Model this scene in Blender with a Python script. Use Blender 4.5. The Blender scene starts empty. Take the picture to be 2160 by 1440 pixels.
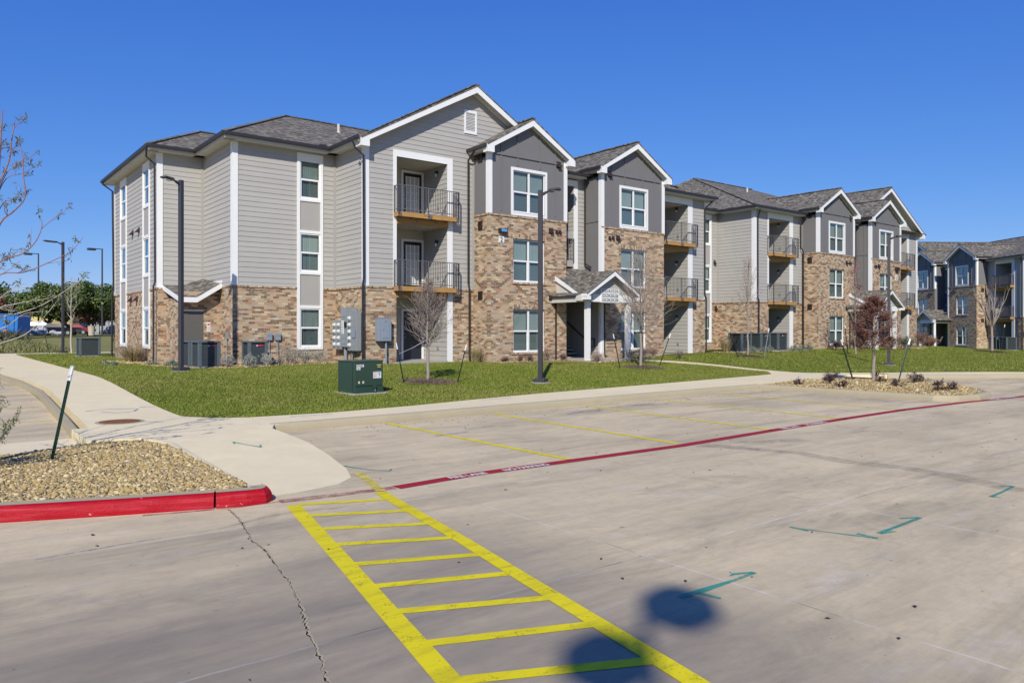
SUN_E = 4.8
SKY_E = .10
import bpy, bmesh, math, random
import numpy as np
from mathutils import Vector, Matrix, Euler

random.seed(11)
SC = bpy.context.scene
COL = SC.collection

# ------------------------------------------------------------------ helpers
def ss(t):
    t = max(0.0, min(1.0, t)); return t*t*(3-2*t)

def rise(x, y):
    A = .36+.16*ss((x-2)/24)-.62*ss((x-40)/16)
    r = A*ss((9.5+y)/10)
    if y > 20: r += .8*ss((y-20)/75)*(1-ss((x-12)/20))
    return r
def S_h(x, y): return .15+rise(x, y)          # lawns and walks
def L_h(x, y): return rise(x, y)              # parking surface

def link(o, parent=None):
    COL.objects.link(o)
    if parent is not None: o.parent = parent
    return o

def tag(o, label=None, cat=None, group=None, kind=None):
    if label: o['label'] = label
    if cat: o['category'] = cat
    if group: o['group'] = group
    if kind: o['kind'] = kind
    return o

def thing(name, label, cat, loc=(0, 0, 0), rotz=0, group=None):
    o = bpy.data.objects.new(name, None)
    o.empty_display_size = .3
    o.location = loc; o.rotation_euler = (0, 0, rotz)
    link(o)
    return tag(o, label, cat, group)

def copy_tree(o, parent=None):
    c = o.copy(); COL.objects.link(c)
    c.parent = parent
    for ch in list(o.children): copy_tree(ch, c)
    return c

def uv_auto(me, swap=False):
    uvl = me.uv_layers.new(name='UVMap')
    n = len(me.loops)
    co = np.empty(len(me.vertices)*3); me.vertices.foreach_get('co', co); co = co.reshape(-1, 3)
    vi = np.empty(n, dtype=np.int64); me.loops.foreach_get('vertex_index', vi)
    uv = np.zeros((n, 2))
    for p in me.polygons:
        nx, ny, nz = p.normal
        sl = slice(p.loop_start, p.loop_start+p.loop_total)
        c = co[vi[sl]]
        if abs(nz) > .995:
            uv[sl, 0] = c[:, 0]; uv[sl, 1] = c[:, 1]
        else:
            l = math.hypot(nx, ny)
            t = np.array([-ny/l, nx/l, 0])
            if abs(t[0]) > .7 and t[0] < 0: t = -t
            if abs(t[1]) > .7 and t[1] < 0: t = -t
            v = np.array([-nx*nz, -ny*nz, l*l]); v /= np.linalg.norm(v)
            uv[sl, 0] = c @ t; uv[sl, 1] = c @ v
    if swap: uv = uv[:, ::-1].copy()
    uvl.data.foreach_set('uv', uv.reshape(-1))

SPLIT = {'brick_wall', 'siding_wall', 'recess_siding', 'recess_wall', 'recess_floor', 'corner_trim', 'inside_corner_trim', 'gutter', 'fascia', 'soffit', 'brick_ledge', 'balcony_trim', 'bay_trim', 'bay_panel', 'side_beam', 'porch_downspout', 'passage_siding', 'passage_wall', 'landing', 'ridge_cap', 'frieze', 'rake_board', 'rake_soffit', 'handrail', 'post', 'batten', 'porch_post'}
class MB:
    def __init__(s): s.v = []; s.f = []
    def quad(s, *p):
        b = len(s.v); s.v += [tuple(q) for q in p]; s.f.append(tuple(range(b, b+len(p))))
    poly = quad
    def box(s, x0, y0, z0, x1, y1, z1):
        if x0 > x1: x0, x1 = x1, x0
        if y0 > y1: y0, y1 = y1, y0
        if z0 > z1: z0, z1 = z1, z0
        b = len(s.v)
        s.v += [(x0,y0,z0),(x1,y0,z0),(x1,y1,z0),(x0,y1,z0),(x0,y0,z1),(x1,y0,z1),(x1,y1,z1),(x0,y1,z1)]
        for q in ((0,3,2,1),(4,5,6,7),(0,1,5,4),(1,2,6,5),(2,3,7,6),(3,0,4,7)): s.f.append(tuple(b+i for i in q))
    def cbox(s, c, size, rot=None):
        hx, hy, hz = size[0]/2, size[1]/2, size[2]/2
        M = rot if rot is not None else Matrix.Identity(3)
        b = len(s.v)
        for z in (-hz, hz):
            for x, y in ((-hx,-hy),(hx,-hy),(hx,hy),(-hx,hy)):
                s.v.append(tuple(Vector(c)+M @ Vector((x, y, z))))
        for q in ((0,3,2,1),(4,5,6,7),(0,1,5,4),(1,2,6,5),(2,3,7,6),(3,0,4,7)): s.f.append(tuple(b+i for i in q))
    def bar(s, a, b_, w, h=None, up=(0,0,1)):
        h = h or w
        a = Vector(a); b_ = Vector(b_); d = (b_-a)
        L = d.length
        if L < 1e-6: return
        d.normalize(); u = Vector(up)
        if abs(d.dot(u)) > .98: u = Vector((1, 0, 0))
        x = d.cross(u).normalized(); z = x.cross(d).normalized()
        M = Matrix((x, d, z)).transposed()
        s.cbox((a+b_)/2, (w, L, h), M)
    def tube(s, pts, rad, n=6, cap=True):
        pts = [Vector(p) for p in pts]
        if not hasattr(rad, '__len__'): rad = [rad]*len(pts)
        rings = []; x = None
        for i, p in enumerate(pts):
            d = (pts[min(i+1, len(pts)-1)]-pts[max(i-1, 0)])
            if d.length < 1e-9: d = Vector((0, 0, 1))
            d.normalize()
            if x is None:
                x = d.orthogonal().normalized()
            else:
                x = (x-d*x.dot(d))
                x = x.normalized() if x.length > 1e-6 else d.orthogonal().normalized()
            y = d.cross(x)
            b = len(s.v)
            for k in range(n):
                a = 2*math.pi*k/n
                s.v.append(tuple(p+(x*math.cos(a)+y*math.sin(a))*rad[i]))
            rings.append(b)
        for i in range(len(rings)-1):
            a, b = rings[i], rings[i+1]
            for k in range(n):
                s.f.append((a+k, a+(k+1) % n, b+(k+1) % n, b+k))
        if cap:
            s.f.append(tuple(rings[0]+k for k in reversed(range(n))))
            s.f.append(tuple(rings[-1]+k for k in range(n)))
    def cyl(s, c, r, z0, z1, n=24, r1=None):
        s.tube([(c[0], c[1], z0), (c[0], c[1], z1)], [r, r if r1 is None else r1], n)
    def prism(s, pts, z0, z1):
        n = len(pts); b = len(s.v)
        s.v += [(x, y, z0) for x, y in pts]+[(x, y, z1) for x, y in pts]
        s.f.append(tuple(b+i for i in reversed(range(n)))); s.f.append(tuple(b+n+i for i in range(n)))
        for i in range(n):
            j = (i+1) % n
            s.f.append((b+i, b+j, b+n+j, b+n+i))
    def ico(s, c, r, sub=1, sq=(1, 1, 1), jit=0, rng=random):
        bm = bmesh.new(); bmesh.ops.create_icosphere(bm, subdivisions=sub, radius=1)
        b = len(s.v)
        for v in bm.verts:
            k = 1+rng.uniform(-jit, jit)
            s.v.append((c[0]+v.co.x*r*sq[0]*k, c[1]+v.co.y*r*sq[1]*k, c[2]+v.co.z*r*sq[2]*k))
        for f in bm.faces: s.f.append(tuple(b+v.index for v in f.verts))
        bm.free()
    def clusters(s, gap=.012):
        n = len(s.f); par = list(range(n))
        def find(a):
            while par[a] != a: par[a] = par[par[a]]; a = par[a]
            return a
        # faces sharing a vertex position
        key = {}
        for i, f in enumerate(s.f):
            for v in f:
                k = tuple(round(c, 3) for c in s.v[v])
                if k in key:
                    a, b = find(i), find(key[k])
                    if a != b: par[a] = b
                else: key[k] = i
        comp = {}
        for i in range(n): comp.setdefault(find(i), []).append(i)
        C = []
        for fs in comp.values():
            P = [s.v[v] for i in fs for v in s.f[i]]
            C.append([fs, [min(p[k] for p in P)-gap for k in range(3)], [max(p[k] for p in P)+gap for k in range(3)]])
        ch = True
        while ch and len(C) > 1:
            ch = False
            for i in range(len(C)):
                for j in range(i+1, len(C)):
                    if all(C[i][1][k] <= C[j][2][k] and C[j][1][k] <= C[i][2][k] for k in range(3)):
                        C[i][0] += C[j][0]
                        for k in range(3): C[i][1][k] = min(C[i][1][k], C[j][1][k]); C[i][2][k] = max(C[i][2][k], C[j][2][k])
                        del C[j]; ch = True; break
                if ch: break
        return [c[0] for c in C]
    def build(s, name, mat, parent=None, smooth=False, swap=False, bevel=0, uv=True, recalc=False):
        if name in SPLIT and parent is not None:
            cs = s.clusters()
            if len(cs) > 1:
                first = None
                for fs in cs:
                    m = MB(); mp = {}
                    for i in fs:
                        f = []
                        for v in s.f[i]:
                            if v not in mp: mp[v] = len(m.v); m.v.append(s.v[v])
                            f.append(mp[v])
                        m.f.append(tuple(f))
                    o = m._build(name, mat, parent, smooth, swap, bevel, uv, recalc)
                    first = first or o
                return first
        return s._build(name, mat, parent, smooth, swap, bevel, uv, recalc)
    def _build(s, name, mat, parent=None, smooth=False, swap=False, bevel=0, uv=True, recalc=False):
        me = bpy.data.meshes.new(name)
        me.from_pydata(s.v, [], s.f)
        if recalc:
            bm = bmesh.new(); bm.from_mesh(me); bmesh.ops.recalc_face_normals(bm, faces=bm.faces); bm.to_mesh(me); bm.free()
        me.update()
        if uv: uv_auto(me, swap)
        if mat is not None: me.materials.append(mat)
        if smooth:
            me.polygons.foreach_set('use_smooth', [True]*len(me.polygons))
        o = bpy.data.objects.new(name, me); link(o, parent)
        if bevel:
            m = o.modifiers.new('bevel', 'BEVEL'); m.width = bevel; m.segments = 2; m.limit_method = 'ANGLE'; m.angle_limit = .6
        return o

def np_mesh(name, verts, faces, mat, parent=None, smooth=False):
    """verts (n,3) faces (m,k) numpy"""
    me = bpy.data.meshes.new(name)
    k = faces.shape[1]
    me.vertices.add(len(verts)); me.vertices.foreach_set('co', verts.astype(np.float32).ravel())
    me.loops.add(faces.size); me.loops.foreach_set('vertex_index', faces.astype(np.int32).ravel())
    me.polygons.add(len(faces))
    me.polygons.foreach_set('loop_start', np.arange(0, faces.size, k, dtype=np.int32))
    try: me.polygons.foreach_set('loop_total', np.full(len(faces), k, dtype=np.int32))
    except Exception: pass
    me.update(calc_edges=True); me.validate()
    if smooth: me.polygons.foreach_set('use_smooth', [True]*len(me.polygons))
    me.materials.append(mat)
    o = bpy.data.objects.new(name, me); link(o, parent)
    return o

def sheet(name, pts, hfn, off, mat, thick=.3, step=1.0, kind=None, wall=True):
    """flat region following the height function"""
    bm = bmesh.new()
    vs = [bm.verts.new((x, y, 0)) for x, y in pts]
    bm.faces.new(vs)
    bmesh.ops.triangulate(bm, faces=bm.faces[:])
    xs = [p[0] for p in pts]; ys = [p[1] for p in pts]
    def cuts(lo, hi):
        n = int((hi-lo)/step); st = max(step, (hi-lo)/90)
        c = lo+st
        while c < hi: yield c; c += st
    for c in cuts(min(xs), max(xs)):
        bmesh.ops.bisect_plane(bm, geom=bm.verts[:]+bm.edges[:]+bm.faces[:], plane_co=(c, 0, 0), plane_no=(1, 0, 0))
    for c in cuts(min(ys), max(ys)):
        bmesh.ops.bisect_plane(bm, geom=bm.verts[:]+bm.edges[:]+bm.faces[:], plane_co=(0, c, 0), plane_no=(0, 1, 0))
    for f in bm.faces:
        if f.normal.z < 0: f.normal_flip()
    if wall:
        be = [e for e in bm.edges if e.is_boundary]
        r = bmesh.ops.extrude_edge_only(bm, edges=be)
        nv = set(g for g in r['geom'] if isinstance(g, bmesh.types.BMVert))
    else: nv = set()
    for v in bm.verts:
        v.co.z = hfn(v.co.x, v.co.y)+off-(thick if v in nv else 0)
    bmesh.ops.recalc_face_normals(bm, faces=bm.faces)
    me = bpy.data.meshes.new(name); bm.to_mesh(me); bm.free()
    me.materials.append(mat)
    o = bpy.data.objects.new(name, me); link(o)
    if kind: o['kind'] = kind
    return o

def inside(poly, X, Y):
    """vectorised point in polygon"""
    r = np.zeros(len(X), bool); n = len(poly)
    for i in range(n):
        x0, y0 = poly[i]; x1, y1 = poly[(i+1) % n]
        c = ((y0 > Y) != (y1 > Y)) & (X < (x1-x0)*(Y-y0)/((y1-y0) or 1e-9)+x0)
        r ^= c
    return r

# ------------------------------------------------------------------ materials
def new_mat(name):
    m = bpy.data.materials.new(name); m.use_nodes = True
    nt = m.node_tree; nt.nodes.clear()
    return m, nt
class NT:
    def __init__(s, nt): s.nt = nt; s.n = nt.nodes; s.l = nt.links
    def node(s, typ, **kw):
        nd = s.n.new(typ)
        for k, v in kw.items(): setattr(nd, k, v)
        return nd
    def set(s, sock, val):
        if isinstance(val, bpy.types.NodeSocket): s.l.new(val, sock)
        else:
            if hasattr(sock.default_value, '__len__') and not hasattr(val, '__len__'): val = (val,)*len(sock.default_value)
            if hasattr(val, '__len__') and len(val) == 3 and len(sock.default_value) == 4: val = (*val, 1)
            sock.default_value = val
    def math(s, op, a, b=0, c=0, clamp=False):
        n = s.node('ShaderNodeMath', operation=op, use_clamp=clamp)
        s.set(n.inputs[0], a); s.set(n.inputs[1], b); s.set(n.inputs[2], c)
        return n.outputs[0]
    def noise(s, vec, scale, detail=4, rough=.55, dist=0, dim='3D', out=0):
        n = s.node('ShaderNodeTexNoise', noise_dimensions=dim)
        if vec is not None: s.l.new(vec, n.inputs['Vector'])
        n.inputs['Scale'].default_value = scale; n.inputs['Detail'].default_value = detail
        n.inputs['Roughness'].default_value = rough; n.inputs['Distortion'].default_value = dist
        return n.outputs[out]
    def ramp(s, fac, stops, interp='LINEAR'):
        n = s.node('ShaderNodeValToRGB'); cr = n.color_ramp; cr.interpolation = interp
        while len(cr.elements) < len(stops): cr.elements.new(.5)
        for e, (p, c) in zip(cr.elements, stops):
            e.position = p; e.color = (*c, 1) if hasattr(c, '__len__') else (c, c, c, 1)
        s.l.new(fac, n.inputs[0]); return n.outputs[0]
    def mix(s, fac, a, b, typ='MIX'):
        n = s.node('ShaderNodeMix', data_type='RGBA', blend_type=typ)
        s.set(n.inputs[0], fac); s.set(n.inputs[6], a); s.set(n.inputs[7], b)
        return n.outputs[2]
    def mapv(s, vec, scale=(1, 1, 1), loc=(0, 0, 0), rot=(0, 0, 0)):
        n = s.node('ShaderNodeMapping'); s.l.new(vec, n.inputs[0])
        n.inputs['Scale'].default_value = scale; n.inputs['Location'].default_value = loc; n.inputs['Rotation'].default_value = rot
        return n.outputs[0]
    def bump(s, h, strength=.3, dist=.01):
        n = s.node('ShaderNodeBump'); s.l.new(h, n.inputs['Height'])
        n.inputs['Strength'].default_value = strength; n.inputs['Distance'].default_value = dist
        return n.outputs[0]
    def out(s, col, rough=.8, metal=0, normal=None, spec=.5, **kw):
        b = s.node('ShaderNodeBsdfPrincipled')
        s.set(b.inputs['Base Color'], col); s.set(b.inputs['Roughness'], rough); s.set(b.inputs['Metallic'], metal)
        s.set(b.inputs['Specular IOR Level'], spec)
        if normal is not None: s.l.new(normal, b.inputs['Normal'])
        for k, v in kw.items(): s.set(b.inputs[k], v)
        o = s.node('ShaderNodeOutputMaterial'); s.l.new(b.outputs[0], o.inputs[0]); return b
    def uv(s): return s.node('ShaderNodeTexCoord').outputs['UV']
    def obj(s): return s.node('ShaderNodeTexCoord').outputs['Object']
    def pos(s): return s.node('ShaderNodeNewGeometry').outputs['Position']
    def sep(s, v):
        n = s.node('ShaderNodeSeparateXYZ'); s.l.new(v, n.inputs[0]); return n.outputs
    def comb(s, x, y, z=0):
        n = s.node('ShaderNodeCombineXYZ'); s.set(n.inputs[0], x); s.set(n.inputs[1], y); s.set(n.inputs[2], z); return n.outputs[0]

M = {}
def plain(name, col, rough=.6, metal=0, var=.12, scale=6, spec=.5, bump=0):
    m, nt = new_mat(name); t = NT(nt)
    v = t.pos(); n = t.noise(v, scale, 5)
    c = t.mix(n, tuple(x*(1-var) for x in col), tuple(min(1, x*(1+var)) for x in col))
    nb = t.bump(t.noise(v, 60, 3), bump, .003) if bump else None
    t.out(c, rough, metal, nb, spec)
    M[name] = m; return m

plain('white_trim', (.78,.78,.76), .55, var=.05, scale=3)
plain('soffit', (.55,.53,.47), .7, var=.04)
plain('dark_panel', (.168,.163,.163), .7, var=.05, scale=2)
plain('panel', (.36,.345,.32), .7, var=.05, scale=2)
plain('recess_wall', (.46,.43,.36), .75, var=.05, scale=2)
plain('bronze_metal', (.030,.027,.028), .45, var=.15)
plain('rail_metal', (.13,.125,.125), .5, var=.1)
plain('lamp_paint', (.048,.046,.052), .45, var=.15)
plain('light_lens', (.6,.6,.58), .3)
plain('vent_metal', (.035,.02,.018), .55)
plain('door_dark', (.022,.018,.016), .4)
plain('door_navy', (.012,.016,.03), .4)
plain('door_gray', (.11,.105,.095), .6)
plain('blinds_plain', (.55,.56,.54), .7)
plain('dark_inside', (.03,.03,.03), .9)
plain('ac_body', (.095,.118,.128), .5, var=.2, scale=3)
plain('ac_louver', (.085,.105,.115), .5)
plain('black', (.008,.008,.009), .6)
plain('logo_red', (.6,.02,.05), .4)
plain('logo_white', (.8,.8,.8), .5)
plain('galv', (.28,.31,.32), .45, metal=.2, var=.1)
plain('box_blue_gray', (.24,.28,.33), .5, var=.08)
plain('transformer_green', (.030,.062,.040), .42, var=.12, scale=2)
plain('sticker_white', (.75,.76,.74), .5, var=.03)
plain('ink', (.03,.03,.035), .6)
plain('ink_red', (.6,.03,.03), .6)
plain('sticker_yellow', (.75,.6,.08), .5)
plain('orange', (.8,.3,.02), .5)
plain('stake_green', (.012,.045,.03), .5, var=.2)
plain('stake_black', (.015,.018,.017), .5)
plain('stake_white', (.75,.75,.73), .5)
plain('strap', (.5,.5,.48), .7)
plain('rust', (.20,.085,.04), .8, var=.35, scale=25, bump=.4)
plain('bark_light', (.42,.34,.25), .9, var=.3, scale=30)
plain('bark_gray', (.30,.25,.21), .9, var=.3, scale=30)
plain('bark_pale', (.45,.40,.33), .9, var=.3, scale=30)
plain('bark_reddish', (.26,.14,.12), .85, var=.3, scale=20)
plain('bark_dark', (.07,.05,.04), .9, var=.3, scale=8)
plain('alarm_red', (.6,.015,.02), .4)
plain('dumpster_blue', (.02,.17,.50), .5, var=.2, scale=1)
plain('trash_cream', (.5,.42,.32), .8)
plain('bag_white', (.42,.44,.48), .5, var=.2)
plain('tyre', (.015,.015,.016), .85)
plain('car_gray', (.09,.095,.1), .25, metal=.4)
plain('car_black', (.012,.012,.015), .2)
plain('car_red', (.22,.03,.035), .25)
plain('car_glass', (.015,.02,.025), .08)
plain('bldg_pale', (.45,.47,.5), .8)
plain('bldg_yellow', (.6,.5,.2), .8)
plain('stair_gray', (.42,.42,.42), .6)
plain('slat_gray', (.10,.11,.12), .7)
plain('blue_lens', (.12,.28,.55), .15)
plain('meter_glass', (.62,.63,.62), .15)

def mk_siding():
    m, nt = new_mat('lap_siding'); t = NT(nt); v = t.obj(); s = t.sep(t.uv())
    row = t.math('FLOOR', t.math('DIVIDE', s[1], .2))
    plank = t.math('FLOOR', t.math('ADD', t.math('DIVIDE', s[0], 3.66), t.math('MULTIPLY', row, .37)))
    wn = t.node('ShaderNodeTexWhiteNoise', noise_dimensions='2D'); t.l.new(t.comb(row, plank), wn.inputs[0])
    n = t.noise(v, 1.3, 6)
    base = t.mix(n, (.39,.375,.345), (.445,.43,.395))
    base = t.mix(.2, base, t.mix(wn.outputs[0], (.33,.32,.30), (.46,.45,.425)))
    jx = t.math('FRACT', t.math('ADD', t.math('DIVIDE', s[0], 3.66), t.math('MULTIPLY', row, .37)))
    base = t.mix(t.math('MULTIPLY', t.math('LESS_THAN', jx, .0012), .5), base, (.12,.12,.12))
    base = t.mix(t.math('MULTIPLY', t.noise(t.mapv(v, (1.5, 1.5, .35)), 1, 6), .14), base, (.28,.265,.24))
    grain = t.noise(t.mapv(v, (8, 8, 90)), 1, 4)
    t.out(base, .75, 0, t.bump(grain, .25, .004)); M['siding'] = m
mk_siding()

def mk_brick(name):
    m, nt = new_mat(name); t = NT(nt)
    s = t.sep(t.uv())
    W, H = .245, .086
    ry = t.math('DIVIDE', s[1], H); row = t.math('FLOOR', ry)
    off = t.math('MULTIPLY', t.math('FLOORED_MODULO', row, 2), .5)
    rx = t.math('ADD', t.math('DIVIDE', s[0], W), off); colm = t.math('FLOOR', rx)
    fx = t.math('FRACT', rx); fy = t.math('FRACT', ry)
    dx = t.math('MULTIPLY', t.math('MINIMUM', fx, t.math('SUBTRACT', 1, fx)), W)
    dy = t.math('MULTIPLY', t.math('MINIMUM', fy, t.math('SUBTRACT', 1, fy)), H)
    mort = t.math('LESS_THAN', t.math('MINIMUM', dx, dy), .0052)
    def wnz(o):
        w = t.node('ShaderNodeTexWhiteNoise', noise_dimensions='2D'); t.l.new(t.comb(t.math('ADD', colm, o), row), w.inputs[0]); return w.outputs[0]
    pale = t.ramp(wnz(0), [(0, (.40,.275,.16)), (.2, (.53,.395,.25)), (.4, (.55,.365,.235)), (.55, (.48,.39,.28)), (.7, (.40,.34,.26)), (.80, (.64,.53,.36)), (.92, (.44,.215,.125))], 'CONSTANT')
    pale = t.mix(t.math('MULTIPLY', t.noise(t.obj(), 22, 4), .35), pale, (.36,.27,.18))
    clus = t.noise(t.comb(t.math('MULTIPLY', colm, .5), row), .8, 2)
    sel = t.math('ADD', t.math('MULTIPLY', wnz(37.3), .7), t.math('MULTIPLY', clus, .6))
    coated = t.math('LESS_THAN', sel, .52)
    rag = t.noise(t.comb(t.math('ADD', t.math('MULTIPLY', s[0], 26), t.math('MULTIPLY', colm, 5.1)), t.math('MULTIPLY', s[1], 34), 0), 1, 3, .6)
    mask = t.math('MULTIPLY', coated, t.ramp(rag, [(.40, (0,)*3), (.47, (1,)*3)]))
    mask = t.math('MULTIPLY', mask, t.math('GREATER_THAN', dx, .006))
    dark = t.ramp(wnz(91.7), [(0, (.075,.043,.03)), (.3, (.13,.07,.04)), (.6, (.20,.105,.055)), (.8, (.24,.10,.06)), (.93, (.14,.12,.11))], 'CONSTANT')
    col = t.mix(t.math('MULTIPLY', mask, .9), pale, dark)
    col = t.mix(t.math('MULTIPLY', mort, .8), col, (.40,.33,.24))
    stain = t.noise(t.obj(), .5, 5)
    col = t.mix(t.math('MULTIPLY', stain, .14), col, (.33,.27,.20))
    # splash band and efflorescence close to the ground
    z = t.sep(t.pos())[2]
    low = t.math('MULTIPLY', t.math('SUBTRACT', 1, t.math('DIVIDE', t.math('SUBTRACT', z, .45), .5)), t.noise(t.obj(), 2.5, 4), clamp=True)
    col = t.mix(t.math('MULTIPLY', low, .5), col, (.50,.43,.33))
    h = t.math('ADD', t.math('SUBTRACT', 1, mort), t.math('MULTIPLY', t.noise(t.obj(), 70, 3), .4))
    t.out(col, .9, 0, t.bump(h, .7, .006), .2)
    M[name] = m
mk_brick('brick')

def mk_shingle():
    m, nt = new_mat('shingle'); t = NT(nt); s = t.sep(t.uv())
    H = .145; ry = t.math('DIVIDE', s[1], H); row = t.math('FLOOR', ry)
    wr = t.node('ShaderNodeTexWhiteNoise', noise_dimensions='1D'); t.l.new(row, wr.inputs['W'])
    rx = t.math('ADD', t.math('DIVIDE', s[0], .17), t.math('MULTIPLY', wr.outputs[0], 7)); c = t.math('FLOOR', rx)
    wn = t.node('ShaderNodeTexWhiteNoise', noise_dimensions='2D'); t.l.new(t.comb(c, row), wn.inputs[0])
    n = t.noise(t.comb(t.math('MULTIPLY', s[0], 1.6), t.math('MULTIPLY', s[1], 3.2)), 1.2, 5)
    col = t.ramp(t.math('ADD', t.math('MULTIPLY', wn.outputs[0], .6), t.math('MULTIPLY', n, .45)), [(.15, (.035,.032,.026)), (.38, (.080,.072,.058)), (.6, (.152,.137,.110)), (.85, (.28,.255,.205))])
    fine = t.noise(t.pos(), 160, 2); col = t.mix(t.math('MULTIPLY', fine, .35), col, (.22,.205,.19))
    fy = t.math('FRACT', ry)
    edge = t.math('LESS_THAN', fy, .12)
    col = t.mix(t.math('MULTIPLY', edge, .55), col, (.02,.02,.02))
    t.out(col, .95, 0, t.bump(t.math('ADD', fy, t.math('MULTIPLY', wn.outputs[0], .6)), .6, .012), .15)
    M['shingle'] = m
mk_shingle()

def mk_wood():
    m, nt = new_mat('deck_wood'); t = NT(nt); v = t.pos()
    g = t.noise(t.mapv(v, (2, 2, 40)), 1.5, 5, dist=.6)
    col = t.ramp(g, [(.2, (.26,.12,.03)), (.5, (.42,.23,.07)), (.8, (.52,.32,.12))])
    kn = t.noise(v, 7, 2); kn = t.ramp(kn, [(.66, (0,)*3), (.72, (1,)*3)])
    col = t.mix(kn, col, (.10,.05,.015))
    t.out(col, .7, 0, t.bump(g, .2, .004)); M['wood'] = m
mk_wood()

def mk_concrete(name, base, lot=False, streak=.5, tintb=(.30,.26,.21)):
    m, nt = new_mat(name); t = NT(nt); v = t.pos(); s = t.sep(v)
    n1 = t.noise(v, .28, 6, .6); n2 = t.noise(v, 2.2, 6, .65); n3 = t.noise(v, 30, 4, .7); n4 = t.noise(v, 190, 2)
    c0 = tuple(x*.72 for x in base); c1 = tuple(min(1, x*1.12) for x in base)
    col = t.mix(n2, c0, c1)
    col = t.mix(t.ramp(n1, [(.35, (0,)*3), (.65, (1,)*3)]), col, t.mix(.5, col, (base[0]*.74, base[1]*.74, base[2]*.78)))
    col = t.mix(t.math('MULTIPLY', n3, .35), col, tuple(min(1, x*1.3) for x in base))
    col = t.mix(t.math('MULTIPLY', n4, .25), col, tuple(x*.55 for x in base))
    h = t.math('ADD', n4, t.math('MULTIPLY', n3, .6))
    if lot:
        bl = t.ramp(t.noise(t.mapv(v, (.22, .5, 1), (3, 1, 0)), 1.0, 5, .6, .8), [(.42, (0,)*3), (.66, (1,)*3)])
        col = t.mix(t.math('MULTIPLY', bl, .38), col, (.25,.215,.145))
        # tyre and dirt streaks running along the aisle
        st = t.noise(t.mapv(v, (.16, 1.1, 1)), 1.0, 7, .68, .5)
        stm = t.ramp(st, [(.5, (0,)*3), (.72, (1,)*3)])
        col = t.mix(t.math('MULTIPLY', stm, .5), col, (.17,.155,.125))
        st2 = t.noise(t.mapv(v, (.5, 4, 1), (7, 3, 0)), 1.0, 6, .7, .3)
        col = t.mix(t.math('MULTIPLY', t.ramp(st2, [(.52, (0,)*3), (.8, (1,)*3)]), .32), col, (.19,.165,.12))
        fineS = t.noise(t.mapv(v, (3, 26, 1)), 1.0, 5, .65)
        col = t.mix(t.math('MULTIPLY', t.ramp(fineS, [(.4, (0,)*3), (.75, (1,)*3)]), .15), col, (.2,.18,.14))
        wh = t.noise(t.mapv(v, (.7, 1.6, 1), (31, 9, 0)), 1.0, 6, .7)
        col = t.mix(t.math('MULTIPLY', t.ramp(wh, [(.56, (0,)*3), (.75, (1,)*3)]), .45), col, (.62,.56,.49))
        warp = t.math('MULTIPLY', t.math('SUBTRACT', t.noise(v, 3, 3), .5), .035)
        def line(coord, ph, w):
            a = t.math('ADD', t.math('DIVIDE', t.math('SUBTRACT', t.math('ADD', coord, warp), ph), 3.05), .5)
            f = t.math('MULTIPLY', t.math('ABSOLUTE', t.math('SUBTRACT', t.math('FRACT', a), .5)), 3.05)
            return t.math('LESS_THAN', f, w)
        brk = t.ramp(t.noise(v, 1.1, 3), [(.36, (0,)*3), (.5, (1,)*3)])
        brk2 = t.noise(v, 14, 4)
        east = t.math('GREATER_THAN', s[0], -15.9); south = t.math('LESS_THAN', s[1], -17.95)
        lm = t.math('MULTIPLY', t.math('MAXIMUM', t.math('MULTIPLY', line(s[0], -14.25, .009), east), line(s[1], -21.6, .010)), south)
        col = t.mix(t.math('MULTIPLY', t.math('MULTIPLY', lm, brk), t.math('ADD', brk2, .3), clamp=True), col, (.62,.57,.49))
        ld = t.math('MULTIPLY', t.math('MAXIMUM', t.math('MULTIPLY', line(s[0], -14.25, .004), east), line(s[1], -21.6, .005)), south)
        col = t.mix(t.math('MULTIPLY', ld, t.math('SUBTRACT', 1, brk)), col, (.07,.065,.06))
        dk = t.ramp(t.noise(t.mapv(v, (.33, .8, 1), (11, 5, 0)), 1.0, 7, .72, 1.2), [(.54, (0,)*3), (.70, (1,)*3)])
        col = t.mix(t.math('MULTIPLY', dk, .38), col, (.15,.13,.10))
        tl = t.noise(t.mapv(v, (.08, 2.2, 1), (2, 8, 0)), 1.0, 4, .6, .25)
        col = t.mix(t.math('MULTIPLY', t.ramp(tl, [(.56, (0,)*3), (.74, (1,)*3)]), .25), col, (.13,.115,.10))
        mot = t.noise(v, 6.5, 6, .75)
        col = t.mix(t.math('MULTIPLY', t.ramp(mot, [(.45, (0,)*3), (.75, (1,)*3)]), .25), col, (.22,.19,.15))
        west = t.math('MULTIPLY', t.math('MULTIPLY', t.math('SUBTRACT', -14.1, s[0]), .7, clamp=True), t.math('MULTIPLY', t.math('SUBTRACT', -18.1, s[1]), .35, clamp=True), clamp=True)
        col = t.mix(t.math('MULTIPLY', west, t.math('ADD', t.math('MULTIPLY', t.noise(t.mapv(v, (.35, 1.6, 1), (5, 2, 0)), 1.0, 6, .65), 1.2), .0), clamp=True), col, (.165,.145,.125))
        pit = t.ramp(t.noise(v, 9, 2), [(.72, (0,)*3), (.76, (1,)*3)])
        col = t.mix(t.math('MULTIPLY', pit, .5), col, (.08,.07,.06))
        sp = t.node('ShaderNodeTexVoronoi'); t.l.new(v, sp.inputs['Vector']); sp.inputs['Scale'].default_value = 2.2
        col = t.mix(t.math('LESS_THAN', sp.outputs['Distance'], .035), col, (.04,.035,.03))
        h = t.math('ADD', h, t.math('MULTIPLY', t.noise(t.mapv(v, (4, 60, 1)), 1, 3), .8))
    t.out(col, .88, 0, t.bump(h, .35, .004), .25)
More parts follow.
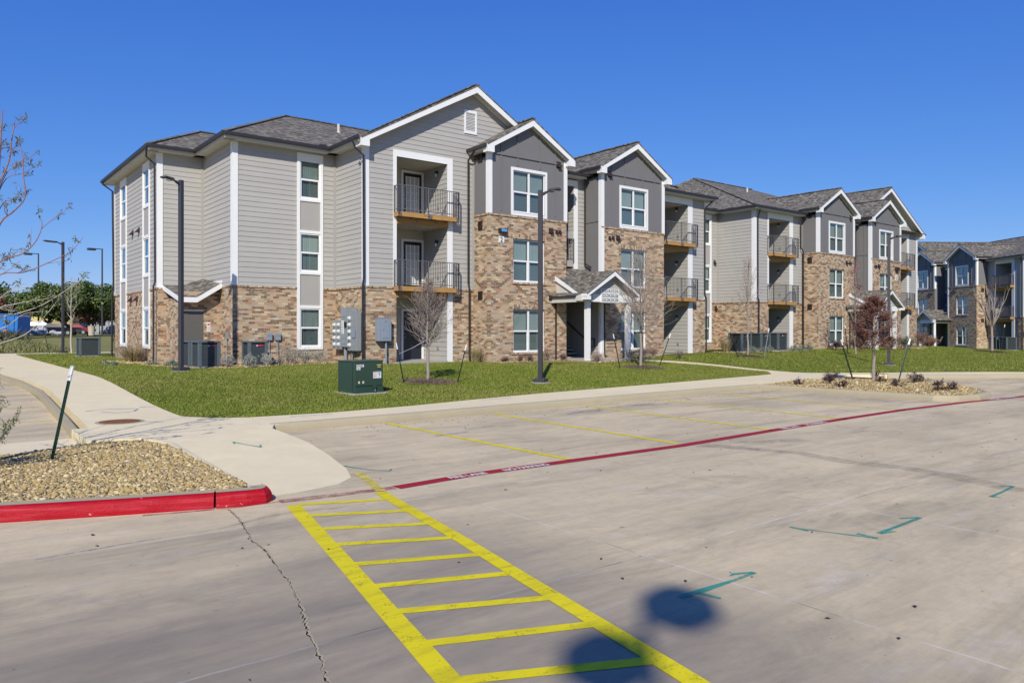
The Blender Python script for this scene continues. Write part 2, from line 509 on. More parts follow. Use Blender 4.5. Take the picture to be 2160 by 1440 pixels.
    M[name] = m
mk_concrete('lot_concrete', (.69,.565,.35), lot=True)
mk_concrete('walk_concrete', (.80,.68,.43))
mk_concrete('curb_concrete', (.43,.37,.24))
mk_concrete('pad_concrete', (.42,.40,.36))

def mk_paint(name, col, under=(.30,.275,.24), wear=(.62,.72), rough=.6, fade=None, alpha=1):
    m, nt = new_mat(name); t = NT(nt); v = t.pos()
    n = t.noise(v, 6, 6, .7); n2 = t.noise(v, 45, 3, .6)
    w = t.ramp(t.math('ADD', t.math('MULTIPLY', n, .6), t.math('MULTIPLY', n2, .4)), [(wear[0], (0,)*3), (wear[1], (1,)*3)])
    c = t.mix(t.noise(v, 1.5, 5), tuple(x*.78 for x in col), tuple(min(1, x*1.05) for x in col))
    gr = t.ramp(t.noise(t.mapv(v, (.5, 3.5, 1)), 2.2, 7, .75, .4), [(.48, (0,)*3), (.74, (1,)*3)])
    c = t.mix(t.math('MULTIPLY', gr, .7), c, tuple(x*.35+.02 for x in col))
    b = t.node('ShaderNodeBsdfPrincipled'); t.set(b.inputs['Base Color'], c); b.inputs['Roughness'].default_value = rough; b.inputs['Specular IOR Level'].default_value = .2
    tr = t.node('ShaderNodeBsdfTransparent'); mx = t.node('ShaderNodeMixShader')
    if alpha < 1 : w = t.math('ADD', t.math('MULTIPLY', w, alpha), 1-alpha)
    t.set(mx.inputs[0], w); t.l.new(b.outputs[0], mx.inputs[1]); t.l.new(tr.outputs[0], mx.inputs[2])
    t.l.new(t.bump(n2, .3, .002), b.inputs['Normal'])
    o = t.node('ShaderNodeOutputMaterial'); t.l.new(mx.outputs[0], o.inputs[0]); M[name] = m
mk_paint('yellow_paint', (.76,.64,.010), wear=(.55,.72))
mk_paint('yellow_worn', (.75,.62,.10), wear=(.45,.62))
mk_paint('red_paint', (.36,.012,.028), wear=(.58,.74))
mk_paint('red_worn', (.40,.10,.10), wear=(.40,.62), alpha=.75)
mk_paint('white_paint', (.80,.74,.72), wear=(.66,.85))
mk_paint('teal_paint', (.02,.36,.28), wear=(.46,.72), alpha=.75)
mk_paint('blue_paint', (.20,.30,.62), wear=(.42,.66), alpha=.75)
mk_paint('blue_chalk', (.30,.30,.36), wear=(.4,.62), alpha=.8)
mk_paint('stain', (.075,.068,.065), wear=(.30,.62), alpha=.32)
def mk_redcurb():
    m, nt = new_mat('red_curb'); t = NT(nt); v = t.pos()
    n = t.noise(v, 5, 5); n2 = t.noise(v, 70, 3)
    c = t.mix(n, (.29,.003,.010), (.42,.008,.018))
    hl = t.ramp(t.noise(t.mapv(v, (1.2, 1.2, 22)), 1.5, 4), [(.5, (0,)*3), (.75, (1,)*3)])  # lighter streaks painting glossy highlights into the red colour
    c = t.mix(t.math('MULTIPLY', hl, .35), c, (.62,.12,.14))
    w = t.ramp(t.noise(v, 16, 5, .7), [(.66, (0,)*3), (.7, (1,)*3)])
    c = t.mix(w, c, (.62,.30,.28))
    t.out(c, .5, 0, t.bump(t.math('ADD', n2, t.math('MULTIPLY', n, 3)), .9, .006), .12); M['red_curb'] = m
mk_redcurb()

def mk_stone(name, cols):
    m, nt = new_mat(name); t = NT(nt)
    g = t.node('ShaderNodeNewGeometry')
    c = t.ramp(g.outputs['Random Per Island'], [(i/(len(cols)), cc) for i, cc in enumerate(cols)], 'CONSTANT')
    n = t.noise(t.pos(), 45, 4)
    c = t.mix(t.math('MULTIPLY', n, .35), c, (.44,.35,.21))
    t.out(c, .8, 0, t.bump(n, .3, .003), .3); M[name] = m
mk_stone('river_stone', [(.37,.265,.10), (.47,.345,.145), (.25,.185,.08), (.57,.44,.21), (.36,.265,.11), (.50,.33,.085), (.17,.12,.055), (.66,.55,.32), (.40,.29,.11), (.28,.225,.13)])
mk_stone('mulch', [(.05,.03,.025), (.09,.055,.045), (.035,.025,.022), (.13,.08,.06)])

def mk_ground(name, c0, c1, c2, scale=1.0):
    m, nt = new_mat(name); t = NT(nt); v = t.pos()
    n = t.noise(v, .6*scale, 6, .6); n2 = t.noise(v, 9*scale, 5, .7); n3 = t.noise(v, 60, 3)
    c = t.mix(t.ramp(n, [(.35, (0,)*3), (.68, (1,)*3)]), c0, c1)
    c = t.mix(t.math('MULTIPLY', n2, .7), c, c2)
    t.out(c, .95, 0, t.bump(t.math('ADD', n3, n2), .6, .02), .1); M[name] = m
mk_ground('lawn', (.10,.135,.018), (.17,.175,.03), (.06,.085,.010))
mk_ground('field', (.20,.20,.06), (.33,.29,.12), (.14,.16,.05))
mk_ground('gravel_ground', (.20,.15,.09), (.27,.21,.13), (.13,.10,.06), 3)
mk_ground('mulch_ground', (.05,.035,.028), (.08,.055,.04), (.03,.02,.018), 4)

def mk_leaf(name, cols, rough=.6, trans=.0, spec=.3, pat=.35):
    m, nt = new_mat(name); t = NT(nt)
    g = t.node('ShaderNodeNewGeometry')
    n = t.noise(t.pos(), .9, 4)
    f = t.math('ADD', t.math('MULTIPLY', g.outputs['Random Per Island'], 1-pat), t.math('MULTIPLY', n, pat))
    c = t.ramp(f, [(.1+.8*i/(len(cols)-1), cc) for i, cc in enumerate(cols)])
    if name == 'grass':
        big = t.ramp(t.noise(t.pos(), .33, 6, .65), [(.40, (0,)*3), (.66, (1,)*3)])
        c = t.mix(t.math('MULTIPLY', big, .65), c, (.25,.235,.06))
        dryp = t.ramp(t.noise(t.pos(), 1.6, 5, .7), [(.56, (0,)*3), (.70, (1,)*3)])
        c = t.mix(t.math('MULTIPLY', dryp, .55), c, (.32,.27,.11))
    t.out(c, rough, 0, None, spec); M[name] = m
mk_leaf('grass', [(.08,.12,.010), (.138,.188,.016), (.20,.235,.03), (.33,.31,.085)], pat=.6)
mk_leaf('oak_leaf', [(.03,.055,.012), (.065,.105,.022), (.11,.155,.04), (.18,.22,.07)])
mk_leaf('olive_leaf', [(.07,.085,.025), (.13,.14,.05), (.20,.20,.08)])
mk_leaf('brown_leaf', [(.10,.045,.03), (.17,.08,.05), (.24,.13,.08)])
mk_leaf('maroon_leaf', [(.075,.025,.018), (.15,.055,.035), (.24,.105,.065)])
mk_leaf('red_leaf', [(.25,.03,.04), (.40,.06,.07)])
mk_leaf('young_leaf', [(.04,.07,.02), (.08,.12,.03), (.16,.17,.05)])
mk_leaf('silver_leaf', [(.20,.23,.18), (.30,.33,.27), (.42,.44,.37)])
mk_leaf('dry_grass', [(.22,.14,.07), (.36,.25,.14), (.46,.35,.22)])
mk_leaf('green_blade', [(.09,.11,.035), (.17,.18,.06), (.32,.28,.13)])
mk_leaf('juniper', [(.10,.14,.10), (.17,.22,.16), (.26,.30,.22)])
mk_leaf('shrub_leaf', [(.04,.055,.025), (.08,.09,.04), (.13,.10,.06)])
mk_leaf('rust_leaf', [(.12,.04,.025), (.22,.08,.05), (.10,.09,.04)])
mk_leaf('dark_twig', [(.03,.02,.018), (.07,.035,.03), (.12,.05,.04)])

def mk_glass(nm='glass', tint=(.74,.83,.80,1)):
    m, nt = new_mat('window_'+nm); t = NT(nt)
    fr = t.node('ShaderNodeLayerWeight'); fr.inputs[0].default_value = .5
    wob = t.noise(t.pos(), 1.2, 2)
    bp = t.bump(wob, .04, .02)
    gl = t.node('ShaderNodeBsdfGlossy'); gl.inputs['Roughness'].default_value = .02; gl.inputs['Color'].default_value = (.80,.95,1,1)
    t.l.new(bp, gl.inputs['Normal'])
    tr = t.node('ShaderNodeBsdfTransparent'); tr.inputs[0].default_value = tint
    mx = t.node('ShaderNodeMixShader')
    t.set(mx.inputs[0], t.math('ADD', t.math('MULTIPLY', t.math('POWER', fr.outputs[1], 3.0), .85), .07, clamp=True))
    t.l.new(tr.outputs[0], mx.inputs[1]); t.l.new(gl.outputs[0], mx.inputs[2])
    o = t.node('ShaderNodeOutputMaterial'); t.l.new(mx.outputs[0], o.inputs[0]); M[nm] = m
mk_glass(); mk_glass('glass_screen', (.52,.60,.60,1))
def mk_blind(nm, axis, per, k):
    m, nt = new_mat('window_'+nm); t = NT(nt); s = t.sep(t.uv())
    f = t.math('FRACT', t.math('DIVIDE', s[axis], per))
    n = t.noise(t.obj(), .8, 2)
    c = t.mix(f, tuple(q*k for q in (.36,.38,.36)), tuple(q*k for q in (.60,.61,.58)))
    c = t.mix(t.math('MULTIPLY', n, .4), c, (.16,.19,.19))
    t.out(c, .8); M[nm] = m
mk_blind('blind', 0, .085, 1); mk_blind('blind_dim', 0, .085, .62); mk_blind('blind_flat', 1, .05, .85); mk_blind('blind_dark', 1, .05, .3)

# lettering -> mesh
def text_mesh(name, body, size, mat, parent, loc, rot, align='LEFT', extrude=.002, space=1.0, line=1.0, sx=1.0):
    cu = bpy.data.curves.new(name, 'FONT'); cu.body = body; cu.size = size; cu.extrude = extrude
    cu.align_x = align; cu.space_character = space; cu.space_line = line; cu.offset = size*(.03 if 'fire' in name else .02)
    tmp = bpy.data.objects.new('tmp', cu); COL.objects.link(tmp)
    dg = bpy.context.evaluated_depsgraph_get(); dg.update()
    me = bpy.data.meshes.new_from_object(tmp.evaluated_get(dg))
    bpy.data.objects.remove(tmp)
    me.name = name; me.materials.clear(); me.materials.append(mat)
    o = bpy.data.objects.new(name, me); link(o, parent)
    o.location = loc; o.rotation_euler = rot; o.scale = (sx, 1, 1)
    return o
# ------------------------------------------------------------------ apartment building
WR = random.Random(21)
class Plane:
    """vertical wall plane. kind f (faces -y), b (+y), l (-x), r (+x)"""
    def __init__(s, kind, c): s.k = kind; s.c = c
    def p(s, a, z, off=0):
        if s.k == 'f': return (a, s.c-off, z)
        if s.k == 'b': return (a, s.c+off, z)
        if s.k == 'l': return (s.c-off, a, z)
        return (s.c+off, a, z)
    def quad(s, mb, a0, z0, a1, z1, off=0, off2=None, ta=None):
        """off at bottom, off2 at top; ta = (a0t, a1t) top limits"""
        o2 = off if off2 is None else off2
        b0, b1 = ta if ta else (a0, a1)
        q = [s.p(a0, z0, off), s.p(a1, z0, off), s.p(b1, z1, o2), s.p(b0, z1, o2)]
        if s.k in 'bl': q.reverse()
        mb.quad(*q)
    def box(s, mb, a0, z0, a1, z1, o0, o1):
        x0, y0, _ = s.p(a0, z0, o0); x1, y1, _ = s.p(a1, z1, o1)
        mb.box(x0, y0, z0, x1, y1, z1)

def segs(a0, a1, z0, z1, ops):
    cut = []
    for (b0, b1, c0, c1) in ops:
        if c0 < z1-1e-4 and c1 > z0+1e-4: cut.append((max(a0, b0), min(a1, b1)))
    cut.sort(); out = []; c = a0
    for b0, b1 in cut:
        if b0 > c+1e-3: out.append((c, b0))
        c = max(c, b1)
    if c < a1-1e-3: out.append((c, a1))
    return out

def siding(mb, pl, a0, a1, z0, z1, ops=(), lim=None, lap=.2, d=.016):
    zs = [z0]
    k = math.floor(z0/lap)+1
    while k*lap < z1-1e-3: zs.append(k*lap); k += 1
    zs.append(z1)
    for i in range(len(zs)-1):
        za, zb = zs[i], zs[i+1]
        inner = sorted(set([za, zb]+[z for o in ops for z in (o[2], o[3]) if za+1e-3 < z < zb-1e-3]))
        for j in range(len(inner)-1):
            ya, yb = inner[j], inner[j+1]
            oa = d*(1-(ya-za)/lap); ob = d*(1-(yb-za)/lap)*1.0
            A0, A1 = a0, a1; T = None
            if lim:
                l0, h0 = lim(ya); l1, h1 = lim(yb)
                A0 = max(a0, l0); A1 = min(a1, h0)
                if A1 <= A0: continue
                T = (max(a0, l1), max(a0, min(a1, h1)))
                if T[1] < T[0]: T = ((T[0]+T[1])/2,)*2
            sg = segs(A0, A1, ya, yb, ops)
            for (s0, s1) in sg:
                ta = None
                if T: ta = (T[0] if abs(s0-A0) < 1e-6 else s0, T[1] if abs(s1-A1) < 1e-6 else s1)
                pl.quad(mb, s0, ya, s1, yb, oa, ob, ta)
                if j == 0 and i > 0: # underside of the lap
                    q = [pl.p(s0, ya, 0), pl.p(s1, ya, 0), pl.p(s1, ya, oa), pl.p(s0, ya, oa)]
                    mb.quad(*q)

def flat(mb, pl, a0, a1, z0, z1, ops=(), off=0, reveal=.1, lim=None):
    zs = sorted(set([z0, z1]+[z for o in ops for z in (o[2], o[3]) if z0 < z < z1]))
    for i in range(len(zs)-1):
        for s0, s1 in segs(a0, a1, zs[i], zs[i+1], ops):
            ta = None
            if lim:
                l0, h0 = lim(zs[i]); l1, h1 = lim(zs[i+1])
                ta = (max(s0, l1), min(s1, h1)); s0 = max(s0, l0); s1 = min(s1, h0)
            pl.quad(mb, s0, zs[i], s1, zs[i+1], off, None, ta)
    for (b0, b1, c0, c1) in ops:
        if reveal and c0 >= z0-1 and c1 <= z1+1:
            c0 = max(c0, z0); c1 = min(c1, z1)
            if c1 <= c0: continue
            for (p, q) in (((b0, c0), (b0, c1)), ((b1, c1), (b1, c0)), ((b1, c0), (b0, c0)), ((b0, c1), (b1, c1))):
                r = [pl.p(p[0], p[1], off), pl.p(q[0], q[1], off), pl.p(q[0], q[1], off-reveal), pl.p(p[0], p[1], off-reveal)]
                if pl.k in 'bl': r.reverse()
                mb.quad(*r)

def window(B, pl, a0, a1, z0, z1, cols=2, o=-.06, trim=0, sill=False, lintel=False):
    """double-hung window in opening a0..a1 x z0..z1; o = frame face offset from wall plane"""
    m = MB(); w = .055
    pl.box(m, a0, z0, a0+w, z1, o-.05, o); pl.box(m, a1-w, z0, a1, z1, o-.05, o)
    pl.box(m, a0+w, z1-w, a1-w, z1, o-.05, o); pl.box(m, a0+w, z0, a1-w, z0+w, o-.05, o)
    zm = (z0+z1)/2
    span = (a1-a0-2*w); mw = .09
    cs = []
    if cols == 2:
        am = (a0+a1)/2
        pl.box(m, am-mw/2, z0+w, am+mw/2, z1-w, o-.05, o+.004)
        cs = [(a0+w, am-mw/2), (am+mw/2, a1-w)]
    else: cs = [(a0+w, a1-w)]
    for c0, c1 in cs:
        pl.box(m, c0, zm-.035, c1, zm+.035, o-.055, o-.006)
        pl.box(m, c0, z0+w, c0+.03, zm-.035, o-.055, o-.018); pl.box(m, c1-.03, z0+w, c1, zm-.035, o-.055, o-.018)
        pl.box(m, c0+.03, z0+w, c1-.03, z0+w+.035, o-.055, o-.018)
    f = m.build('window', M['white_trim'], B)
    g = MB()
    for c0, c1 in cs:
        pl.quad(g, c0, zm, c1, z1-w, o-.03)
    g.build('pane', M['glass'], f)
    g = MB()
    for c0, c1 in cs: pl.quad(g, c0, z0+w, c1, zm, o-.042)
    g.build('screened_pane', M['glass_screen'], f)
    b = MB()
    for c0, c1 in cs: pl.quad(b, c0, z0+w, c1, z1-w, o-.115)
    # dark box sides behind the glass
    b.build('blind', M[WR.choice(('blind', 'blind', 'blind', 'blind_dim', 'blind_flat', 'blind_dim'))], f)

    if trim:
        t = MB(); tw = trim
        pl.box(t, a0-tw, z0-tw*1.1, a0, z1+tw*1.15, -.01, .035); pl.box(t, a1, z0-tw*1.1, a1+tw, z1+tw*1.15, -.01, .035)
        pl.box(t, a0, z1, a1, z1+tw*1.15, -.01, .038); pl.box(t, a0, z0-tw*1.1, a1, z0, -.01, .038)
        t.build('trim', M['white_trim'], f)
    if sill:
        t = MB(); pl.box(t, a0-.08, z0-.085, a1+.08, z0, -.02, .045); t.build('sill', M['brick'], f, swap=True)
    if lintel:
        t = MB(); pl.box(t, a0-.02, z1, a1+.02, z1+.02, -.1, .004)
        t.build('lintel', M['bronze_metal'], f)
        t = MB(); pl.quad(t, a0-.1, z1+.021, a1+.1, z1+.225, .004); t.build('soldier_course', M['brick'], f, swap=True)
    return f

def strip(B, pl, a0, a1):
    """full-height white framed bay of three windows with panels between"""
    t = MB(); w = .12
    for x in (a0, a1-w): pl.box(t, x, 1.1, x+w, 9.2, -.02, .05)
    for z0, z1 in ((1.1, 1.2), (2.81, 2.93), (4.21, 4.31), (5.91, 6.03), (7.23, 7.33), (8.92, 9.2)):
        pl.box(t, a0+w, z0, a1-w, z1, -.02, .046)
    t.build('bay_trim', M['white_trim'], B)
    p = MB()
    for z0, z1 in ((2.93, 4.21), (6.03, 7.23)): pl.quad(p, a0+w, z0, a1-w, z1, .008)
    p.build('bay_panel', M['panel'], B)
    for z0, z1 in ((1.2, 2.81), (4.31, 5.91), (7.33, 8.92)):
        window(B, pl, a0+w, a1-w, z0, z1, 1, o=.02)
    return (a0+.02, a1-.02, 1.1, 9.2)

def cap(mb, pl, a0, a1, z, ops=()):
    for s0, s1 in segs(a0, a1, z-.03, z+.03, ops): pl.box(mb, s0, z-.07, s1, z, -.01, .035)

CAPZ = 3.67
def lower_upper(B, pl, a0, a1, ops=(), top=9.3, z=CAPZ, zb=.0, lim=None):
    b = MB(); flat(b, pl, a0, a1, zb, z-.07, ops, reveal=.1); b.build('brick_wall', M['brick'], B)
    c = MB(); cap(c, pl, a0-.0, a1+.0, z, ops); c.build('brick_ledge', M['brick'], B, swap=True)
    s = MB(); siding(s, pl, a0, a1, z, top, ops, lim); s.build('siding_wall', M['siding'], B)

def corner(mb, x, y, sx, sy, z0, z1, w=.19, t=.032):
    """L-shaped corner board; outward directions sx, sy"""
    mb.box(x+sx*t, y+sy*t, z0, x-sx*w, y, z1)
    mb.box(x+sx*t, y, z0, x, y-sy*w, z1)

def vent_hood(B, pl, a, z, w=.2, h=.2, d=.13):
    m = MB(); pl.box(m, a-w/2, z-h/2, a+w/2, z+h/2, 0, .025)
    q = lambda aa, zz, oo: pl.p(aa, zz, oo)
    for s in (-1, 1): m.quad(q(a+s*w*.42, z+h*.4, .025), q(a+s*w*.42, z-h*.3, .025), q(a+s*w*.42, z-h*.42, d))
    m.quad(q(a-w*.42, z+h*.4, .025), q(a+w*.42, z+h*.4, .025), q(a+w*.42, z-h*.42, d), q(a-w*.42, z-h*.42, d))
    m.build('vent_hood', M['vent_metal'], B)

def grille(B, pl, a, z, w=.32, h=.38):
    m = MB(); pl.box(m, a-w/2, z-h/2, a+w/2, z-h/2+.04, 0, .04); pl.box(m, a-w/2, z+h/2-.04, a+w/2, z+h/2, 0, .04)
    pl.box(m, a-w/2, z-h/2, a-w/2+.04, z+h/2, 0, .038); pl.box(m, a+w/2-.04, z-h/2, a+w/2, z+h/2, 0, .038)
    n = 5
    for i in range(n):
        zz = z-h/2+.06+i*(h-.1)/n; pl.box(m, a-w/2+.04, zz, a+w/2-.04, zz+.025, .0, .03)
    m.build('vent_grille', M['vent_metal'], B)

def railing(mb, pts, z0, h=1.05, post_ends=True, pick=.115):
    """railing along a polyline of (x,y)"""
    for i in range(len(pts)-1):
        a = Vector((*pts[i], 0)); b = Vector((*pts[i+1], 0)); L = (b-a).length; d = (b-a)/L
        def P3(s, z): v = a+d*s; return (v.x, v.y, z)
        mb.bar(P3(0, z0+h), P3(L, z0+h), .045, .03); mb.bar(P3(0, z0+.09), P3(L, z0+.09), .035, .03)
        n = max(1, round(L/pick))
        for k in range(n+1):
            s = L*k/n
            post = (k in (0, n)) or (L > 2 and k == n//2)
            w = .045 if post else .018
            mb.bar(P3(s, z0-(.12 if post else -.09)), P3(s, z0+h), w, w, up=(1, 0, 0))

def balcony(B, u0, u1, vw, zf, dark=True, door_x=None, depth=1.9):
    """projecting wooden deck with railing at floor height zf. opening u0..u1 in front wall y=vw"""
    yf = vw-.40
    a0, a1 = u0-.14, u1+.33
    d = MB()
    d.box(a0, yf, zf-.20, a1, yf+.045, zf-.012)               # front rim
    d.box(a0, yf+.045, zf-.20, a0+.045, vw-.037, zf-.012); d.box(a1-.045, yf+.045, zf-.20, a1, vw-.037, zf-.012)
    n = 5
    for k in range(n):
        y = yf+.05+k*(.33/n); d.box(a0+.046, y, zf-.03, a1-.046, y+.055, zf)
    r = d.build('balcony', M['wood'], B)
    b = MB(); b.box(u0+.02, vw-.05, zf-.455, u1+.03, vw+.0, zf-.205)
    for k in range(5):
        x = u0+.1+k*(u1-u0-.2)/4; b.box(x, yf+.05, zf-.20, x+.04, vw+.3, zf-.035)
    b.build('beam', M['wood'], r)
    k = MB()
    railing(k, [(a0+.02, vw-.04), (a0+.02, yf-.03), (a1-.02, yf-.03), (a1-.02, vw-.04)], zf)
    for x in (a0+.02, (a0+a1)/2, a1-.1): k.box(x-.02, yf-.035, zf-.2, x+.12, yf-.002, zf-.03)
    k.build('railing', M['rail_metal'], r)
    return r

def lite_door(B, pl, a0, a1, z0, h=2.1, mat='door_dark', glazed=True):
    """entry door with white casing; a0..a1 = outer casing"""
    f = MB(); w = .1
    pl.box(f, a0, z0, a0+w, z0+h+w, -.01, .045); pl.box(f, a1-w, z0, a1, z0+h+w, -.01, .045); pl.box(f, a0+w, z0+h, a1-w, z0+h+w, -.01, .045)
    leaf = MB(); pl.box(leaf, a0+w, z0, a1-w, z0+h, -.01, .012)
    D = leaf.build('door', M[mat], B)
    f.build('door_frame', M['white_trim'], D)
    if glazed:
        x0, x1, y0, y1 = a0+w+.15, a1-w-.15, z0+.22, z0+h-.17
        g = MB(); pl.quad(g, x0, y0, x1, y1, .018); g.build('glass', M['blind'], D)
        g = MB(); t = .022
        for i in range(4):
            x = x0+(x1-x0)*i/3; pl.box(g, x-t, y0-t, x+t, y1+t, .012, .03)
        for i in range(6):
            y = y0+(y1-y0)*i/5; pl.box(g, x0-t, y-t/2, x1+t, y+t/2, .012, .028)
        g.build('glazing_bars', M['white_trim'], D)
    k = MB(); x = a0+w+.07
    pl.box(k, x-.02, z0+.95, x+.02, z0+.99, .012, .07); pl.box(k, x-.02, z0+1.1, x+.02, z0+1.14, .012, .04)
    k.build('handle', M['galv'], D)

def wall_lamp(B, pl, a, z):
    m = MB(); pl.box(m, a-.05, z, a+.05, z+.12, 0, .03)
    x, y, _ = pl.p(a, z, .1); m.tube([(x, y, z-.02), (x, y, z+.13)], [.06, .035], 8)
    o = m.build('wall_lamp', M['bronze_metal'], B)
    g = MB(); g.tube([(x, y, z-.14), (x, y, z-.02)], [.04, .055], 8); g.build('lamp_glass', M['light_lens'], o)

FL = (.62, 3.70, 6.72)
def balcony_bay(B, u0, u1, vw, ceil=9.0, door0=None, lamp=True, glazed=(True, True), ground_door=True, header=True, lj=.15, rj=.27, hz=9.27, doors=True):
    """three-storey recess u0..u1 behind wall plane y=vw with decks, side walls, doors and jamb boards"""
    dep = 1.9; vb = vw+dep
    s = MB()
    siding(s, Plane('r', u0), vw, vb, .55, ceil); siding(s, Plane('l', u1), vw, vb, .55, ceil)
    s.build('recess_siding', M['siding'], B)
    w = MB(); w.quad((u0, vb, .55), (u1, vb, .55), (u1, vb, ceil), (u0, vb, ceil))
    w.quad((u0, vw, ceil), (u1, vw, ceil), (u1, vb, ceil), (u0, vb, ceil))
    for zf in FL[1:]: w.box(u0, vw+.02, zf-.40, u1, vb, zf-.04)
    w.build('recess_wall', M['recess_wall'], B)
    fl = MB()
    for zf in FL[1:]: fl.box(u0, vw-.03, zf-.038, u1, vb, zf-.006)
    fl.box(u0, vw-.06, .4, u1, vb, FL[0]-.02)
    fl.build('recess_floor', M['pad_concrete'], B)
    t = MB(); pf = Plane('f', vw)
    if lj: pl_z = CAPZ; pf.box(t, u0-lj, CAPZ+.002, u0, hz, -.1, .034)
    if rj: pf.box(t, u1, .5, u1+rj, hz, -.1, .034)
    if header: pf.box(t, u0, ceil, u1, hz, -.1, .036)
    t.build('balcony_trim', M['white_trim'], B)
    pb = Plane('f', vb)
    for i, zf in enumerate(FL):
        if doors:
            dx1 = u1-.03
            gl = i > 0
            lite_door(B, pb, dx1-1.14, dx1, zf, 2.12, ('door_dark' if i else 'door_navy') if doors != 'gray' else ('door_gray' if i == 0 else 'door_dark'), glazed=gl and doors is True)
            m = MB(); pb.box(m, dx1-2.1, zf, dx1-1.32, zf+2.2, 0, .03); m.build('closet_door', M['panel'], B)
        wall_lamp(B, Plane('l', u1), vw+.75, zf+2.0)
        m = MB(); Plane('l', u1).box(m, vw+.62, zf+.45, vw+.72, zf+.6, 0, .06); m.build('outlet_box', M['galv'], B)
    for zf in FL[1:]: balcony(B, u0, u1, vw, zf)

EZ = 9.45     # eave (top of gutter)
def eave(B, runs):
    """runs: list of (p0, p1, inward normal(x,y), depth)"""
    g = MB(); f = MB(); s = MB()
    for (x0, y0), (x1, y1), (nx, ny), dep in runs:
        # gutter outside the fascia line
        def off(x, y, o): return (x-nx*o, y-ny*o)
        a = off(x0, y0, .06); b = off(x1, y1, .06)
        d = Vector((x1-x0, y1-y0, 0)).normalized()
        g.bar((a[0]-d.x*.06, a[1]-d.y*.06, EZ-.02), (b[0]+d.x*.06, b[1]+d.y*.06, EZ-.02), .12, .13)
        a = off(x0, y0, -.012); b = off(x1, y1, -.012)
        f.bar((a[0], a[1], EZ-.115), (b[0], b[1], EZ-.115), .022, .15)
        z = EZ-.17
        s.quad((x0, y0, z), (x1, y1, z), (x1+nx*dep, y1+ny*dep, z), (x0+nx*dep, y0+ny*dep, z))
    g.build('gutter', M['bronze_metal'], B, bevel=.012)
    f.build('fascia', M['soffit'], B); s.build('soffit', M['soffit'], B)

def roof(B, polys, name='roof'):
    m = MB()
    for p in polys: m.poly(*p)
    o = m.build(name, M['shingle'], B)
    md = o.modifiers.new('thick', 'SOLIDIFY'); md.thickness = .05; md.offset = -1
    return o

def ridge_cap(B, lines):
    m = MB()
    for a, b in lines:
        m.bar((a[0], a[1], a[2]+.0), (b[0], b[1], b[2]+.0), .24, .05)
    m.build('ridge_cap', M['shingle'], B)

def rakes(B, uc, ztop, ul, ur, yf, slope_l, slope_r, ywall, box=True):
    """white rake boards of a front gable: apex uc/ztop, ends ul/ur, board face at y=yf"""
    m = MB(); h = .27; t = .035
    for (ue, sl) in ((ul, slope_l), (ur, slope_r)):
        if ue is None: continue
        ze = ztop-sl*abs(uc-ue)
        m.poly((uc, yf, ztop), (ue, yf, ze), (ue, yf, ze-h*.92), (uc, yf, ztop-h*1.15))
        m.poly((uc, yf+t, ztop), (ue, yf+t, ze), (ue, yf+t, ze-h*.92), (uc, yf+t, ztop-h*1.15))
        m.poly((uc, yf, ztop-h*1.15), (ue, yf, ze-h*.92), (ue, yf+t, ze-h*.92), (uc, yf+t, ztop-h*1.15))
        m.poly((ue, yf, ze), (ue, yf+t, ze), (ue, yf+t, ze-h*.92), (ue, yf, ze-h*.92))
        # return box at the foot
        s = 1 if ue < uc else -1
        q = [(ue, ze-.01), (ue+s*.38, ze-.01+sl*.38), (ue+s*.38, ze-.31), (ue, ze-.31)]
        for k in range(4):
            a_, b_ = q[k], q[(k+1) % 4]
            m.poly((a_[0], yf-.002, a_[1]), (b_[0], yf-.002, b_[1]), (b_[0], ywall, b_[1]), (a_[0], ywall, a_[1]))
        m.poly(*[(a_[0], yf-.002, a_[1]) for a_ in q])
    m.build('rake_board', M['white_trim'], B)
    s = MB(); g = .1
    for (ue, sl) in ((ul, slope_l), (ur, slope_r)):
        if ue is None: continue
        ze = ztop-sl*abs(uc-ue)
        s.poly((uc, yf+t, ztop-g*1.6), (ue, yf+t, ze-g*1.6), (ue, ywall, ze-g*1.6), (uc, ywall, ztop-g*1.6))
    s.build('rake_soffit', M['soffit'], B)
    # frieze board on the wall beneath the soffit
    f = MB()
    for (ue, sl) in ((ul, slope_l), (ur, slope_r)):
        if ue is None: continue
        s_ = 1 if ue < uc else -1
        u2 = ue+s_*.35; z2 = ztop-sl*abs(uc-u2)-g*1.6
        f.poly((uc, ywall-.03, ztop-g*1.6), (u2, ywall-.03, z2), (u2, ywall-.03, z2-.08), (uc, ywall-.03, ztop-g*1.6-.09))
        f.poly((uc, ywall-.03, ztop-g*1.6-.09), (u2, ywall-.03, z2-.08), (u2, ywall, z2-.08), (uc, ywall, ztop-g*1.6-.09))
    f.build('frieze', M['white_trim'], B)

def battens(mb, pl, a0, a1, z0, z1f, xs, w=.065):
    for x in xs: pl.box(mb, x-w/2, z0, x+w/2, z1f(x), 0, .032)

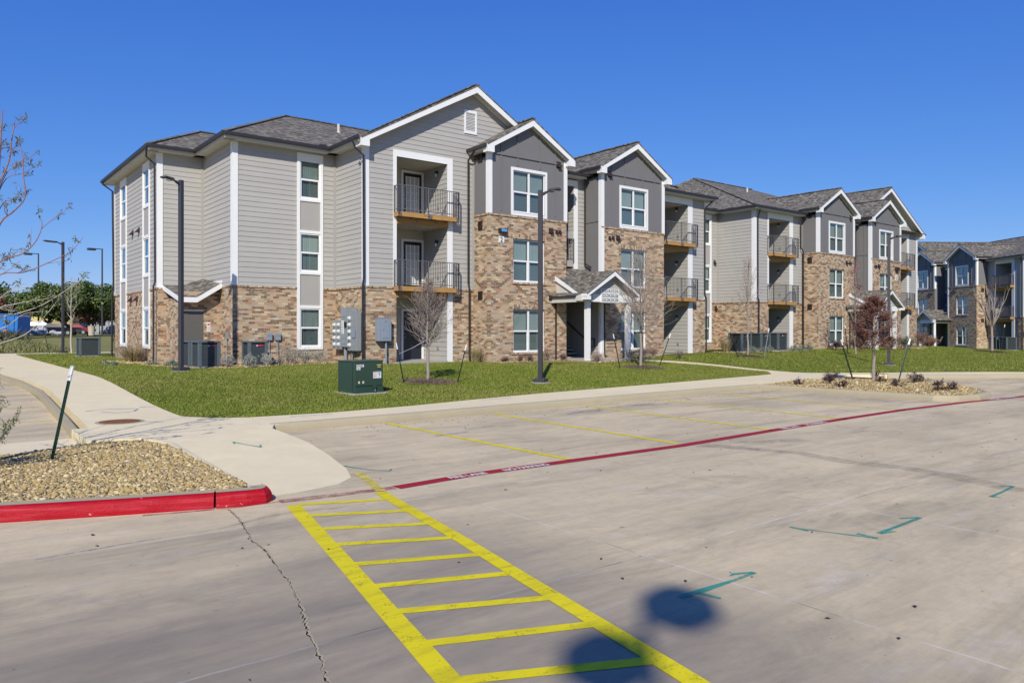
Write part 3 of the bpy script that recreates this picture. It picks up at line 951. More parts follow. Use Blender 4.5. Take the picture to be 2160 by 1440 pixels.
def wing(B, u0, u1, lside='brick', rside='brick', yback=1.15, roofback=8.0, rl=True, vents_l=False, vents_r=False, low=.0):
    uc = (u0+u1)/2; hw = (u1-u0)/2
    ZA = 11.25; SL = .58
    def wl(z): # gable limit of wall
        x = (ZA-.12-z)/SL
        return (uc-x, uc+x)
    f = Plane('f', 0); CZ = 6.93
    a0 = uc-.905; a1 = uc+.905
    ops = [(a0, a1, .92, 2.81), (a0, a1, 4.02, 5.91)]
    b = MB(); flat(b, f, u0, u1, low, CZ-.075, ops, reveal=.11)
    sides = [('l', u0, lside), ('r', u1, rside)]
    for k, c, st in sides:
        if st == 'brick': flat(b, Plane(k, c), 0, yback, low, CZ-.075)
    b.build('brick_wall', M['brick'], B)
    c_ = MB(); f.box(c_, u0-.03, CZ-.075, u1+.03, CZ, -.01, .035)
    for k, c, st in sides:
        if st == 'brick': Plane(k, c).box(c_, .0, CZ-.075, yback, CZ, -.01, .033)
    c_.build('brick_ledge', M['brick'], B, swap=True)
    for z0, z1 in ((.92, 2.81), (4.02, 5.91)): window(B, f, a0, a1, z0, z1, 2, o=-.06, sill=True, lintel=True)
    w3 = (a0-.02, a1+.02, 7.07, 8.93)
    p = MB(); flat(p, f, u0, u1, CZ, 9.58, [w3], off=0, reveal=.05)
    p.poly((u0, 0, 9.58), (u1, 0, 9.58), (min(u1, wl(9.75)[1]), 0, 9.75), (uc, 0, ZA-.12), (max(u0, wl(9.75)[0]), 0, 9.75))
    for k, c, st in sides:
        flat(p, Plane(k, c), 0, yback, CZ if st == 'brick' else .3, EZ-.1)
    p.build('panel_wall', M['dark_panel'], B)
    t = MB()
    f.box(t, u0+.2, CZ, u1-.2, CZ+.16, 0, .012)            # skirt board
    zt = lambda x: min(ZA-.3-SL*abs(x-uc), 99)
    battens(t, f, u0, u1, CZ+.16, zt, [uc-1.58, uc+1.53])
    battens(t, f, u0, u1, 9.15, zt, [uc-.66, uc+.63])
    f.box(t, u0+.3, 9.50, u1-.3, 9.575, 0, .05)
    for k, c, st in sides:
        pk = Plane(k, c)
        if st == 'brick': pk.box(t, .03, CZ, yback, CZ+.16, 0, .012)
        else:
            for x in (.45, .85): pk.box(t, x, .3, x+.05, EZ-.2, 0, .02)
            pk.box(t, .1, 7.17, yback, 7.22, 0, .03)
    t.build('batten', M['dark_panel'], B)
    window(B, f, *w3, 2, o=-.02, trim=.11)
    c = MB()
    zl = CZ+.003; corner(c, u0, 0, -1, -1, zl if lside == 'brick' else .3, EZ+.25, w=.17)
    corner(c, u1, 0, 1, -1, zl, EZ+.25, w=.17)
    c.build('corner_trim', M['white_trim'], B)
    # roof
    yf = -.30; ul = u0-.29; ur = u1+.29
    zl_ = ZA-SL*(uc-ul)
    roof(B, [[(ul, yf-.02, zl_+.02), (uc, yf-.02, ZA+.02), (uc, rl if rl is not True else roofback, ZA+.02), (ul, rl if rl is not True else roofback, zl_+.02)],
             [(uc, yf-.02, ZA+.02), (ur, yf-.02, zl_+.02), (ur, roofback, zl_+.02), (uc, roofback, ZA+.02)]])
    ridge_cap(B, [((uc, yf-.03, ZA+.035), (uc, min(roofback, 7), ZA+.035))])
    rakes(B, uc, ZA, ul, ur, yf, SL, SL, 0)
    g = MB()
    for (x, s) in ((ul, -1), (ur, 1)):
        g.box(x, yf+.04, zl_-.12, x+s*.1, yback if x < uc else yback, zl_+.02)
    g.build('gutter', M['bronze_metal'], B, bevel=.01)
    so = MB()
    for (x, s, xw) in ((ul, 1, u0), (ur, -1, u1)):
        so.quad((x, .0, zl_-.22), (xw, .0, zl_-.22), (xw, yback, zl_-.22), (x, yback, zl_-.22))
        so.box(x, .0, zl_-.22, x+s*.02, yback, zl_-.06)
    so.build('soffit', M['soffit'], B)
    # vents
    if lside == 'brick':
        for z in (9.42-.05, 6.45, 3.41): grille(B, Plane('l', u0), .6, z, .3, .36)
    if rside == 'brick':
        for z in (9.37, 6.45, 3.41): grille(B, Plane('r', u1), .6, z, .3, .36)

def porch(B, uc, v2=True):
    """gabled entry porch with a shed roof running up between the wings"""
    P = MB(); yf = -1.75; u0, u1 = uc-1.42, uc+1.42
    P.box(u0-.02, yf+.05, 3.18, u1+.02, yf+.31, 3.52)        # front beam
    root = P.build('porch', M['white_trim'], B)
    for x in (u0+.02, u1-.02-.2):
        m = MB(); m.box(x, yf+.08, .52, x+.2, yf+.28, 3.18); m.build('porch_post', M['white_trim'], root)
    m = MB()
    for x in (u0+.02, u1-.22): m.box(x, yf+.31, 3.19, x+.2, .0, 3.42)
    m.build('side_beam', M['soffit'], root)
    m = MB(); m.box(u0, yf+.3, 3.44, u1, 1.1, 3.46); m.build('ceiling', M['soffit'], root)
    # gable infill
    g = MB(); f = Plane('f', yf+.06); ZA = 4.62; SL = .62
    lim = lambda z: (uc-(ZA-.15-z)/SL, uc+(ZA-.15-z)/SL)
    siding(g, f, u0, u1, 3.52, ZA-.16, lim=lim, lap=.2); g.build('gable_siding', M['siding'], root)
    hw = 1.78; yb = yf-.28
    ze = ZA-SL*hw
    r = roof(root, [[(uc-hw, yb, ze), (uc, yb, ZA), (uc, .8, ZA), (uc-hw, .8, ze)], [(uc, yb, ZA), (uc+hw, yb, ze), (uc+hw, .8, ze), (uc, .8, ZA)]], 'porch_roof')
    # shed roof rising to the second floor between the wings
    def zs(y): return 3.52+(y-(-1.62))*.50
    a, b_ = uc-1.82, uc+1.15
    m = MB(); m.poly((a, -1.62, zs(-1.62)), (uc+.2, -1.62, zs(-1.62)), (uc+1.16, 0, zs(0)), (uc-1.16, 0, zs(0)), (a, 0, zs(0)))
    m.poly((uc-1.16, 0, zs(0)), (uc+1.16, 0, zs(0)), (uc+1.16, 1.14, zs(1.14)), (uc-1.16, 1.14, zs(1.14)))
    o = m.build('shed_roof', M['shingle'], root); md = o.modifiers.new('t', 'SOLIDIFY'); md.thickness = .04; md.offset = -1
    # white rake of the shed and the small cheek wall with pent roof beneath it
    m = MB(); m.poly((a-.03, -1.66, zs(-1.66)-.02), (a-.03, .0, zs(0)+.03), (a-.03, .0, zs(0)-.16), (a-.03, -1.66, zs(-1.66)-.17))
    m.poly((a-.03, -1.66, zs(-1.66)-.02), (a-.03, 0, zs(0)+.03), (a+.02, 0, zs(0)+.03), (a+.02, -1.66, zs(-1.66)-.02))
    m.build('shed_rake', M['white_trim'], root)
    m = MB(); m.poly((a+.06, -1.4, 3.5), (a+.06, 0, 3.5), (a+.06, 0, zs(0)-.05), (a+.06, -1.4, zs(-1.4)-.05)); m.build('cheek_wall', M['soffit'], root)
    m = MB(); m.poly((a-.32, -1.72, 3.42), (a+.06, -1.72, 3.60), (a+.06, 0, 3.60), (a-.32, 0, 3.42)); o = m.build('pent_roof', M['shingle'], root)
    m = MB(); m.box(a-.39, -1.72, 3.36, a-.32, -.0, 3.43); m.build('porch_gutter', M['bronze_metal'], root)
    m = MB(); m.poly((a-.32, -1.74, 3.2), (u0+.3, -1.74, 3.2), (u0+.3, -1.74, 3.52), (a-.0, -1.74, 3.52), (a-.32, -1.74, 3.41)); m.build('end_fascia', M['soffit'], root)
    m = MB(); m.box(a-.31, -1.72, 3.14, a-.29, -.0, 3.40); m.quad((a-.3, -1.7, 3.2), (u0+.02, -1.7, 3.2), (u0+.02, 0, 3.2), (a-.3, 0, 3.2)); m.build('porch_soffit', M['soffit'], root)
    # rake boards
    m = MB(); t = .035; h = .22
    for s in (-1, 1):
        ue = uc+s*hw
        m.poly((uc, yb, ZA+.01), (ue, yb, ze+.01), (ue, yb, ze-h*.8), (uc, yb, ZA-h*1.15)); m.poly((uc, yb, ZA-h*1.15), (ue, yb, ze-h*.8), (ue, yb+t, ze-h*.8), (uc, yb+t, ZA-h*1.15))
        m.poly((ue, yb, ze), (ue, yb+.3, ze), (ue, yb+.3, ze-h*.8), (ue, yb, ze-h*.8))
        m.box(ue, yb-.002, ze-.26, ue-s*.26, yb+.3, ze-.1)
        u2 = ue-s*.3; z2 = ZA-.12-SL*abs(uc-u2)
        m.poly((uc, yf+.035, ZA-.12), (u2, yf+.035, z2), (u2, yf+.035, z2-.06), (uc, yf+.035, ZA-.19))
    m.build('porch_rake', M['white_trim'], root)
    m = MB()
    for s in (-1, 1):
        ue = uc+s*hw; m.poly((uc, yb+t, ZA-.08), (ue, yb+t, ze-.08), (ue, yf+.06, ze-.08), (uc, yf+.06, ZA-.08))
    m.build('rake_soffit', M['soffit'], root)
    m = MB(); m.tube([(u0-.42, -.06, 3.38), (u0-.42, -.06, .5)], .04, 4); m.tube([(uc+1.3, -.05, 3.35), (uc+1.3, -.05, .75), (uc+1.36, -.12, .6)], .04, 4)
    m.build('porch_downspout', M['bronze_metal'], root)
    # slab
    m = MB(); m.box(u0-.05, yf-.05, .3, u1+.05, 1.15, .56); m.build('porch_slab', M['pad_concrete'], root)
    return root

def breezeway(B, x0, x1, yw=1.15):
    """the open stair passage between two wings: full width below, framed opening above"""
    s = MB(); f = Plane('f', yw); o1 = x0+1.52
    siding(s, f, o1+.25, x1, 4.4, EZ-.15); s.build('siding_wall', M['siding'], B)
    s = MB(); siding(s, Plane('l', o1), yw, yw+3.4, 4.4, 8.95); siding(s, Plane('r', x0), yw, yw+9, .5, 8.95); siding(s, Plane('l', x1-.02), -.0, yw+5, .5, 4.3); s.build('passage_siding', M['siding'], B)
    t = MB(); f.box(t, o1, 4.4, o1+.25, 9.22, -.12, .034); f.box(t, x0+.02, 8.93, o1, 9.22, -.1, .036); t.build('passage_trim', M['white_trim'], B)
    t = MB(); t.box(x1-.03, -.035, .5, x1+.16, .0, 4.2); t.box(x1-.06, -.0, .5, x1-.03, .14, 4.2); t.build('passage_jamb', M['white_trim'], B)
    w = MB()
    w.box(x1, yw+9, .5, x0, yw+9.1, 9); w.box(x0, yw+.1, 8.95, o1+4, yw+9, 9.0)
    w.quad((o1+.01, yw+3.4, 4.3), (o1+3, yw+3.4, 4.3), (o1+3, yw+3.4, 9), (o1+.01, yw+3.4, 9))
    w.quad((x0, yw+4.9, .5), (x1, yw+4.9, .5), (x1, yw+4.9, 4.2), (x0, yw+4.9, 4.2))
    w.build('passage_wall', M['recess_wall'], B)
    fl = MB(); fl.box(x0, yw+.05, 6.37, o1, yw+9, 6.72); fl.build('landing', M['pad_concrete'], B)
    fl = MB(); fl.box(x0, yw, .4, x1, yw+9, .60); fl.build('landing', M['pad_concrete'], B)
    fl = MB(); fl.box(x0, yw+.02, 5.0, o1, yw+1.3, 5.3); fl.build('landing', M['pad_concrete'], B)
    r = MB(); railing(r, [(x0+.03, yw-.03), (o1-.02, yw-.03)], 5.3); r.build('landing_railing', M['rail_metal'], B)
    st = MB(); sx0, sx1, sy = x0+1.02, x0+2.16, yw+.45
    for i in range(13):
        st.box(sx0, sy+i*.27, .60+(i+.70)*.178, sx1, sy+i*.27+.29, .60+(i+1)*.178)
    S = st.build('stair', M['stair_gray'], B)
    h = MB(); h.bar((sx0-.03, sy-.1, .55), (sx0-.03, sy+13*.27, .60+13*.178), .05, .26); h.build('stringer', M['bronze_metal'], S)
    h = MB(); X = sx0-.03
    h.bar((X, sy, 1.65), (X, sy+3.4, 3.9), .05); h.bar((X, sy, .6), (X, sy, 1.65), .05); h.bar((X, sy, 1.15), (X, sy+3.4, 3.4), .035)
    h.bar((X, sy, .95), (X, sy+3.4, 3.2), .03); h.bar((X, sy+1.1, 1.3), (X, sy+1.1, 2.4), .05)
    for k in range(4): h.bar((X+.12+k*.1, sy-.02, .62), (X+.12+k*.1, sy-.02, 1.35), .02)
    h.bar((x1-.10, yw-.75, 1.48), (x1-.10, yw-.1, 1.48), .04); h.bar((x1-.10, yw-.1, 1.48), (x1-.10, yw+1.5, 2.5), .04); h.bar((x1-.10, yw-.75, 1.48), (x1-.10, yw-.75, 1.1), .04); h.bar((x1-.10, yw-.75, 1.1), (x1-.10, yw-.1, 1.1), .03)
    h.build('handrail', M['bronze_metal'], S)

def downspout(B, pts, r=.045):
    m = MB(); m.tube(pts, r, 4); m.build('downspout', M['bronze_metal'], B)

def make_building(name, label):
    B = thing(name, label, 'apartment building')
    G0, G1 = -5.27, 42.97
    # ---- end block A and inset block B (left end)
    pA = Plane('l', -11.38)
    opsA = [strip(B, pA, 9.02, 10.29), strip(B, pA, 13.65, 15.06)]
    lower_upper(B, pA, 7.71, 16.57, opsA)
    lower_upper(B, Plane('f', 7.71), -11.38, -9.56)
    lower_upper(B, Plane('l', -9.56), 3.82, 7.71)
    pB = Plane('f', 3.82)
    lower_upper(B, pB, -9.56, G0, [strip(B, pB, -6.97, -5.84)])
    lower_upper(B, Plane('l', G0), 1.15, 3.82)
    for v, z in ((12.32, 6.4), (11.07, 6.4), (12.72, 3.32), (11.5, 3.32)): vent_hood(B, pA, v, z, .26, .26, .2)
    # ---- gable block front with balcony
    pG = Plane('f', 1.15); ua = -.1; ZG = 12.52; SG = .558
    bay = (-3.84, -1.37)
    lim = lambda z: (ua-(ZG-.1-z)/SG, ua+(ZG-.1-z)/SG)
    bops = [(bay[0], bay[1], -1, 9.0)]
    b = MB(); flat(b, pG, G0, bay[0], 0, CAPZ-.07); flat(b, pG, bay[1]+.27, 0, 0, CAPZ-.07)
    b.build('brick_wall', M['brick'], B)
    c = MB(); cap(c, pG, G0, bay[0], CAPZ); cap(c, pG, bay[1]+.27, 0, CAPZ); c.build('brick_ledge', M['brick'], B, swap=True)
    s = MB(); siding(s, pG, G0, 0, CAPZ, 9.2, bops); siding(s, pG, G0, 5.0, 9.2, ZG-.1, [], lim)
    s.build('siding_wall', M['siding'], B)
    balcony_bay(B, *bay, 1.15)
    g = MB(); pG.box(g, -.49, 10.49, -.41, 11.52, 0, .05); pG.box(g, .09, 10.49, .17, 11.52, 0, .05); pG.box(g, -.41, 11.40, .09, 11.52, 0, .052); pG.box(g, -.41, 10.49, .09, 10.61, 0, .052)
    V = g.build('gable_vent', M['white_trim'], B)
    g = MB()
    for i in range(12):
        z = 10.62+i*.066; g.bar((-.41, 1.15-.012, z+.02), (.09, 1.15-.012, z+.02), .045, .02, up=(0, -.6, 1))
    g.build('louver', M['white_trim'], V)
    # ---- wings
    wing(B, 0, 4.48, 'brick', 'panel', rl=1.13)
    wing(B, 6.76, 11.32, 'panel', 'brick')
    wing(B, 26.38, 30.94, 'brick', 'panel')
    wing(B, 33.22, 37.7, 'panel', 'brick')
    f0 = Plane('f', 0)
    for base in (0, 26.38):
        vent_hood(B, f0, base+3.52, 6.43, .24, .26, .14); vent_hood(B, f0, base+3.87, 6.42, .15, .17, .1); vent_hood(B, f0, base+4.07, 6.43, .15, .17, .1)
        vent_hood(B, f0, base+3.52, 3.38, .24, .26, .14)
        vent_hood(B, f0, base+3.98, 9.5, .26, .3, .16)
    for base in (6.76, 33.22):
        vent_hood(B, f0, base+1.13, 6.44, .24, .26, .14); vent_hood(B, f0, base+.79, 6.41, .15, .17, .1); vent_hood(B, f0, base+.56, 6.4, .15, .17, .1)
        vent_hood(B, f0, base+.56, 9.5, .26, .3, .16)
    breezeway(B, 4.48, 6.76); breezeway(B, 30.94, 33.22)
    porch(B, 5.62); porch(B, 32.08)
    # ---- balcony block C
    bc = (12.5, 14.7)
    p1 = Plane('f', 1.15)
    def block(u0, u1, bay, ltrim, rtrim, rj):
        ops = [(bay[0], bay[1], -1, 9.0)]
        b = MB(); flat(b, p1, u0, bay[0], 0, CAPZ-.07); flat(b, p1, bay[1]+rj, u1, 0, CAPZ-.07); b.build('brick_wall', M['brick'], B)
        c = MB(); cap(c, p1, u0, bay[0], CAPZ); cap(c, p1, bay[1]+rj, u1, CAPZ); c.build('brick_ledge', M['brick'], B, swap=True)
        s = MB(); siding(s, p1, u0, u1, CAPZ, 9.28, ops); s.build('siding_wall', M['siding'], B)
        balcony_bay(B, *bay, 1.15, rj=rj, lj=.12, ceil=8.9, hz=9.26, doors='gray')
    block(11.32, 16.22, bc, False, True, .38)
    block(21.05, 26.38, (22.55, 24.88), True, False, .38)
    lower_upper(B, Plane('r', 16.22), 1.15, 3.86)
    pR = Plane('f', 3.86)
    lower_upper(B, pR, 16.22, 21.05, [strip(B, pR, 19.25, 20.38), strip(B, pR, 16.9, 18.03)])
    lower_upper(B, Plane('l', 21.05), 1.15, 3.86)
    vent_hood(B, pR, 20.72, 6.2, .2, .3, .14); vent_hood(B, pR, 20.85, 3.3, .2, .3, .14)
    # ---- right gable block
    ur = 37.8
    lim2 = lambda z: (ur-(ZG-.1-z)/SG, ur+(ZG-.1-z)/SG)
    bay2 = (39.2, 41.25); ops2 = [(bay2[0], bay2[1], -1, 9.0)]
    b = MB(); flat(b, p1, 37.7, bay2[0], 0, CAPZ-.07); flat(b, p1, bay2[1]+.3, G1, 0, CAPZ-.07); b.build('brick_wall', M['brick'], B)
    c = MB(); cap(c, p1, 37.7, bay2[0], CAPZ); cap(c, p1, bay2[1]+.3, G1, CAPZ); c.build('brick_ledge', M['brick'], B, swap=True)
    s = MB(); siding(s, p1, 37.7, G1, CAPZ, 9.2, ops2); siding(s, p1, 32.6, G1, 9.2, ZG-.1, [], lim2); s.build('siding_wall', M['siding'], B)
    balcony_bay(B, *bay2, 1.15, rj=.3)
    lower_upper(B, Plane('r', G1), 1.15, 20.5)
    # back and far closing walls
    b = MB(); Plane('b', 20.5).quad(b, -9.56, 0, G1, CAPZ); Plane('b', 16.57).quad(b, -11.38, 0, -9.56, CAPZ); Plane('l', -9.56).quad(b, 16.57, 0, 20.5, CAPZ); b.build('brick_wall', M['brick'], B)
    s = MB(); siding(s, Plane('b', 20.5), -9.56, G1, CAPZ, 9.3); siding(s, Plane('b', 16.57), -11.38, -9.56, CAPZ, 9.3); siding(s, Plane('l', -9.56), 16.57, 20.5, CAPZ, 9.3); s.build('siding_wall', M['siding'], B)
    # ---- corner boards
    c = MB(); z0 = CAPZ+.003; z1 = 9.27
    corner(c, -11.38, 7.71, -1, -1, z0, z1); corner(c, -11.38, 16.57, -1, 1, z0, z1); corner(c, -9.56, 3.82, -1, -1, z0, z1)
    corner(c, G0, 1.15, -1, -1, z0, z1); corner(c, 16.22, 1.15, 1, -1, z0, z1, w=.1); corner(c, 21.05, 1.15, -1, -1, z0, z1)
    corner(c, G1, 1.15, 1, -1, z0, z1, w=.16)
    c.build('corner_trim', M['white_trim'], B)
    c = MB()                                                     # plain boards in the inside corners
    for (x, y, sx) in ((-9.56, 7.71, -1), (G0, 3.82, -1), (21.05, 3.86, -1), (0, 1.15, -1)):
        zz = CAPZ+.004 if x != 0 else CAPZ+.004
        c.box(x-.09, y-.032, zz, x, y, 9.27); c.box(x-.032, y-.09, zz, x, y-.032, 9.27)
    c.build('inside_corner_trim', M['panel'], B)
    # ---- utility closet in the nook
    k = MB(); fk = Plane('f', 5.45)
    flat(k, fk, -11.05, -9.56, 0, 3.45, [(-10.98, -10.18, 0, 2.72)], reveal=.08); flat(k, Plane('l', -11.05), 5.45, 7.71, 0, 3.2)
    K = k.build('utility_closet', M['brick'], B)
    d = MB(); fk.box(d, -10.98, .5, -10.18, 2.66, -.08, -.05); d.build('closet_door', M['door_gray'], K)
    d = MB(); fk.box(d, -10.98, 2.66, -10.18, 2.72, -.09, -.01); d.build('door_head', M['white_trim'], K)
    Pz = [(-11.2, 7.7, 3.78), (-11.2, 5.05, 3.2), (-10.55, 5.05, 3.2), (-9.575, 5.05, 3.82)]
    r = MB(); r.poly(Pz[0], Pz[1], Pz[2], (-10.55, 7.7, 3.78)); r.poly(Pz[2], Pz[3], (-9.575, 7.7, 4.1), (-10.55, 7.7, 3.78)); o = r.build('closet_roof', M['shingle'], K)
    w = MB(); h = .2
    for i in range(3):
        a, b_ = Pz[i], Pz[i+1]
        w.poly(a, b_, (b_[0], b_[1], b_[2]-h), (a[0], a[1], a[2]-h)); 
    w.poly((-11.2, 5.05, 3.0), (-10.55, 5.05, 3.0), (-10.55, 5.45, 3.05), (-11.2, 5.45, 3.05)); w.poly((-10.55, 5.05, 3.0), (-9.58, 5.05, 3.62), (-9.58, 5.45, 3.62), (-10.55, 5.45, 3.05))
    w.poly((-11.2, 5.05, 3.0), (-11.2, 7.7, 3.58), (-11.05, 7.7, 3.58), (-11.05, 5.05, 3.0))
    w.box(-9.63, 5.0, 3.8, -9.59, 7.7, 3.9); w.build('closet_fascia', M['white_trim'], K)
    # ---- eaves
    eave(B, [((-11.83, 7.26), (-11.83, 17.02), (1, 0), .45), ((-11.83, 7.26), (-10.01, 7.26), (0, 1), .45),
             ((-10.01, 3.37), (-10.01, 7.26), (1, 0), .45), ((-10.01, 3.37), (-5.72, 3.37), (0, 1), .45),
             ((-5.72, .75), (-5.72, 3.37), (1, 0), .45), ((4.8, .70), (6.47, .70), (0, 1), .45),
             ((11.62, .70), (16.67, .70), (0, 1), .45), ((16.67, .70), (16.67, 3.41), (-1, 0), .45), ((16.67, 3.41), (20.6, 3.41), (0, 1), .45),
             ((20.6, .70), (20.6, 3.41), (1, 0), .45), ((20.6, .70), (26.08, .70), (0, 1), .45), ((31.24, .7), (32.93, .7), (0, 1), .45),
             ((43.42, .75), (43.42, 20.9), (-1, 0), .45), ((-10, 20.95), (43.4, 20.95), (0, -1), .45)])
    # ---- roofs
    E = EZ+.03; YR = 12.14
    roof(B, [[(-11.85, 7.24, E), (-11.85, 17.04, E), (-8.53, YR, 11.5)],
             [(-11.85, 7.24, E), (-5, 7.24, E), (-5, YR, 11.5), (-8.53, YR, 11.5)],
             [(-11.85, 17.04, E), (-5, 17.04, E), (-5, YR, 11.5), (-8.53, YR, 11.5)]])
    sB = (13.02-E)/(YR-3.35)
    roof(B, [[(-10.03, 3.35, E), (-10.03, 20.95, E), (-4.26, YR, 13.02)],
             [(-10.03, 3.35, E), (6, 3.35, E), (6, YR, 13.02), (-4.26, YR, 13.02)],
             [(-10.03, 20.95, E), (43.4, 20.95, E), (35, YR, 13.02), (-4.26, YR, 13.02)]])
    ridge_cap(B, [((-8.53, YR, 11.52), (-6, YR, 11.52)), ((-4.26, YR, 13.04), (27, YR, 13.04)), ((-4.26, YR, 13.04), (-10.03, 3.35, E+.02)), ((-8.53, YR, 11.52), (-11.85, 7.24, E+.02))])
    # gable block left
    yg = .70; z0 = ZG-SG*5.55; 
    roof(B, [[(-5.65, yg-.02, z0+.02), (ua, yg-.02, ZG+.02), (ua, 11.0, ZG+.02), (-5.65, 11, z0+.02)],
             [(ua, yg-.02, ZG+.02), (4.9, yg-.02, ZG-SG*5.0+.02), (4.9, 6, ZG-SG*5.0+.02), (4.9, 11, ZG-SG*5.0+.02), (ua, 11, ZG+.02)]])
    ridge_cap(B, [((ua, yg-.03, ZG+.035), (ua, 10.8, ZG+.035))])
    rakes(B, ua, ZG, -5.65, None, yg, SG, SG, 1.15)
    m = MB(); h = .27
    m.poly((ua, yg, ZG), (4.9, yg, ZG-SG*5), (4.9, yg, ZG-SG*5-.25), (ua, yg, ZG-.31)); m.build('rake_board', M['white_trim'], B)
    m = MB(); m.poly((ua, yg+.03, ZG-.16), (4.9, yg+.03, ZG-SG*5-.16), (4.9, 1.15, ZG-SG*5-.16), (ua, 1.15, ZG-.16)); m.build('rake_soffit', M['soffit'], B)
    m = MB(); m.poly((ua, 1.12, ZG-.16), (4.9, 1.12, ZG-SG*5-.16), (4.9, 1.12, ZG-SG*5-.24), (ua, 1.12, ZG-.25)); m.build('frieze', M['white_trim'], B)
    # C and recess
    roof(B, [[(4.85, .68, E), (16.69, .68, E), (16.69-5.0, YR, 13.0), (4.85, YR, 13.0)],
             [(16.69, .68, E), (16.69, 8, E+1.0), (13.5, 8.0, 11.9)],
             [(11.6, 3.39, E), (26, 3.39, E), (26, YR, 13.02), (11.6, YR, 13.02)]])
    # D
    roof(B, [[(20.58, .68, E), (26.3, .68, E), (43.4, .68, E), (36.9, YR, 13.93), (29.2, YR, 13.93)],
             [(20.58, .68, E), (29.2, YR, 13.93), (20.58, 20.95, E)],
             [(43.44, .68, E), (43.44, 20.95, E), (36.9, YR, 13.93)],
             [(20.58, 20.95, E), (43.44, 20.95, E), (36.9, YR, 13.93), (29.2, YR, 13.93)]])
    ridge_cap(B, [((29.2, YR, 13.95), (36.9, YR, 13.95)), ((29.2, YR, 13.95), (20.58, .68, E+.02))])
    roof(B, [[(32.9, yg-.02, ZG-SG*4.9+.02), (ur, yg-.02, ZG+.02), (ur, 10.0, ZG+.02), (32.9, 10, ZG-SG*4.9+.02)],
             [(ur, yg-.02, ZG+.02), (43.4, yg-.02, ZG-SG*5.6+.02), (43.4, 10, ZG-SG*5.6+.02), (ur, 10, ZG+.02)]])
    ridge_cap(B, [((ur, yg-.03, ZG+.035), (ur, 9.8, ZG+.035))])
    rakes(B, ur, ZG, None, 43.4, yg, SG, SG, 1.15)
    m = MB(); m.poly((ur, yg, ZG), (32.9, yg, ZG-SG*4.9), (32.9, yg, ZG-SG*4.9-.25), (ur, yg, ZG-.31)); m.build('rake_board', M['white_trim'], B)
    m = MB(); m.poly((ur, yg+.03, ZG-.16), (32.9, yg+.03, ZG-SG*4.9-.16), (32.9, 1.15, ZG-SG*4.9-.16), (ur, 1.15, ZG-.16)); m.build('rake_soffit', M['soffit'], B)
    # plumbing stacks
    for (x, y, z) in ((-2.6, 9.2, 11.75), (31.0, 8.5, 12.35)):
        m = MB(); m.tube([(x, y, z-.2), (x, y, z+.5)], .07, 8); m.tube([(x, y, z-.1), (x, y, z+.1)], [.2, .09], 8); m.build('vent_pipe', M['soffit'], B)
    for (x, y) in ((-9.7, 7.3), (-5.95, 3.4), (20.3, 3.5)):   # diverters in the roof valleys
        m = MB(); m.box(x-.22, y-.1, EZ, x+.05, y+.1, EZ+.12); m.build('splash_guard', M['bronze_metal'], B)
    # ---- downspouts
    zt = EZ-.14; jog = CAPZ+.05
    downspout(B, [(-11.9, 7.35, zt), (-11.85, 7.6, zt-.28), (-11.48, 7.83, zt-.5), (-11.46, 7.83, jog+.2), (-11.52, 7.83, jog), (-11.52, 7.83, .6), (-11.62, 7.7, .52)])
    downspout(B, [(-11.88, 16.9, zt), (-11.5, 16.45, zt-.4), (-11.46, 16.4, jog+.2), (-11.53, 16.4, jog), (-11.53, 16.4, .6)])
    downspout(B, [(-5.9, .95, zt), (-5.75, 1.0, zt-.28), (-5.38, 1.03, zt-.5), (-5.36, 1.03, jog+.25), (-5.42, 1.0, jog), (-5.42, 1.0, .55)])
    downspout(B, [(-.34, .62, 9.62), (-.33, 1.05, 9.3), (-.33, 1.05, jog+.25), (-.31, 1.0, jog), (-.31, 1.0, .9), (-.36, .9, .6)])
    downspout(B, [(16.5, .72, zt), (16.2, .9, zt-.3), (16.10, 1.06, zt-.5), (16.10, 1.06, jog+.2), (16.18, 1.03, jog), (16.18, 1.03, .6)])
    downspout(B, [(21.1, .75, zt), (21.15, .9, zt-.3), (21.28, 1.06, zt-.5), (21.28, 1.06, jog+.2), (21.34, 1.03, jog), (21.34, 1.03, .6)])
    downspout(B, [(26.05, .72, zt), (26.0, .95, zt-.3), (26.02, 1.02, zt-.6), (26.02, 1.02, 7.3), (26.2, .95, 7.0), (26.2, .95, .6)])
    for x in (6.4, 32.85): downspout(B, [(x, .72, zt), (x+.15, .95, zt-.3), (x+.22, 1.0, zt-.5), (x+.22, 1.0, 5.2), (x+.24, .6, 4.95)])
    return B

B1 = make_building('apartment_building', 'long three-storey apartment building in brick and grey siding across the middle, with sunlit front')
# ------------------------------------------------------------------ ground
sheet('ground', [(-160, -60), (150, -60), (150, 210), (-160, 210)], L_h, -.08, M['field'], step=3, kind='structure', wall=False)
far = MB(); far.quad((-2500, -2500, -.6), (2500, -2500, -.6), (2500, 2500, -.6), (-2500, 2500, -.6)); o = far.build('terrain', M['field']); o['kind'] = 'structure'
sheet('parking_lot', [(-60, -59), (70, -59), (70, -24), (24, -19.0), (19, -16.2), (15, -13.9), (11, -11), (9.3, -10), (-13, -10), (-16.7, -10), (-16.85, -3), (-17.1, 4), (-17.3, 30), (-60, 30)], L_h, 0, M['lot_concrete'], step=1.2, kind='structure', wall=False)

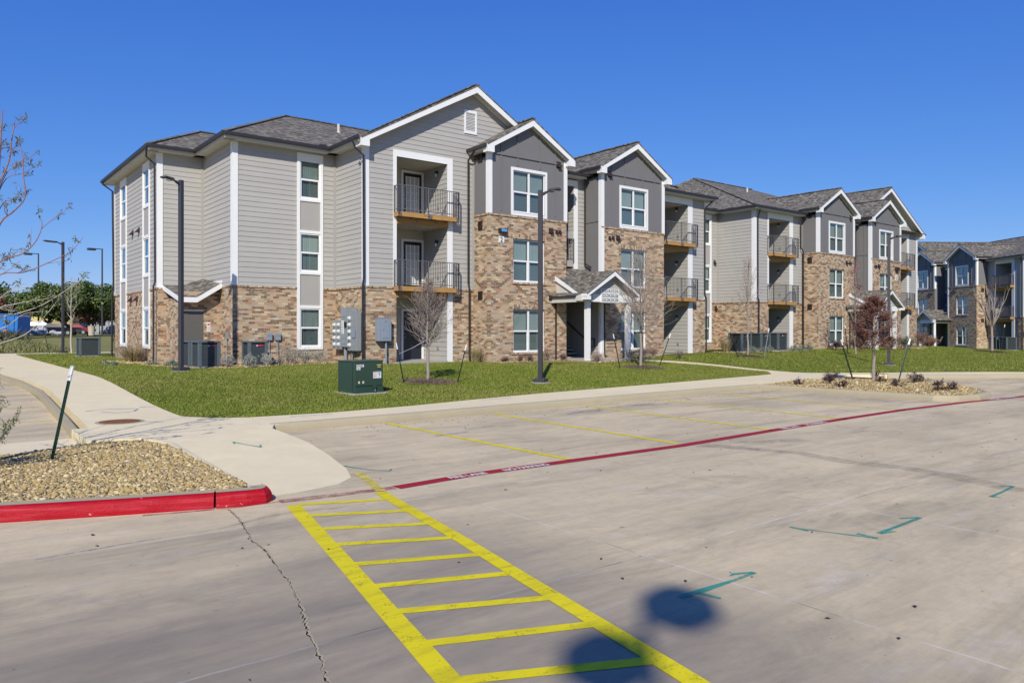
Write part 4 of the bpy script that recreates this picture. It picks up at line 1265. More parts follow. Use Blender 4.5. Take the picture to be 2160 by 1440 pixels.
# walks (about 0.15 m above the parking surface, falling to it at the ramp)
def W_h(x, y):
    if y < -11.6: return .155*ss((y+17.45)/5.6)
    return S_h(x, y)
walk = [(2.35, -11.65), (-2.7, -11.75), (-5.85, -11.85), (-8.8, -11.95), (-11.5, -12.05), (-13.3, -12.05), (-13.9, -12.1), (-14.12, -12.6), (-14.15, -14.3), (-14.3, -15.4), (-14.5, -16.4), (-14.7, -16.95), (-15.0, -17.22), (-15.5, -17.36), (-15.96, -17.4),
        (-15.98, -13.3), (-16.25, -12.6), (-16.7, -12.4), (-17.0, -12.3), (-17.0, -10.6), (-16.72, -10.5), (-16.6, -8.5), (-16.5, -3.5), (-16.7, -.8), (-17.05, 3.5), (-17.1, 24), (-17.1, 27), (6, 27), (6, 25), (-14.9, 25), (-14.9, -9.6), (-14.55, -10.25), (-13.9, -10.65),
        (-12.2, -10.86), (-10.2, -10.68), (-7.9, -10.25), (-5.5, -9.9), (.3, -9.42), (6.6, -8.84), (7.5, -8.76), (8.1, -8.3), (8.5, -7.9), (8.55, -5.1), (8.2, -4.1), (7.75, -3.1), (7.0, -2.0), (6.2, -1.75), (6.9, -.2), (7.9, -1.2), (8.9, -2.6), (9.3, -3.7), (9.5, -5), (9.4, -8.6), (9.7, -9.2), (11.9, -10.75),
        (15, -12.5), (18.4, -14.1), (24, -16.6), (40, -22), (70, -30), (70, -33), (40, -25.2), (24, -19.2), (17, -15.6), (13.3, -13.6), (10.8, -11.6), (9.4, -10.85), (7.6, -11.0), (5, -11.35)]
sheet('sidewalk', walk, W_h, 0, M['walk_concrete'], thick=.4, step=1.0, kind='structure')
# flush crossing strip on the left
sheet('crosswalk_pad', [(-60, -16), (-17.02, -12.95), (-17.02, -10.75), (-60, -10.9)], L_h, .012, M['walk_concrete'], thick=.05, step=2, kind='structure')
# rounded curb along the front of the walk
def curb(name, pts, hfn, mat, w=.15, h=.155, lip=.02, inset=0, label=None, cat=None):
    """pts run with the road on the right-hand side"""
    m = MB(); prof = [(-.035, -.1), (-.022, h*.25), (-.008, h*.6), (.008, h*.82), (.028, h*.95), (.055, h+.004), (w, h+.004), (w, -.1)]
    n = len(pts); rows = []
    for i, (x, y) in enumerate(pts):
        a = Vector(pts[max(i-1, 0)]); b = Vector(pts[min(i+1, n-1)]); d = (b-a).normalized(); nrm = Vector((-d.y, d.x))
        z = hfn(x, y); row = []
        for o, zz in prof: row.append((x+nrm.x*o, y+nrm.y*o, z+zz))
        rows.append(row)
    for i in range(n-1):
        for k in range(len(prof)-1):
            m.quad(rows[i][k], rows[i+1][k], rows[i+1][k+1], rows[i][k+1])
    m.quad(*reversed(rows[0])); m.quad(*rows[-1])
    return m.build(name, mat, None, smooth=True)
front = [(-13.95, -12.12), (-13.3, -12.12), (-11.5, -12.12), (-8.8, -12.02), (-5.85, -11.92), (-2.7, -11.82), (2.3, -11.72)]
o = curb('curb', front, L_h, M['curb_concrete']); o['kind'] = 'structure'
lc = [(-17.18, 27), (-17.16, 4), (-16.84, -.8), (-16.64, -3.5), (-16.74, -8.5), (-16.86, -10.5)]
o = curb('curb', list(reversed([(x, y) for x, y in lc])), L_h, M['curb_concrete']); o['kind'] = 'structure'
rc = [(10.9, -11.75), (13.4, -13.8), (17, -15.8), (24, -19.4), (40, -25.4)]
o = curb('curb', [(x, y) for x, y in rc], L_h, M['curb_concrete']); o['kind'] = 'structure'

# lawns
lawnA = [(-14.9, 24.9), (-14.9, -9.6), (-14.55, -10.25), (-13.9, -10.65), (-12.2, -10.86), (-10.2, -10.68), (-7.9, -10.25), (-5.5, -9.9), (.3, -9.42), (6.6, -8.84), (7.5, -8.76), (8.1, -8.3), (8.5, -7.9), (8.55, -5.1), (8.2, -4.1), (7.75, -3.1), (7.0, -2.0), (6.0, -1.3), (6.0, 24.9)]
lawnB = [(6.9, -.2), (7.9, -1.2), (8.9, -2.6), (9.3, -3.7), (9.5, -5), (9.4, -8.6), (9.7, -9.2), (11.9, -10.75), (15, -12.5), (18.4, -14.1), (24, -16.6), (40, -22), (70, -30), (110, -20), (110, 40), (43.2, 40), (43.2, 1), (6.9, 1)]
sheet('lawn', lawnA, S_h, .012, M['lawn'], thick=.1, step=1.0, kind='structure')
sheet('lawn', lawnB, S_h, .012, M['lawn'], thick=.1, step=1.5, kind='structure')

# painted markings ------------------------------------------------------------
def strip_mesh(m, pts, w, hfn, off):
    n = len(pts)
    L = []; R = []
    for i, (x, y) in enumerate(pts):
        a = Vector(pts[max(i-1, 0)]); b = Vector(pts[min(i+1, n-1)]); d = (b-a).normalized()
        ww = w[i] if hasattr(w, '__len__') else w
        L.append((x-d.y*ww/2, y+d.x*ww/2, hfn(x, y)+off)); R.append((x+d.y*ww/2, y-d.x*ww/2, hfn(x, y)+off))
    for i in range(n-1): m.quad(R[i], R[i+1], L[i+1], L[i])
def marking(name, pts, w, mat, off=.004, hfn=L_h):
    m = MB(); strip_mesh(m, pts, w, hfn, off); o = m.build(name, M[mat]); o['kind'] = 'structure'; return o
for i, (x0, x1) in enumerate(((-11.58, -11.55), (-8.82, -9.05), (-5.88, -6.28), (-3.15, -3.46), (-.35, -.6), )):
    marking('stall_line', [(x0, -12.2), ((x0+x1)/2, -15), (x1, -17.68)], .115, 'yellow_paint')
red = [(-14.55, -17.87), (-13.3, -17.76), (-11.6, -17.80), (-9.2, -17.86), (-6.4, -17.72), (-3.6, -17.60), (-.6, -17.54), (2.5, -17.66), (4.5, -17.85), (6.2, -18.0), (9, -18.6), (14, -20.4), (20, -23.2)]
marking('fire_lane_line', red, .205, 'red_paint')
marking('fire_lane_line', [(-15.95, -17.72), (-15.3, -17.80), (-14.57, -17.86)], .17, 'red_worn')
marking('fire_lane_line', [(-17.3, -17.46), (-16.5, -17.69), (-15.9, -17.73)], .06, 'red_worn', .003)
for (a, b) in (((12.0, -12.6), (10.0, -16.8)), ((9.0, -14.4), (7.55, -17.5)), ((14.95, -13.9), (13.6, -17.6)), ((17.9, -15.6), (16.8, -19.6))):
    marking('stall_line', [a, b], .1, 'yellow_worn')
for y in (-7.75, -5.45, -3.05, -.5): marking('stall_line', [(-22, y-.0), (-16.95, y+.06)], .1, 'yellow_worn')
# hatched crossing
XL = [(-15.90, -17.99), (-16.36, -20.25), (-16.84, -22.55), (-17.3, -24.8)]
XR = [(-14.83, -17.98), (-14.93, -18.55), (-15.22, -20.3), (-15.42, -21.35), (-15.72, -23.0), (-16.1, -25)]
marking('crosswalk_edge', XL, .15, 'yellow_paint', .005); marking('crosswalk_edge', XR, .14, 'yellow_paint', .005)
marking('crosswalk_edge', [(-14.50, -16.74), (-14.62, -17.3), (-14.80, -17.95)], .12, 'yellow_worn', .008)
def onl(P, y):
    for i in range(len(P)-1):
        if P[i][1] >= y >= P[i+1][1]:
            t = (P[i][1]-y)/(P[i][1]-P[i+1][1]); return P[i][0]+(P[i+1][0]-P[i][0])*t
    return P[-1][0]
bars = [(-18.03, -18.40-.0), (-18.52, -18.97), (-19.10, -19.55), (-19.68, -20.13), (-20.28, -20.72), (-20.86, -21.27), (-21.40, -21.84), (-22.0, -22.4), (-22.52, -23.0), (-23.1, -23.6)]
bars = [(-17.99, -18.36)]+[(l, r) for l, r in zip((-18.53, -19.10, -19.68, -20.30, -20.88, -21.43, -22.0, -22.53, -23.1), (-18.97, -19.56, -20.13, -20.71, -21.26, -21.86, -22.4, -23.0, -23.55))]
m = MB()
for l, r in bars:
    a = (onl(XL, l)+.07, l); b = (onl(XR, r)-.06, r)
    m = MB(); strip_mesh(m, [a, ((a[0]+b[0])/2, (a[1]+b[1])/2), b], .10, L_h, .004); o = m.build('crosswalk_bar', M['yellow_paint']); o['kind'] = 'structure'
# lettering in the red line
def ground_text(s, x, y, ang, size, mat='white_paint', sx=1.0, name='fire_lane_lettering'):
    o = text_mesh(name, s, size, M[mat], None, (x, y, L_h(x, y)+.009), (0, 0, ang), extrude=0, sx=sx); o['kind'] = 'structure'
for x, y, an in ((-13.74, -17.84, -.02), (-5.98, -17.76, .03), (3.95, -17.86, -.1)):
    ground_text('FIRE LANE', x, y-.01, an, .175, sx=.74)
    ground_text('NO PARKING', x+.88, y-(.02 if an < 0 else -.02), an, .175, sx=.74)
# utility locating marks in spray paint
def arrow(pts, mat='teal_paint', w=.03, hfn=L_h, head=.085, both=True):
    m = MB(); strip_mesh(m, pts, w, hfn, .006)
    for (p, q) in ((pts[0], pts[1]), (pts[-1], pts[-2])):
        d = (Vector(q)-Vector(p)).normalized()
        r = Matrix.Rotation(.55, 2) @ d
        strip_mesh(m, [p, (p[0]+r.x*head, p[1]+r.y*head)], w*.9, hfn, .0075)
    o = m.build('utility_mark', M[mat]); o['kind'] = 'structure'
def mark(strokes, mat='teal_paint', hfn=L_h):
    m = MB()
    for i, (pts, w) in enumerate(strokes): strip_mesh(m, pts, w, hfn, .006+.0012*i)
    o = m.build('utility_mark', M[mat]); o['kind'] = 'structure'
mark([([(-14.82, -22.44), (-14.6, -22.45), (-14.2, -22.46), (-13.91, -22.45)], [.05, .07, .035, .04]), ([(-13.92, -22.44), (-14.08, -22.37), (-14.14, -22.38)], [.035, .04, .01]), ([(-14.64, -22.46), (-14.61, -22.64)], [.05, .03])])
mark([([(-12.45, -21.85), (-12.35, -22.15), (-12.17, -22.58)], [.035, .02, .045]), ([(-12.45, -21.86), (-12.44, -22.04)], [.03, .04]), ([(-12.17, -22.57), (-12.17, -22.38)], [.03, .045])])
mark([([(-12.0, -22.5), (-11.6, -22.49), (-11.06, -22.47)], [.06, .04, .05]), ([(-11.07, -22.46), (-11.27, -22.36)], [.04, .035]), ([(-11.98, -22.51), (-11.8, -22.57)], [.05, .02])])
mark([([(-9.43, -22.54), (-9.0, -22.52), (-8.55, -22.48)], [.045, .035, .045]), ([(-8.56, -22.47), (-8.71, -22.38)], [.035, .03]), ([(-9.41, -22.55), (-9.38, -22.63)], [.04, .02])])
mark([([(-14.41, -16.12), (-14.36, -16.35), (-14.24, -16.69), (-14.07, -16.87)], [.05, .05, .03, .04]), ([(-14.08, -16.86), (-14.0, -16.75)], [.03, .02])])
mark([([(-15.16, -13.66), (-15.08, -13.94), (-14.93, -14.31)], [.05, .03, .05]), ([(-15.15, -13.67), (-15.2, -13.85)], [.04, .02]), ([(-14.94, -14.3), (-14.88, -14.12)], [.04, .02])], hfn=W_h)
mark([([(-8.93, -18.1), (-8.64, -18.63), (-8.35, -19.53), (-8.5, -20.3), (-8.35, -21.09), (-8.44, -21.71), (-8.8, -22.67)], [.1, .25, .3, .35, .3, .4, .3])], 'stain')
mark([([(-8.9, -18.0), (-8.5, -18.9)], [.5, .3]), ([(-8.2, -18.2), (-7.0, -18.8)], [.2, .35])], 'stain')
mark([([(-17.11, -18.53), (-16.74, -18.47), (-16.4, -18.33), (-15.98, -18.29), (-15.63, -18.39), (-15.23, -18.42)], [.02, .05, .07, .10, .08, .02])], 'stain')
mark([([(-18.36, -18.55), (-18.16, -18.53), (-17.93, -18.51), (-17.65, -18.49), (-17.36, -18.49)], [.01, .02, .025, .02, .01])], 'blue_chalk')
mark([([(-10.9, -14.0), (-10.2, -13.9), (-9.7, -14.1)], [.1, .35, .1]), ([(-7.2, -12.9), (-6.6, -13.1), (-6.2, -13.0)], [.15, .5, .2]), ([(-5.0, -12.8), (-4.2, -12.9)], [.3, .4])], 'stain')
mark([([(-12.9, -13.7), (-12.5, -13.65)], [.18, .1])], 'stain')
m = MB(); strip_mesh(m, [(-15.9, -9.9), (-15.6, -10.3), (-15.45, -10.5)], .03, S_h, .008); o = m.build('utility_mark', M['teal_paint']); o['kind'] = 'structure'
m = MB()
strip_mesh(m, [(-16.35, -7.7), (-15.9, -7.6), (-15.4, -7.75)], .07, S_h, .008); strip_mesh(m, [(-16.1, -8.0), (-15.85, -8.3), (-15.5, -8.2), (-15.35, -7.8)], .06, S_h, .009); strip_mesh(m, [(-15.25, -7.5), (-14.95, -7.6)], .08, S_h, .008)
strip_mesh(m, [(-13.2, -11.1), (-12.3, -11.15)], .05, S_h, .008); strip_mesh(m, [(-8, -10.55), (-7.0, -10.5)], .05, S_h, .008)
o = m.build('utility_mark', M['blue_paint']); o['kind'] = 'structure'
m = MB(); strip_mesh(m, [(-11.8, -14.4), (-11.0, -14.3)], .06, L_h, .007); strip_mesh(m, [(-7.6, -13.3), (-6.9, -13.1)], .06, L_h, .007); o = m.build('utility_mark', M['blue_paint']); o['kind'] = 'structure'
# the crack in the slab
rc_ = random.Random(4)
P = [(-16.52, -17.75), (-16.55, -18.1), (-16.62, -18.55), (-16.72, -19.0), (-16.75, -19.46), (-16.84, -20.0), (-16.9, -20.4), (-16.98, -20.74), (-17.08, -21.1), (-17.16, -21.36), (-17.26, -21.77), (-17.36, -22.1), (-17.5, -22.7), (-17.6, -23.3)]
pts = []; ws = []
for i in range(len(P)-1):
    for k in range(14):
        t = k/14; pts.append((P[i][0]+(P[i+1][0]-P[i][0])*t+rc_.gauss(0, .008), P[i][1]+(P[i+1][1]-P[i][1])*t)); ws.append(max(.0012, rc_.gauss(.006, .0045)))
m = MB(); strip_mesh(m, pts, ws, L_h, .0035); o = m.build('slab_crack', M['black']); o['kind'] = 'structure'
m = MB(); strip_mesh(m, [(x+.006, y) for x, y in pts], [w_*2.3+.01 for w_ in ws], L_h, .002); o = m.build('slab_crack_edge', M['curb_concrete']); o['kind'] = 'structure'
# manhole cover
t = MB(); cx, cy = -16.09, -9.87; zz = S_h(cx, cy)
t.cyl((cx, cy), .36, zz-.02, zz+.012, 40)
mh = t.build('manhole_cover', M['rust'], bevel=.003); tag(mh, 'round rusty iron manhole cover in the left walkway', 'manhole cover')
m = MB()
for k in range(-4, 5):
    ww = math.sqrt(max(0, .33**2-(k*.07)**2)); m.box(cx-ww, cy+k*.07-.01, zz+.0125, cx+ww, cy+k*.07+.01, zz+.017)
m.build('cover_ribs', M['rust'], mh)
m = MB()
for a in range(40):
    c0, s0, c1, s1 = math.cos(a*math.pi/20), math.sin(a*math.pi/20), math.cos((a+1)*math.pi/20), math.sin((a+1)*math.pi/20)
    m.quad((cx+.365*c0, cy+.365*s0, zz+.006), (cx+.43*c0, cy+.43*s0, zz+.004), (cx+.43*c1, cy+.43*s1, zz+.004), (cx+.365*c1, cy+.365*s1, zz+.006))
m.build('rim', M['curb_concrete'], mh)

# ---- gravel islands
def island_ring(outer, w):
    """inner polygon"""
    n = len(outer); res = []
    for i in range(n):
        a = Vector(outer[i-1]); b = Vector(outer[i]); c = Vector(outer[(i+1) % n])
        d1 = (b-a).normalized(); d2 = (c-b).normalized()
        n1 = Vector((-d1.y, d1.x)); n2 = Vector((-d2.y, d2.x)); nn = (n1+n2)
        nn = nn/max(.5, nn.dot(n1)) if nn.length > 1e-6 else n1
        res.append((b.x+nn.x*w, b.y+nn.y*w))
    return res
def stones(name, poly, hfn, off, n, size, mat, seed, hump=0, kind='stuff', label=None, flatness=.65, big=None):
    rng = np.random.default_rng(seed)
    xs = [p[0] for p in poly]; ys = [p[1] for p in poly]
    X = rng.uniform(min(xs), max(xs), n*3); Y = rng.uniform(min(ys), max(ys), n*3)
    k = inside(poly, X, Y); X = X[k][:n]; Y = Y[k][:n]; n = len(X)
    bm = bmesh.new(); bmesh.ops.create_icosphere(bm, subdivisions=1, radius=1)
    bv = np.array([v.co[:] for v in bm.verts]); bf = np.array([[v.index for v in f.verts] for f in bm.faces]); bm.free()
    s = size*np.exp(rng.normal(0, .38, n)); s = np.clip(s, size*.35, size*(big or 2.6))
    ax = np.stack([np.ones(n)*1.25, rng.uniform(.7, 1.0, n), rng.uniform(flatness*.7, flatness*1.2, n)], 1)*s[:, None]
    V = bv[None]*(1+rng.uniform(-.16, .16, (n, len(bv), 1)))*ax[:, None, :]
    a = rng.uniform(0, 6.28, n); ca, sa = np.cos(a), np.sin(a); tl = rng.normal(0, .35, n); ct, st = np.cos(tl), np.sin(tl)
    x = V[..., 0]*ct[:, None]-V[..., 2]*st[:, None]; z = V[..., 0]*st[:, None]+V[..., 2]*ct[:, None]; y = V[..., 1]
    x2 = x*ca[:, None]-y*sa[:, None]; y2 = x*sa[:, None]+y*ca[:, None]
    H = np.array([hfn(a_, b_) for a_, b_ in zip(X, Y)])
    V = np.stack([x2+X[:, None], y2+Y[:, None], z+(H+off+s*.12+rng.uniform(0, size*.6, n))[:, None]], 2)
    F = bf[None]+(np.arange(n)*len(bv))[:, None, None]
    o = np_mesh(name, V.reshape(-1, 3), F.reshape(-1, 3), M[mat]); o['kind'] = kind
    if label: o['label'] = label
    return o
# left island (foreground)
redline = [(-24.5, -15.2), (-21.0, -16.18), (-18.48, -16.88), (-17.54, -17.26), (-16.62, -17.58)]
redline2 = [(-16.60, -17.59), (-16.3, -17.68), (-16.1, -17.69), (-16.0, -17.6), (-15.97, -17.45)]
isl = [(-24.5, -15.2), (-21.0, -16.18), (-18.48, -16.88), (-17.54, -17.26), (-16.62, -17.58), (-16.3, -17.66), (-16.1, -17.66), (-16.0, -17.5), (-15.98, -13.3), (-16.25, -12.6), (-16.7, -12.4), (-17.1, -12.45), (-18.2, -12.95), (-20, -13.35), (-24.5, -13.6)]
o = curb('curb', redline, L_h, M['red_curb'], h=.15); o['kind'] = 'structure'
o = curb('curb', redline2, L_h, M['red_curb'], h=.15); o['kind'] = 'structure'
# bare concrete top of the curb
for pp in (redline, redline2):
    m = MB(); n = len(pp); q = []
    for i, (x, y) in enumerate(pp):
        a = Vector(pp[max(i-1, 0)]); b = Vector(pp[min(i+1, n-1)]); d = (b-a).normalized(); nr = Vector((-d.y, d.x))
        q.append(((x+nr.x*.055, y+nr.y*.055, L_h(x, y)+.158), (x+nr.x*.21, y+nr.y*.21, L_h(x, y)+.158), (x+nr.x*.21, y+nr.y*.21, .0)))
    for i in range(n-1): m.quad(q[i][0], q[i+1][0], q[i+1][1], q[i][1]); m.quad(q[i][1], q[i+1][1], q[i+1][2], q[i][2])
    o = m.build('curb_top', M['curb_concrete']); o['kind'] = 'structure'
o = curb('curb', [(-15.97, -17.42), (-15.97, -13.3), (-16.22, -12.58), (-16.68, -12.37)], W_h, M['walk_concrete'], w=.1, h=.02); o['kind'] = 'structure'
gi = [(-24.5, -14.95), (-21.0, -15.95), (-18.48, -16.62), (-17.54, -17.0), (-16.62, -17.34), (-16.25, -17.40), (-16.13, -17.2), (-16.08, -13.4), (-16.3, -12.72), (-16.75, -12.5), (-17.1, -12.55), (-18.2, -13.05), (-20, -13.45), (-24.5, -13.7)]
gh = lambda x, y: .125
sheet('gravel_bed', gi, gh, 0, M['gravel_ground'], thick=.3, step=.8, kind='structure')
gn = [p for p in gi]
near = [(-19.6, -13.3), (-19.6, -16.35), (-18.48, -16.62), (-17.54, -17.0), (-16.62, -17.34), (-16.25, -17.40), (-16.13, -17.2), (-16.08, -13.4), (-16.3, -12.72), (-16.75, -12.5), (-17.1, -12.55), (-18.2, -13.05)]
stones('river_gravel', near, gh, 0, 22000, .0148, 'river_stone', 3)
stones('loose_gravel', [(-16.15, -16.9), (-15.7, -16.9), (-15.8, -16.2), (-16.0, -16.2)], W_h, .0, 7, .02, 'river_stone', 5)
# right island
isr = [(2.4, -17.45), (3.6, -17.62), (4.9, -17.42), (5.6, -17.0), (6.6, -16.2), (7.6, -15.0), (8.35, -13.6), (8.3, -12.6), (7.6, -11.6), (6.0, -11.5), (2.4, -11.75)]
o = curb('curb', [(2.25, -11.75), (2.28, -14), (2.35, -17.0), (2.7, -17.5), (3.6, -17.68), (4.9, -17.5), (5.7, -17.05), (6.7, -16.2), (7.7, -15.0), (8.45, -13.6), (8.6, -12.4), (8.4, -11.4)], L_h, M['curb_concrete'], w=.17); o['kind'] = 'structure'
ir = [(2.42, -11.8), (2.45, -16.9), (2.75, -17.3), (3.6, -17.5), (4.85, -17.3), (5.55, -16.85), (6.5, -16.05), (7.5, -14.9), (8.25, -13.5), (8.4, -12.4), (7.9, -11.9), (5, -11.5)]
def hump(x, y): return .14+.10*ss(1-abs(x-5.2)/3.4)*ss(1-abs(y+14.3)/3.6)
sheet('gravel_bed', ir, hump, 0, M['gravel_ground'], thick=.3, step=.7, kind='structure')
stones('river_gravel', ir, hump, 0, 8500, .021, 'river_stone', 8)
# shrub beds against the building
for i, (poly, n) in enumerate((([(-12.3, 7.6), (-12.2, 5.2), (-11.5, 2.6), (-10.4, 1.5), (-8.6, 2.1), (-6.9, 2.7), (-5.4, 3.0), (-5.4, 3.8), (-9.5, 3.8), (-9.6, 7.6)], 2600), ([(-12.9, 11), (-12.6, 7.6), (-11.4, 7.7), (-11.4, 11.3)], 700),
                       ([(.0, -.05), (.1, -.75), (3.9, -.85), (4.1, -2.3), (7.3, -2.2), (8.2, -1.6), (7.4, -.1)], 1500), ([(16.3, .9), (16.2, -.6), (22.3, -1.1), (22.4, .9)], 900), ([(34, -.1), (33.4, -1.7), (36, -2.4), (38.5, -1.6), (38.3, .9)], 500))):
    sheet('shrub_bed', poly, S_h, .03, M['gravel_ground'], thick=.1, step=.8, kind='structure')
    stones('river_gravel', poly, S_h, .03, n, .022, 'river_stone', 20+i)

m = MB()
for (x0, y0, x1, y1) in ((-16.6, -7.0, -14.95, -7.0), (-16.8, -1.0, -14.95, -1.0), (-17, 5, -14.95, 5), (-17.0, 11, -14.95, 11), (-14.1, -12.35, -16.0, -12.35), (-8.8, -11.9, -8.8, -10.5), (-1, -11.7, -1, -9.6), (-14.15, -12.2, -13.9, -10.7)):
    strip_mesh(m, [(x0, y0), (x1, y1)], .012, W_h, .004)
o = m.build('walk_joints', M['stain']); o['kind'] = 'structure'
# dead leaves and specks blown along the curb
rl = random.Random(9); m = MB()
for k in range(260):
    if k < 150: x = rl.uniform(-13, 2); y = -12.2-abs(rl.gauss(0, .45))
    else: x = rl.uniform(-18, 2); y = rl.uniform(-24, -12.4)
    s_ = rl.uniform(.008, .028); a = rl.uniform(0, 3); z = L_h(x, y)+.006
    ca, sa = math.cos(a)*s_, math.sin(a)*s_
    m.quad((x-ca, y-sa, z), (x+sa*.6, y-ca*.6, z+.006), (x+ca, y+sa, z+.002), (x-sa*.6, y+ca*.6, z+.01))
o = m.build('leaf_litter', M['dark_twig']); o['kind'] = 'stuff'
# ------------------------------------------------------------------ vegetation
def grass(name, poly, n, h, seed, hfn=S_h, off=.01, w=.012, cam=(-19.1, -25.9), mat='grass', near=0):
    rng = np.random.default_rng(seed)
    xs = [p[0] for p in poly]; ys = [p[1] for p in poly]
    X = rng.uniform(min(xs), max(xs), n*3); Y = rng.uniform(min(ys), max(ys), n*3)
    k = inside(poly, X, Y)
    k &= ~((X > -11.4) & (Y > 7.6) & (X < 45)) & ~((X > -9.6) & (Y > 3.8) & (X < 45)) & ~((X > -5.3) & (Y > 1.1) & (X < 45)) & ~((X > 0) & (X < 38) & (Y > -.02)) & ~((X > 4.1) & (X < 7.2) & (Y > -1.85))
    X = X[k][:n]; Y = Y[k][:n]; n = len(X)
    H = np.array([hfn(a, b) for a, b in zip(X, Y)])+off
    hh = h*np.exp(rng.normal(0, .35, n)); ww = w*rng.uniform(.7, 1.5, n)
    a = rng.uniform(0, 6.28, n); lx, ly = rng.normal(0, .5, n)*hh, rng.normal(0, .5, n)*hh
    v0 = np.stack([X-np.cos(a)*ww, Y-np.sin(a)*ww, H], 1); v1 = np.stack([X+np.cos(a)*ww, Y+np.sin(a)*ww, H], 1)
    v2 = np.stack([X+lx, Y+ly, H+hh], 1)
    V = np.stack([v0, v1, v2], 1).reshape(-1, 3); F = np.arange(n*3).reshape(-1, 3)
    o = np_mesh(name, V, F, M[mat]); o['kind'] = 'stuff'
    return o
grass('grass', [p for p in lawnA if p[1] < 8]+[(6, -1.3), (6, 8), (-14.9, 8)], 230000, .033, 31, w=.009)
grass('grass', [(-14.9, 8), (-11.4, 8), (-11.4, 24.9), (-14.9, 24.9)], 22000, .035, 32, w=.014)
grass('grass', [(6.9, -.2), (7.9, -1.2), (8.9, -2.6), (9.3, -3.7), (9.5, -5), (9.4, -8.6), (9.7, -9.2), (11.9, -10.75), (15, -12.5), (18.4, -14.1), (30, -17), (50, -20), (50, 1), (6.9, 1)], 110000, .035, 33, w=.015)
# fringe of grass leaning over the walk edge
edge = [(-14.9, -9.4), (-14.55, -10.25), (-13.9, -10.65), (-12.2, -10.86), (-10.2, -10.68), (-7.9, -10.25), (-5.5, -9.9), (.3, -9.42), (6.6, -8.84)]
band = edge+[(x, y+.16) for x, y in reversed(edge)]
grass('grass', band, 9000, .045, 34, w=.008)

class TreeB:
    def __init__(s, seed): s.r = random.Random(seed); s.m = MB(); s.tips = []
    def limb(s, p, d, L, r0, r1, depth, nseg=5, n=5, up=.15, wob=.12, kids=(0, 0), kl=.5, ka=.7, start=.3):
        p = Vector(p); d = Vector(d).normalized(); pts = [p.copy()]; rad = [r0]
        R = s.r
        for i in range(nseg):
            d = (d+Vector((R.gauss(0, wob), R.gauss(0, wob), R.gauss(0, wob*.6)+up/nseg))).normalized()
            p = p+d*(L/nseg); pts.append(p.copy()); rad.append(r0+(r1-r0)*(i+1)/nseg)
        s.m.tube(pts, rad, n if depth > 0 else 3, cap=False)
        s.tips.append((pts[-1], d.copy(), depth))
        if depth > 0:
            k = R.randint(*kids)
            for j in range(k):
                t = start+(1-start)*(j+R.random()*.8)/k; t = min(t, .98)
                i = min(int(t*nseg), nseg-1); f = t*nseg-i
                q = pts[i].lerp(pts[i+1], f); dd = (pts[i+1]-pts[i]).normalized()
                ax = dd.orthogonal().normalized(); ax = Matrix.Rotation(R.uniform(0, 6.28), 3, dd) @ ax
                nd = (Matrix.Rotation(ka*R.uniform(.7, 1.3), 3, ax) @ dd)
                s.limb(q, nd, L*kl*R.uniform(.7, 1.2)*(1.15-.5*t), rad[i]*.55, max(.0035, rad[i]*.2), depth-1, max(3, nseg-1), n, up, wob, kids, kl, ka, .25)
        return pts, rad
def young_tree(name, loc, H, seed, label, cat='tree', bark='bark_light', r0=.045, z0=.36, nlat=34, crown=1.0, up=.35, la=1.0, profile=None, depth=1, kids=(4, 7), kl=.42, leaf=None, nleaf=0, leafsize=.03, group=None, lean=(0, 0), forks=0, wob=.12, leafdown=0, latr=.35):
    T = TreeB(seed); R = T.r
    x, y = loc; z = S_h(x, y)
    t = thing(name, label, cat, (x, y, z), 0, group)
    pts = [Vector((0, 0, -.1))]; rad = [r0*1.25]; ns = 14
    p = Vector((0, 0, 0)); 
    for i in range(ns+1):
        f = i/ns
        pts.append(Vector((lean[0]*f+R.gauss(0, .012*H/4), lean[1]*f+R.gauss(0, .012*H/4), f*H))); rad.append(max(.004, r0*(1-f)**.8+.003))
    T.m.tube(pts, rad, 8, cap=False); T.tips.append((pts[-1], Vector((0, 0, 1)), 0))
    prof = profile or (lambda f: math.sin(math.pi*min(1, f*.9+.12))**.8)
    for j in range(nlat):
        f = (j+R.random())/nlat; h = z0+(1-z0)*f*.97; k = min(int(h*ns), ns-1); q = pts[k+1].lerp(pts[min(k+2, ns+1)], h*ns-k)
        a = j*2.4+R.uniform(-.5, .5); L = crown*prof(f)*R.uniform(.7, 1.15)
        d = Vector((math.cos(a), math.sin(a), la*R.uniform(.6, 1.3)))
        T.limb(q, d, L, max(.008, rad[k+1]*latr), .004, depth, 6, 5, up, wob, kids, kl, .75, .2)
    T.m.build('trunk', M[bark], t, smooth=True)
    if leaf:
        m = MB(); tips = T.tips
        for i in range(nleaf):
            p, d, dp = R.choice(tips)
            c = p-d*R.uniform(0, .25)+Vector((R.gauss(0, .03), R.gauss(0, .03), R.gauss(0, .03)-R.random()*leafdown))
            s_ = leafsize*R.uniform(.6, 1.4)
            a_ = Vector((R.gauss(0, 1), R.gauss(0, 1), R.gauss(0, 1))).normalized(); b_ = a_.orthogonal().normalized()
            m.quad(c-a_*s_, c-b_*s_*.35, c+a_*s_, c+b_*s_*.35)
        m.build('foliage', M[leaf], t, uv=False)
    return t

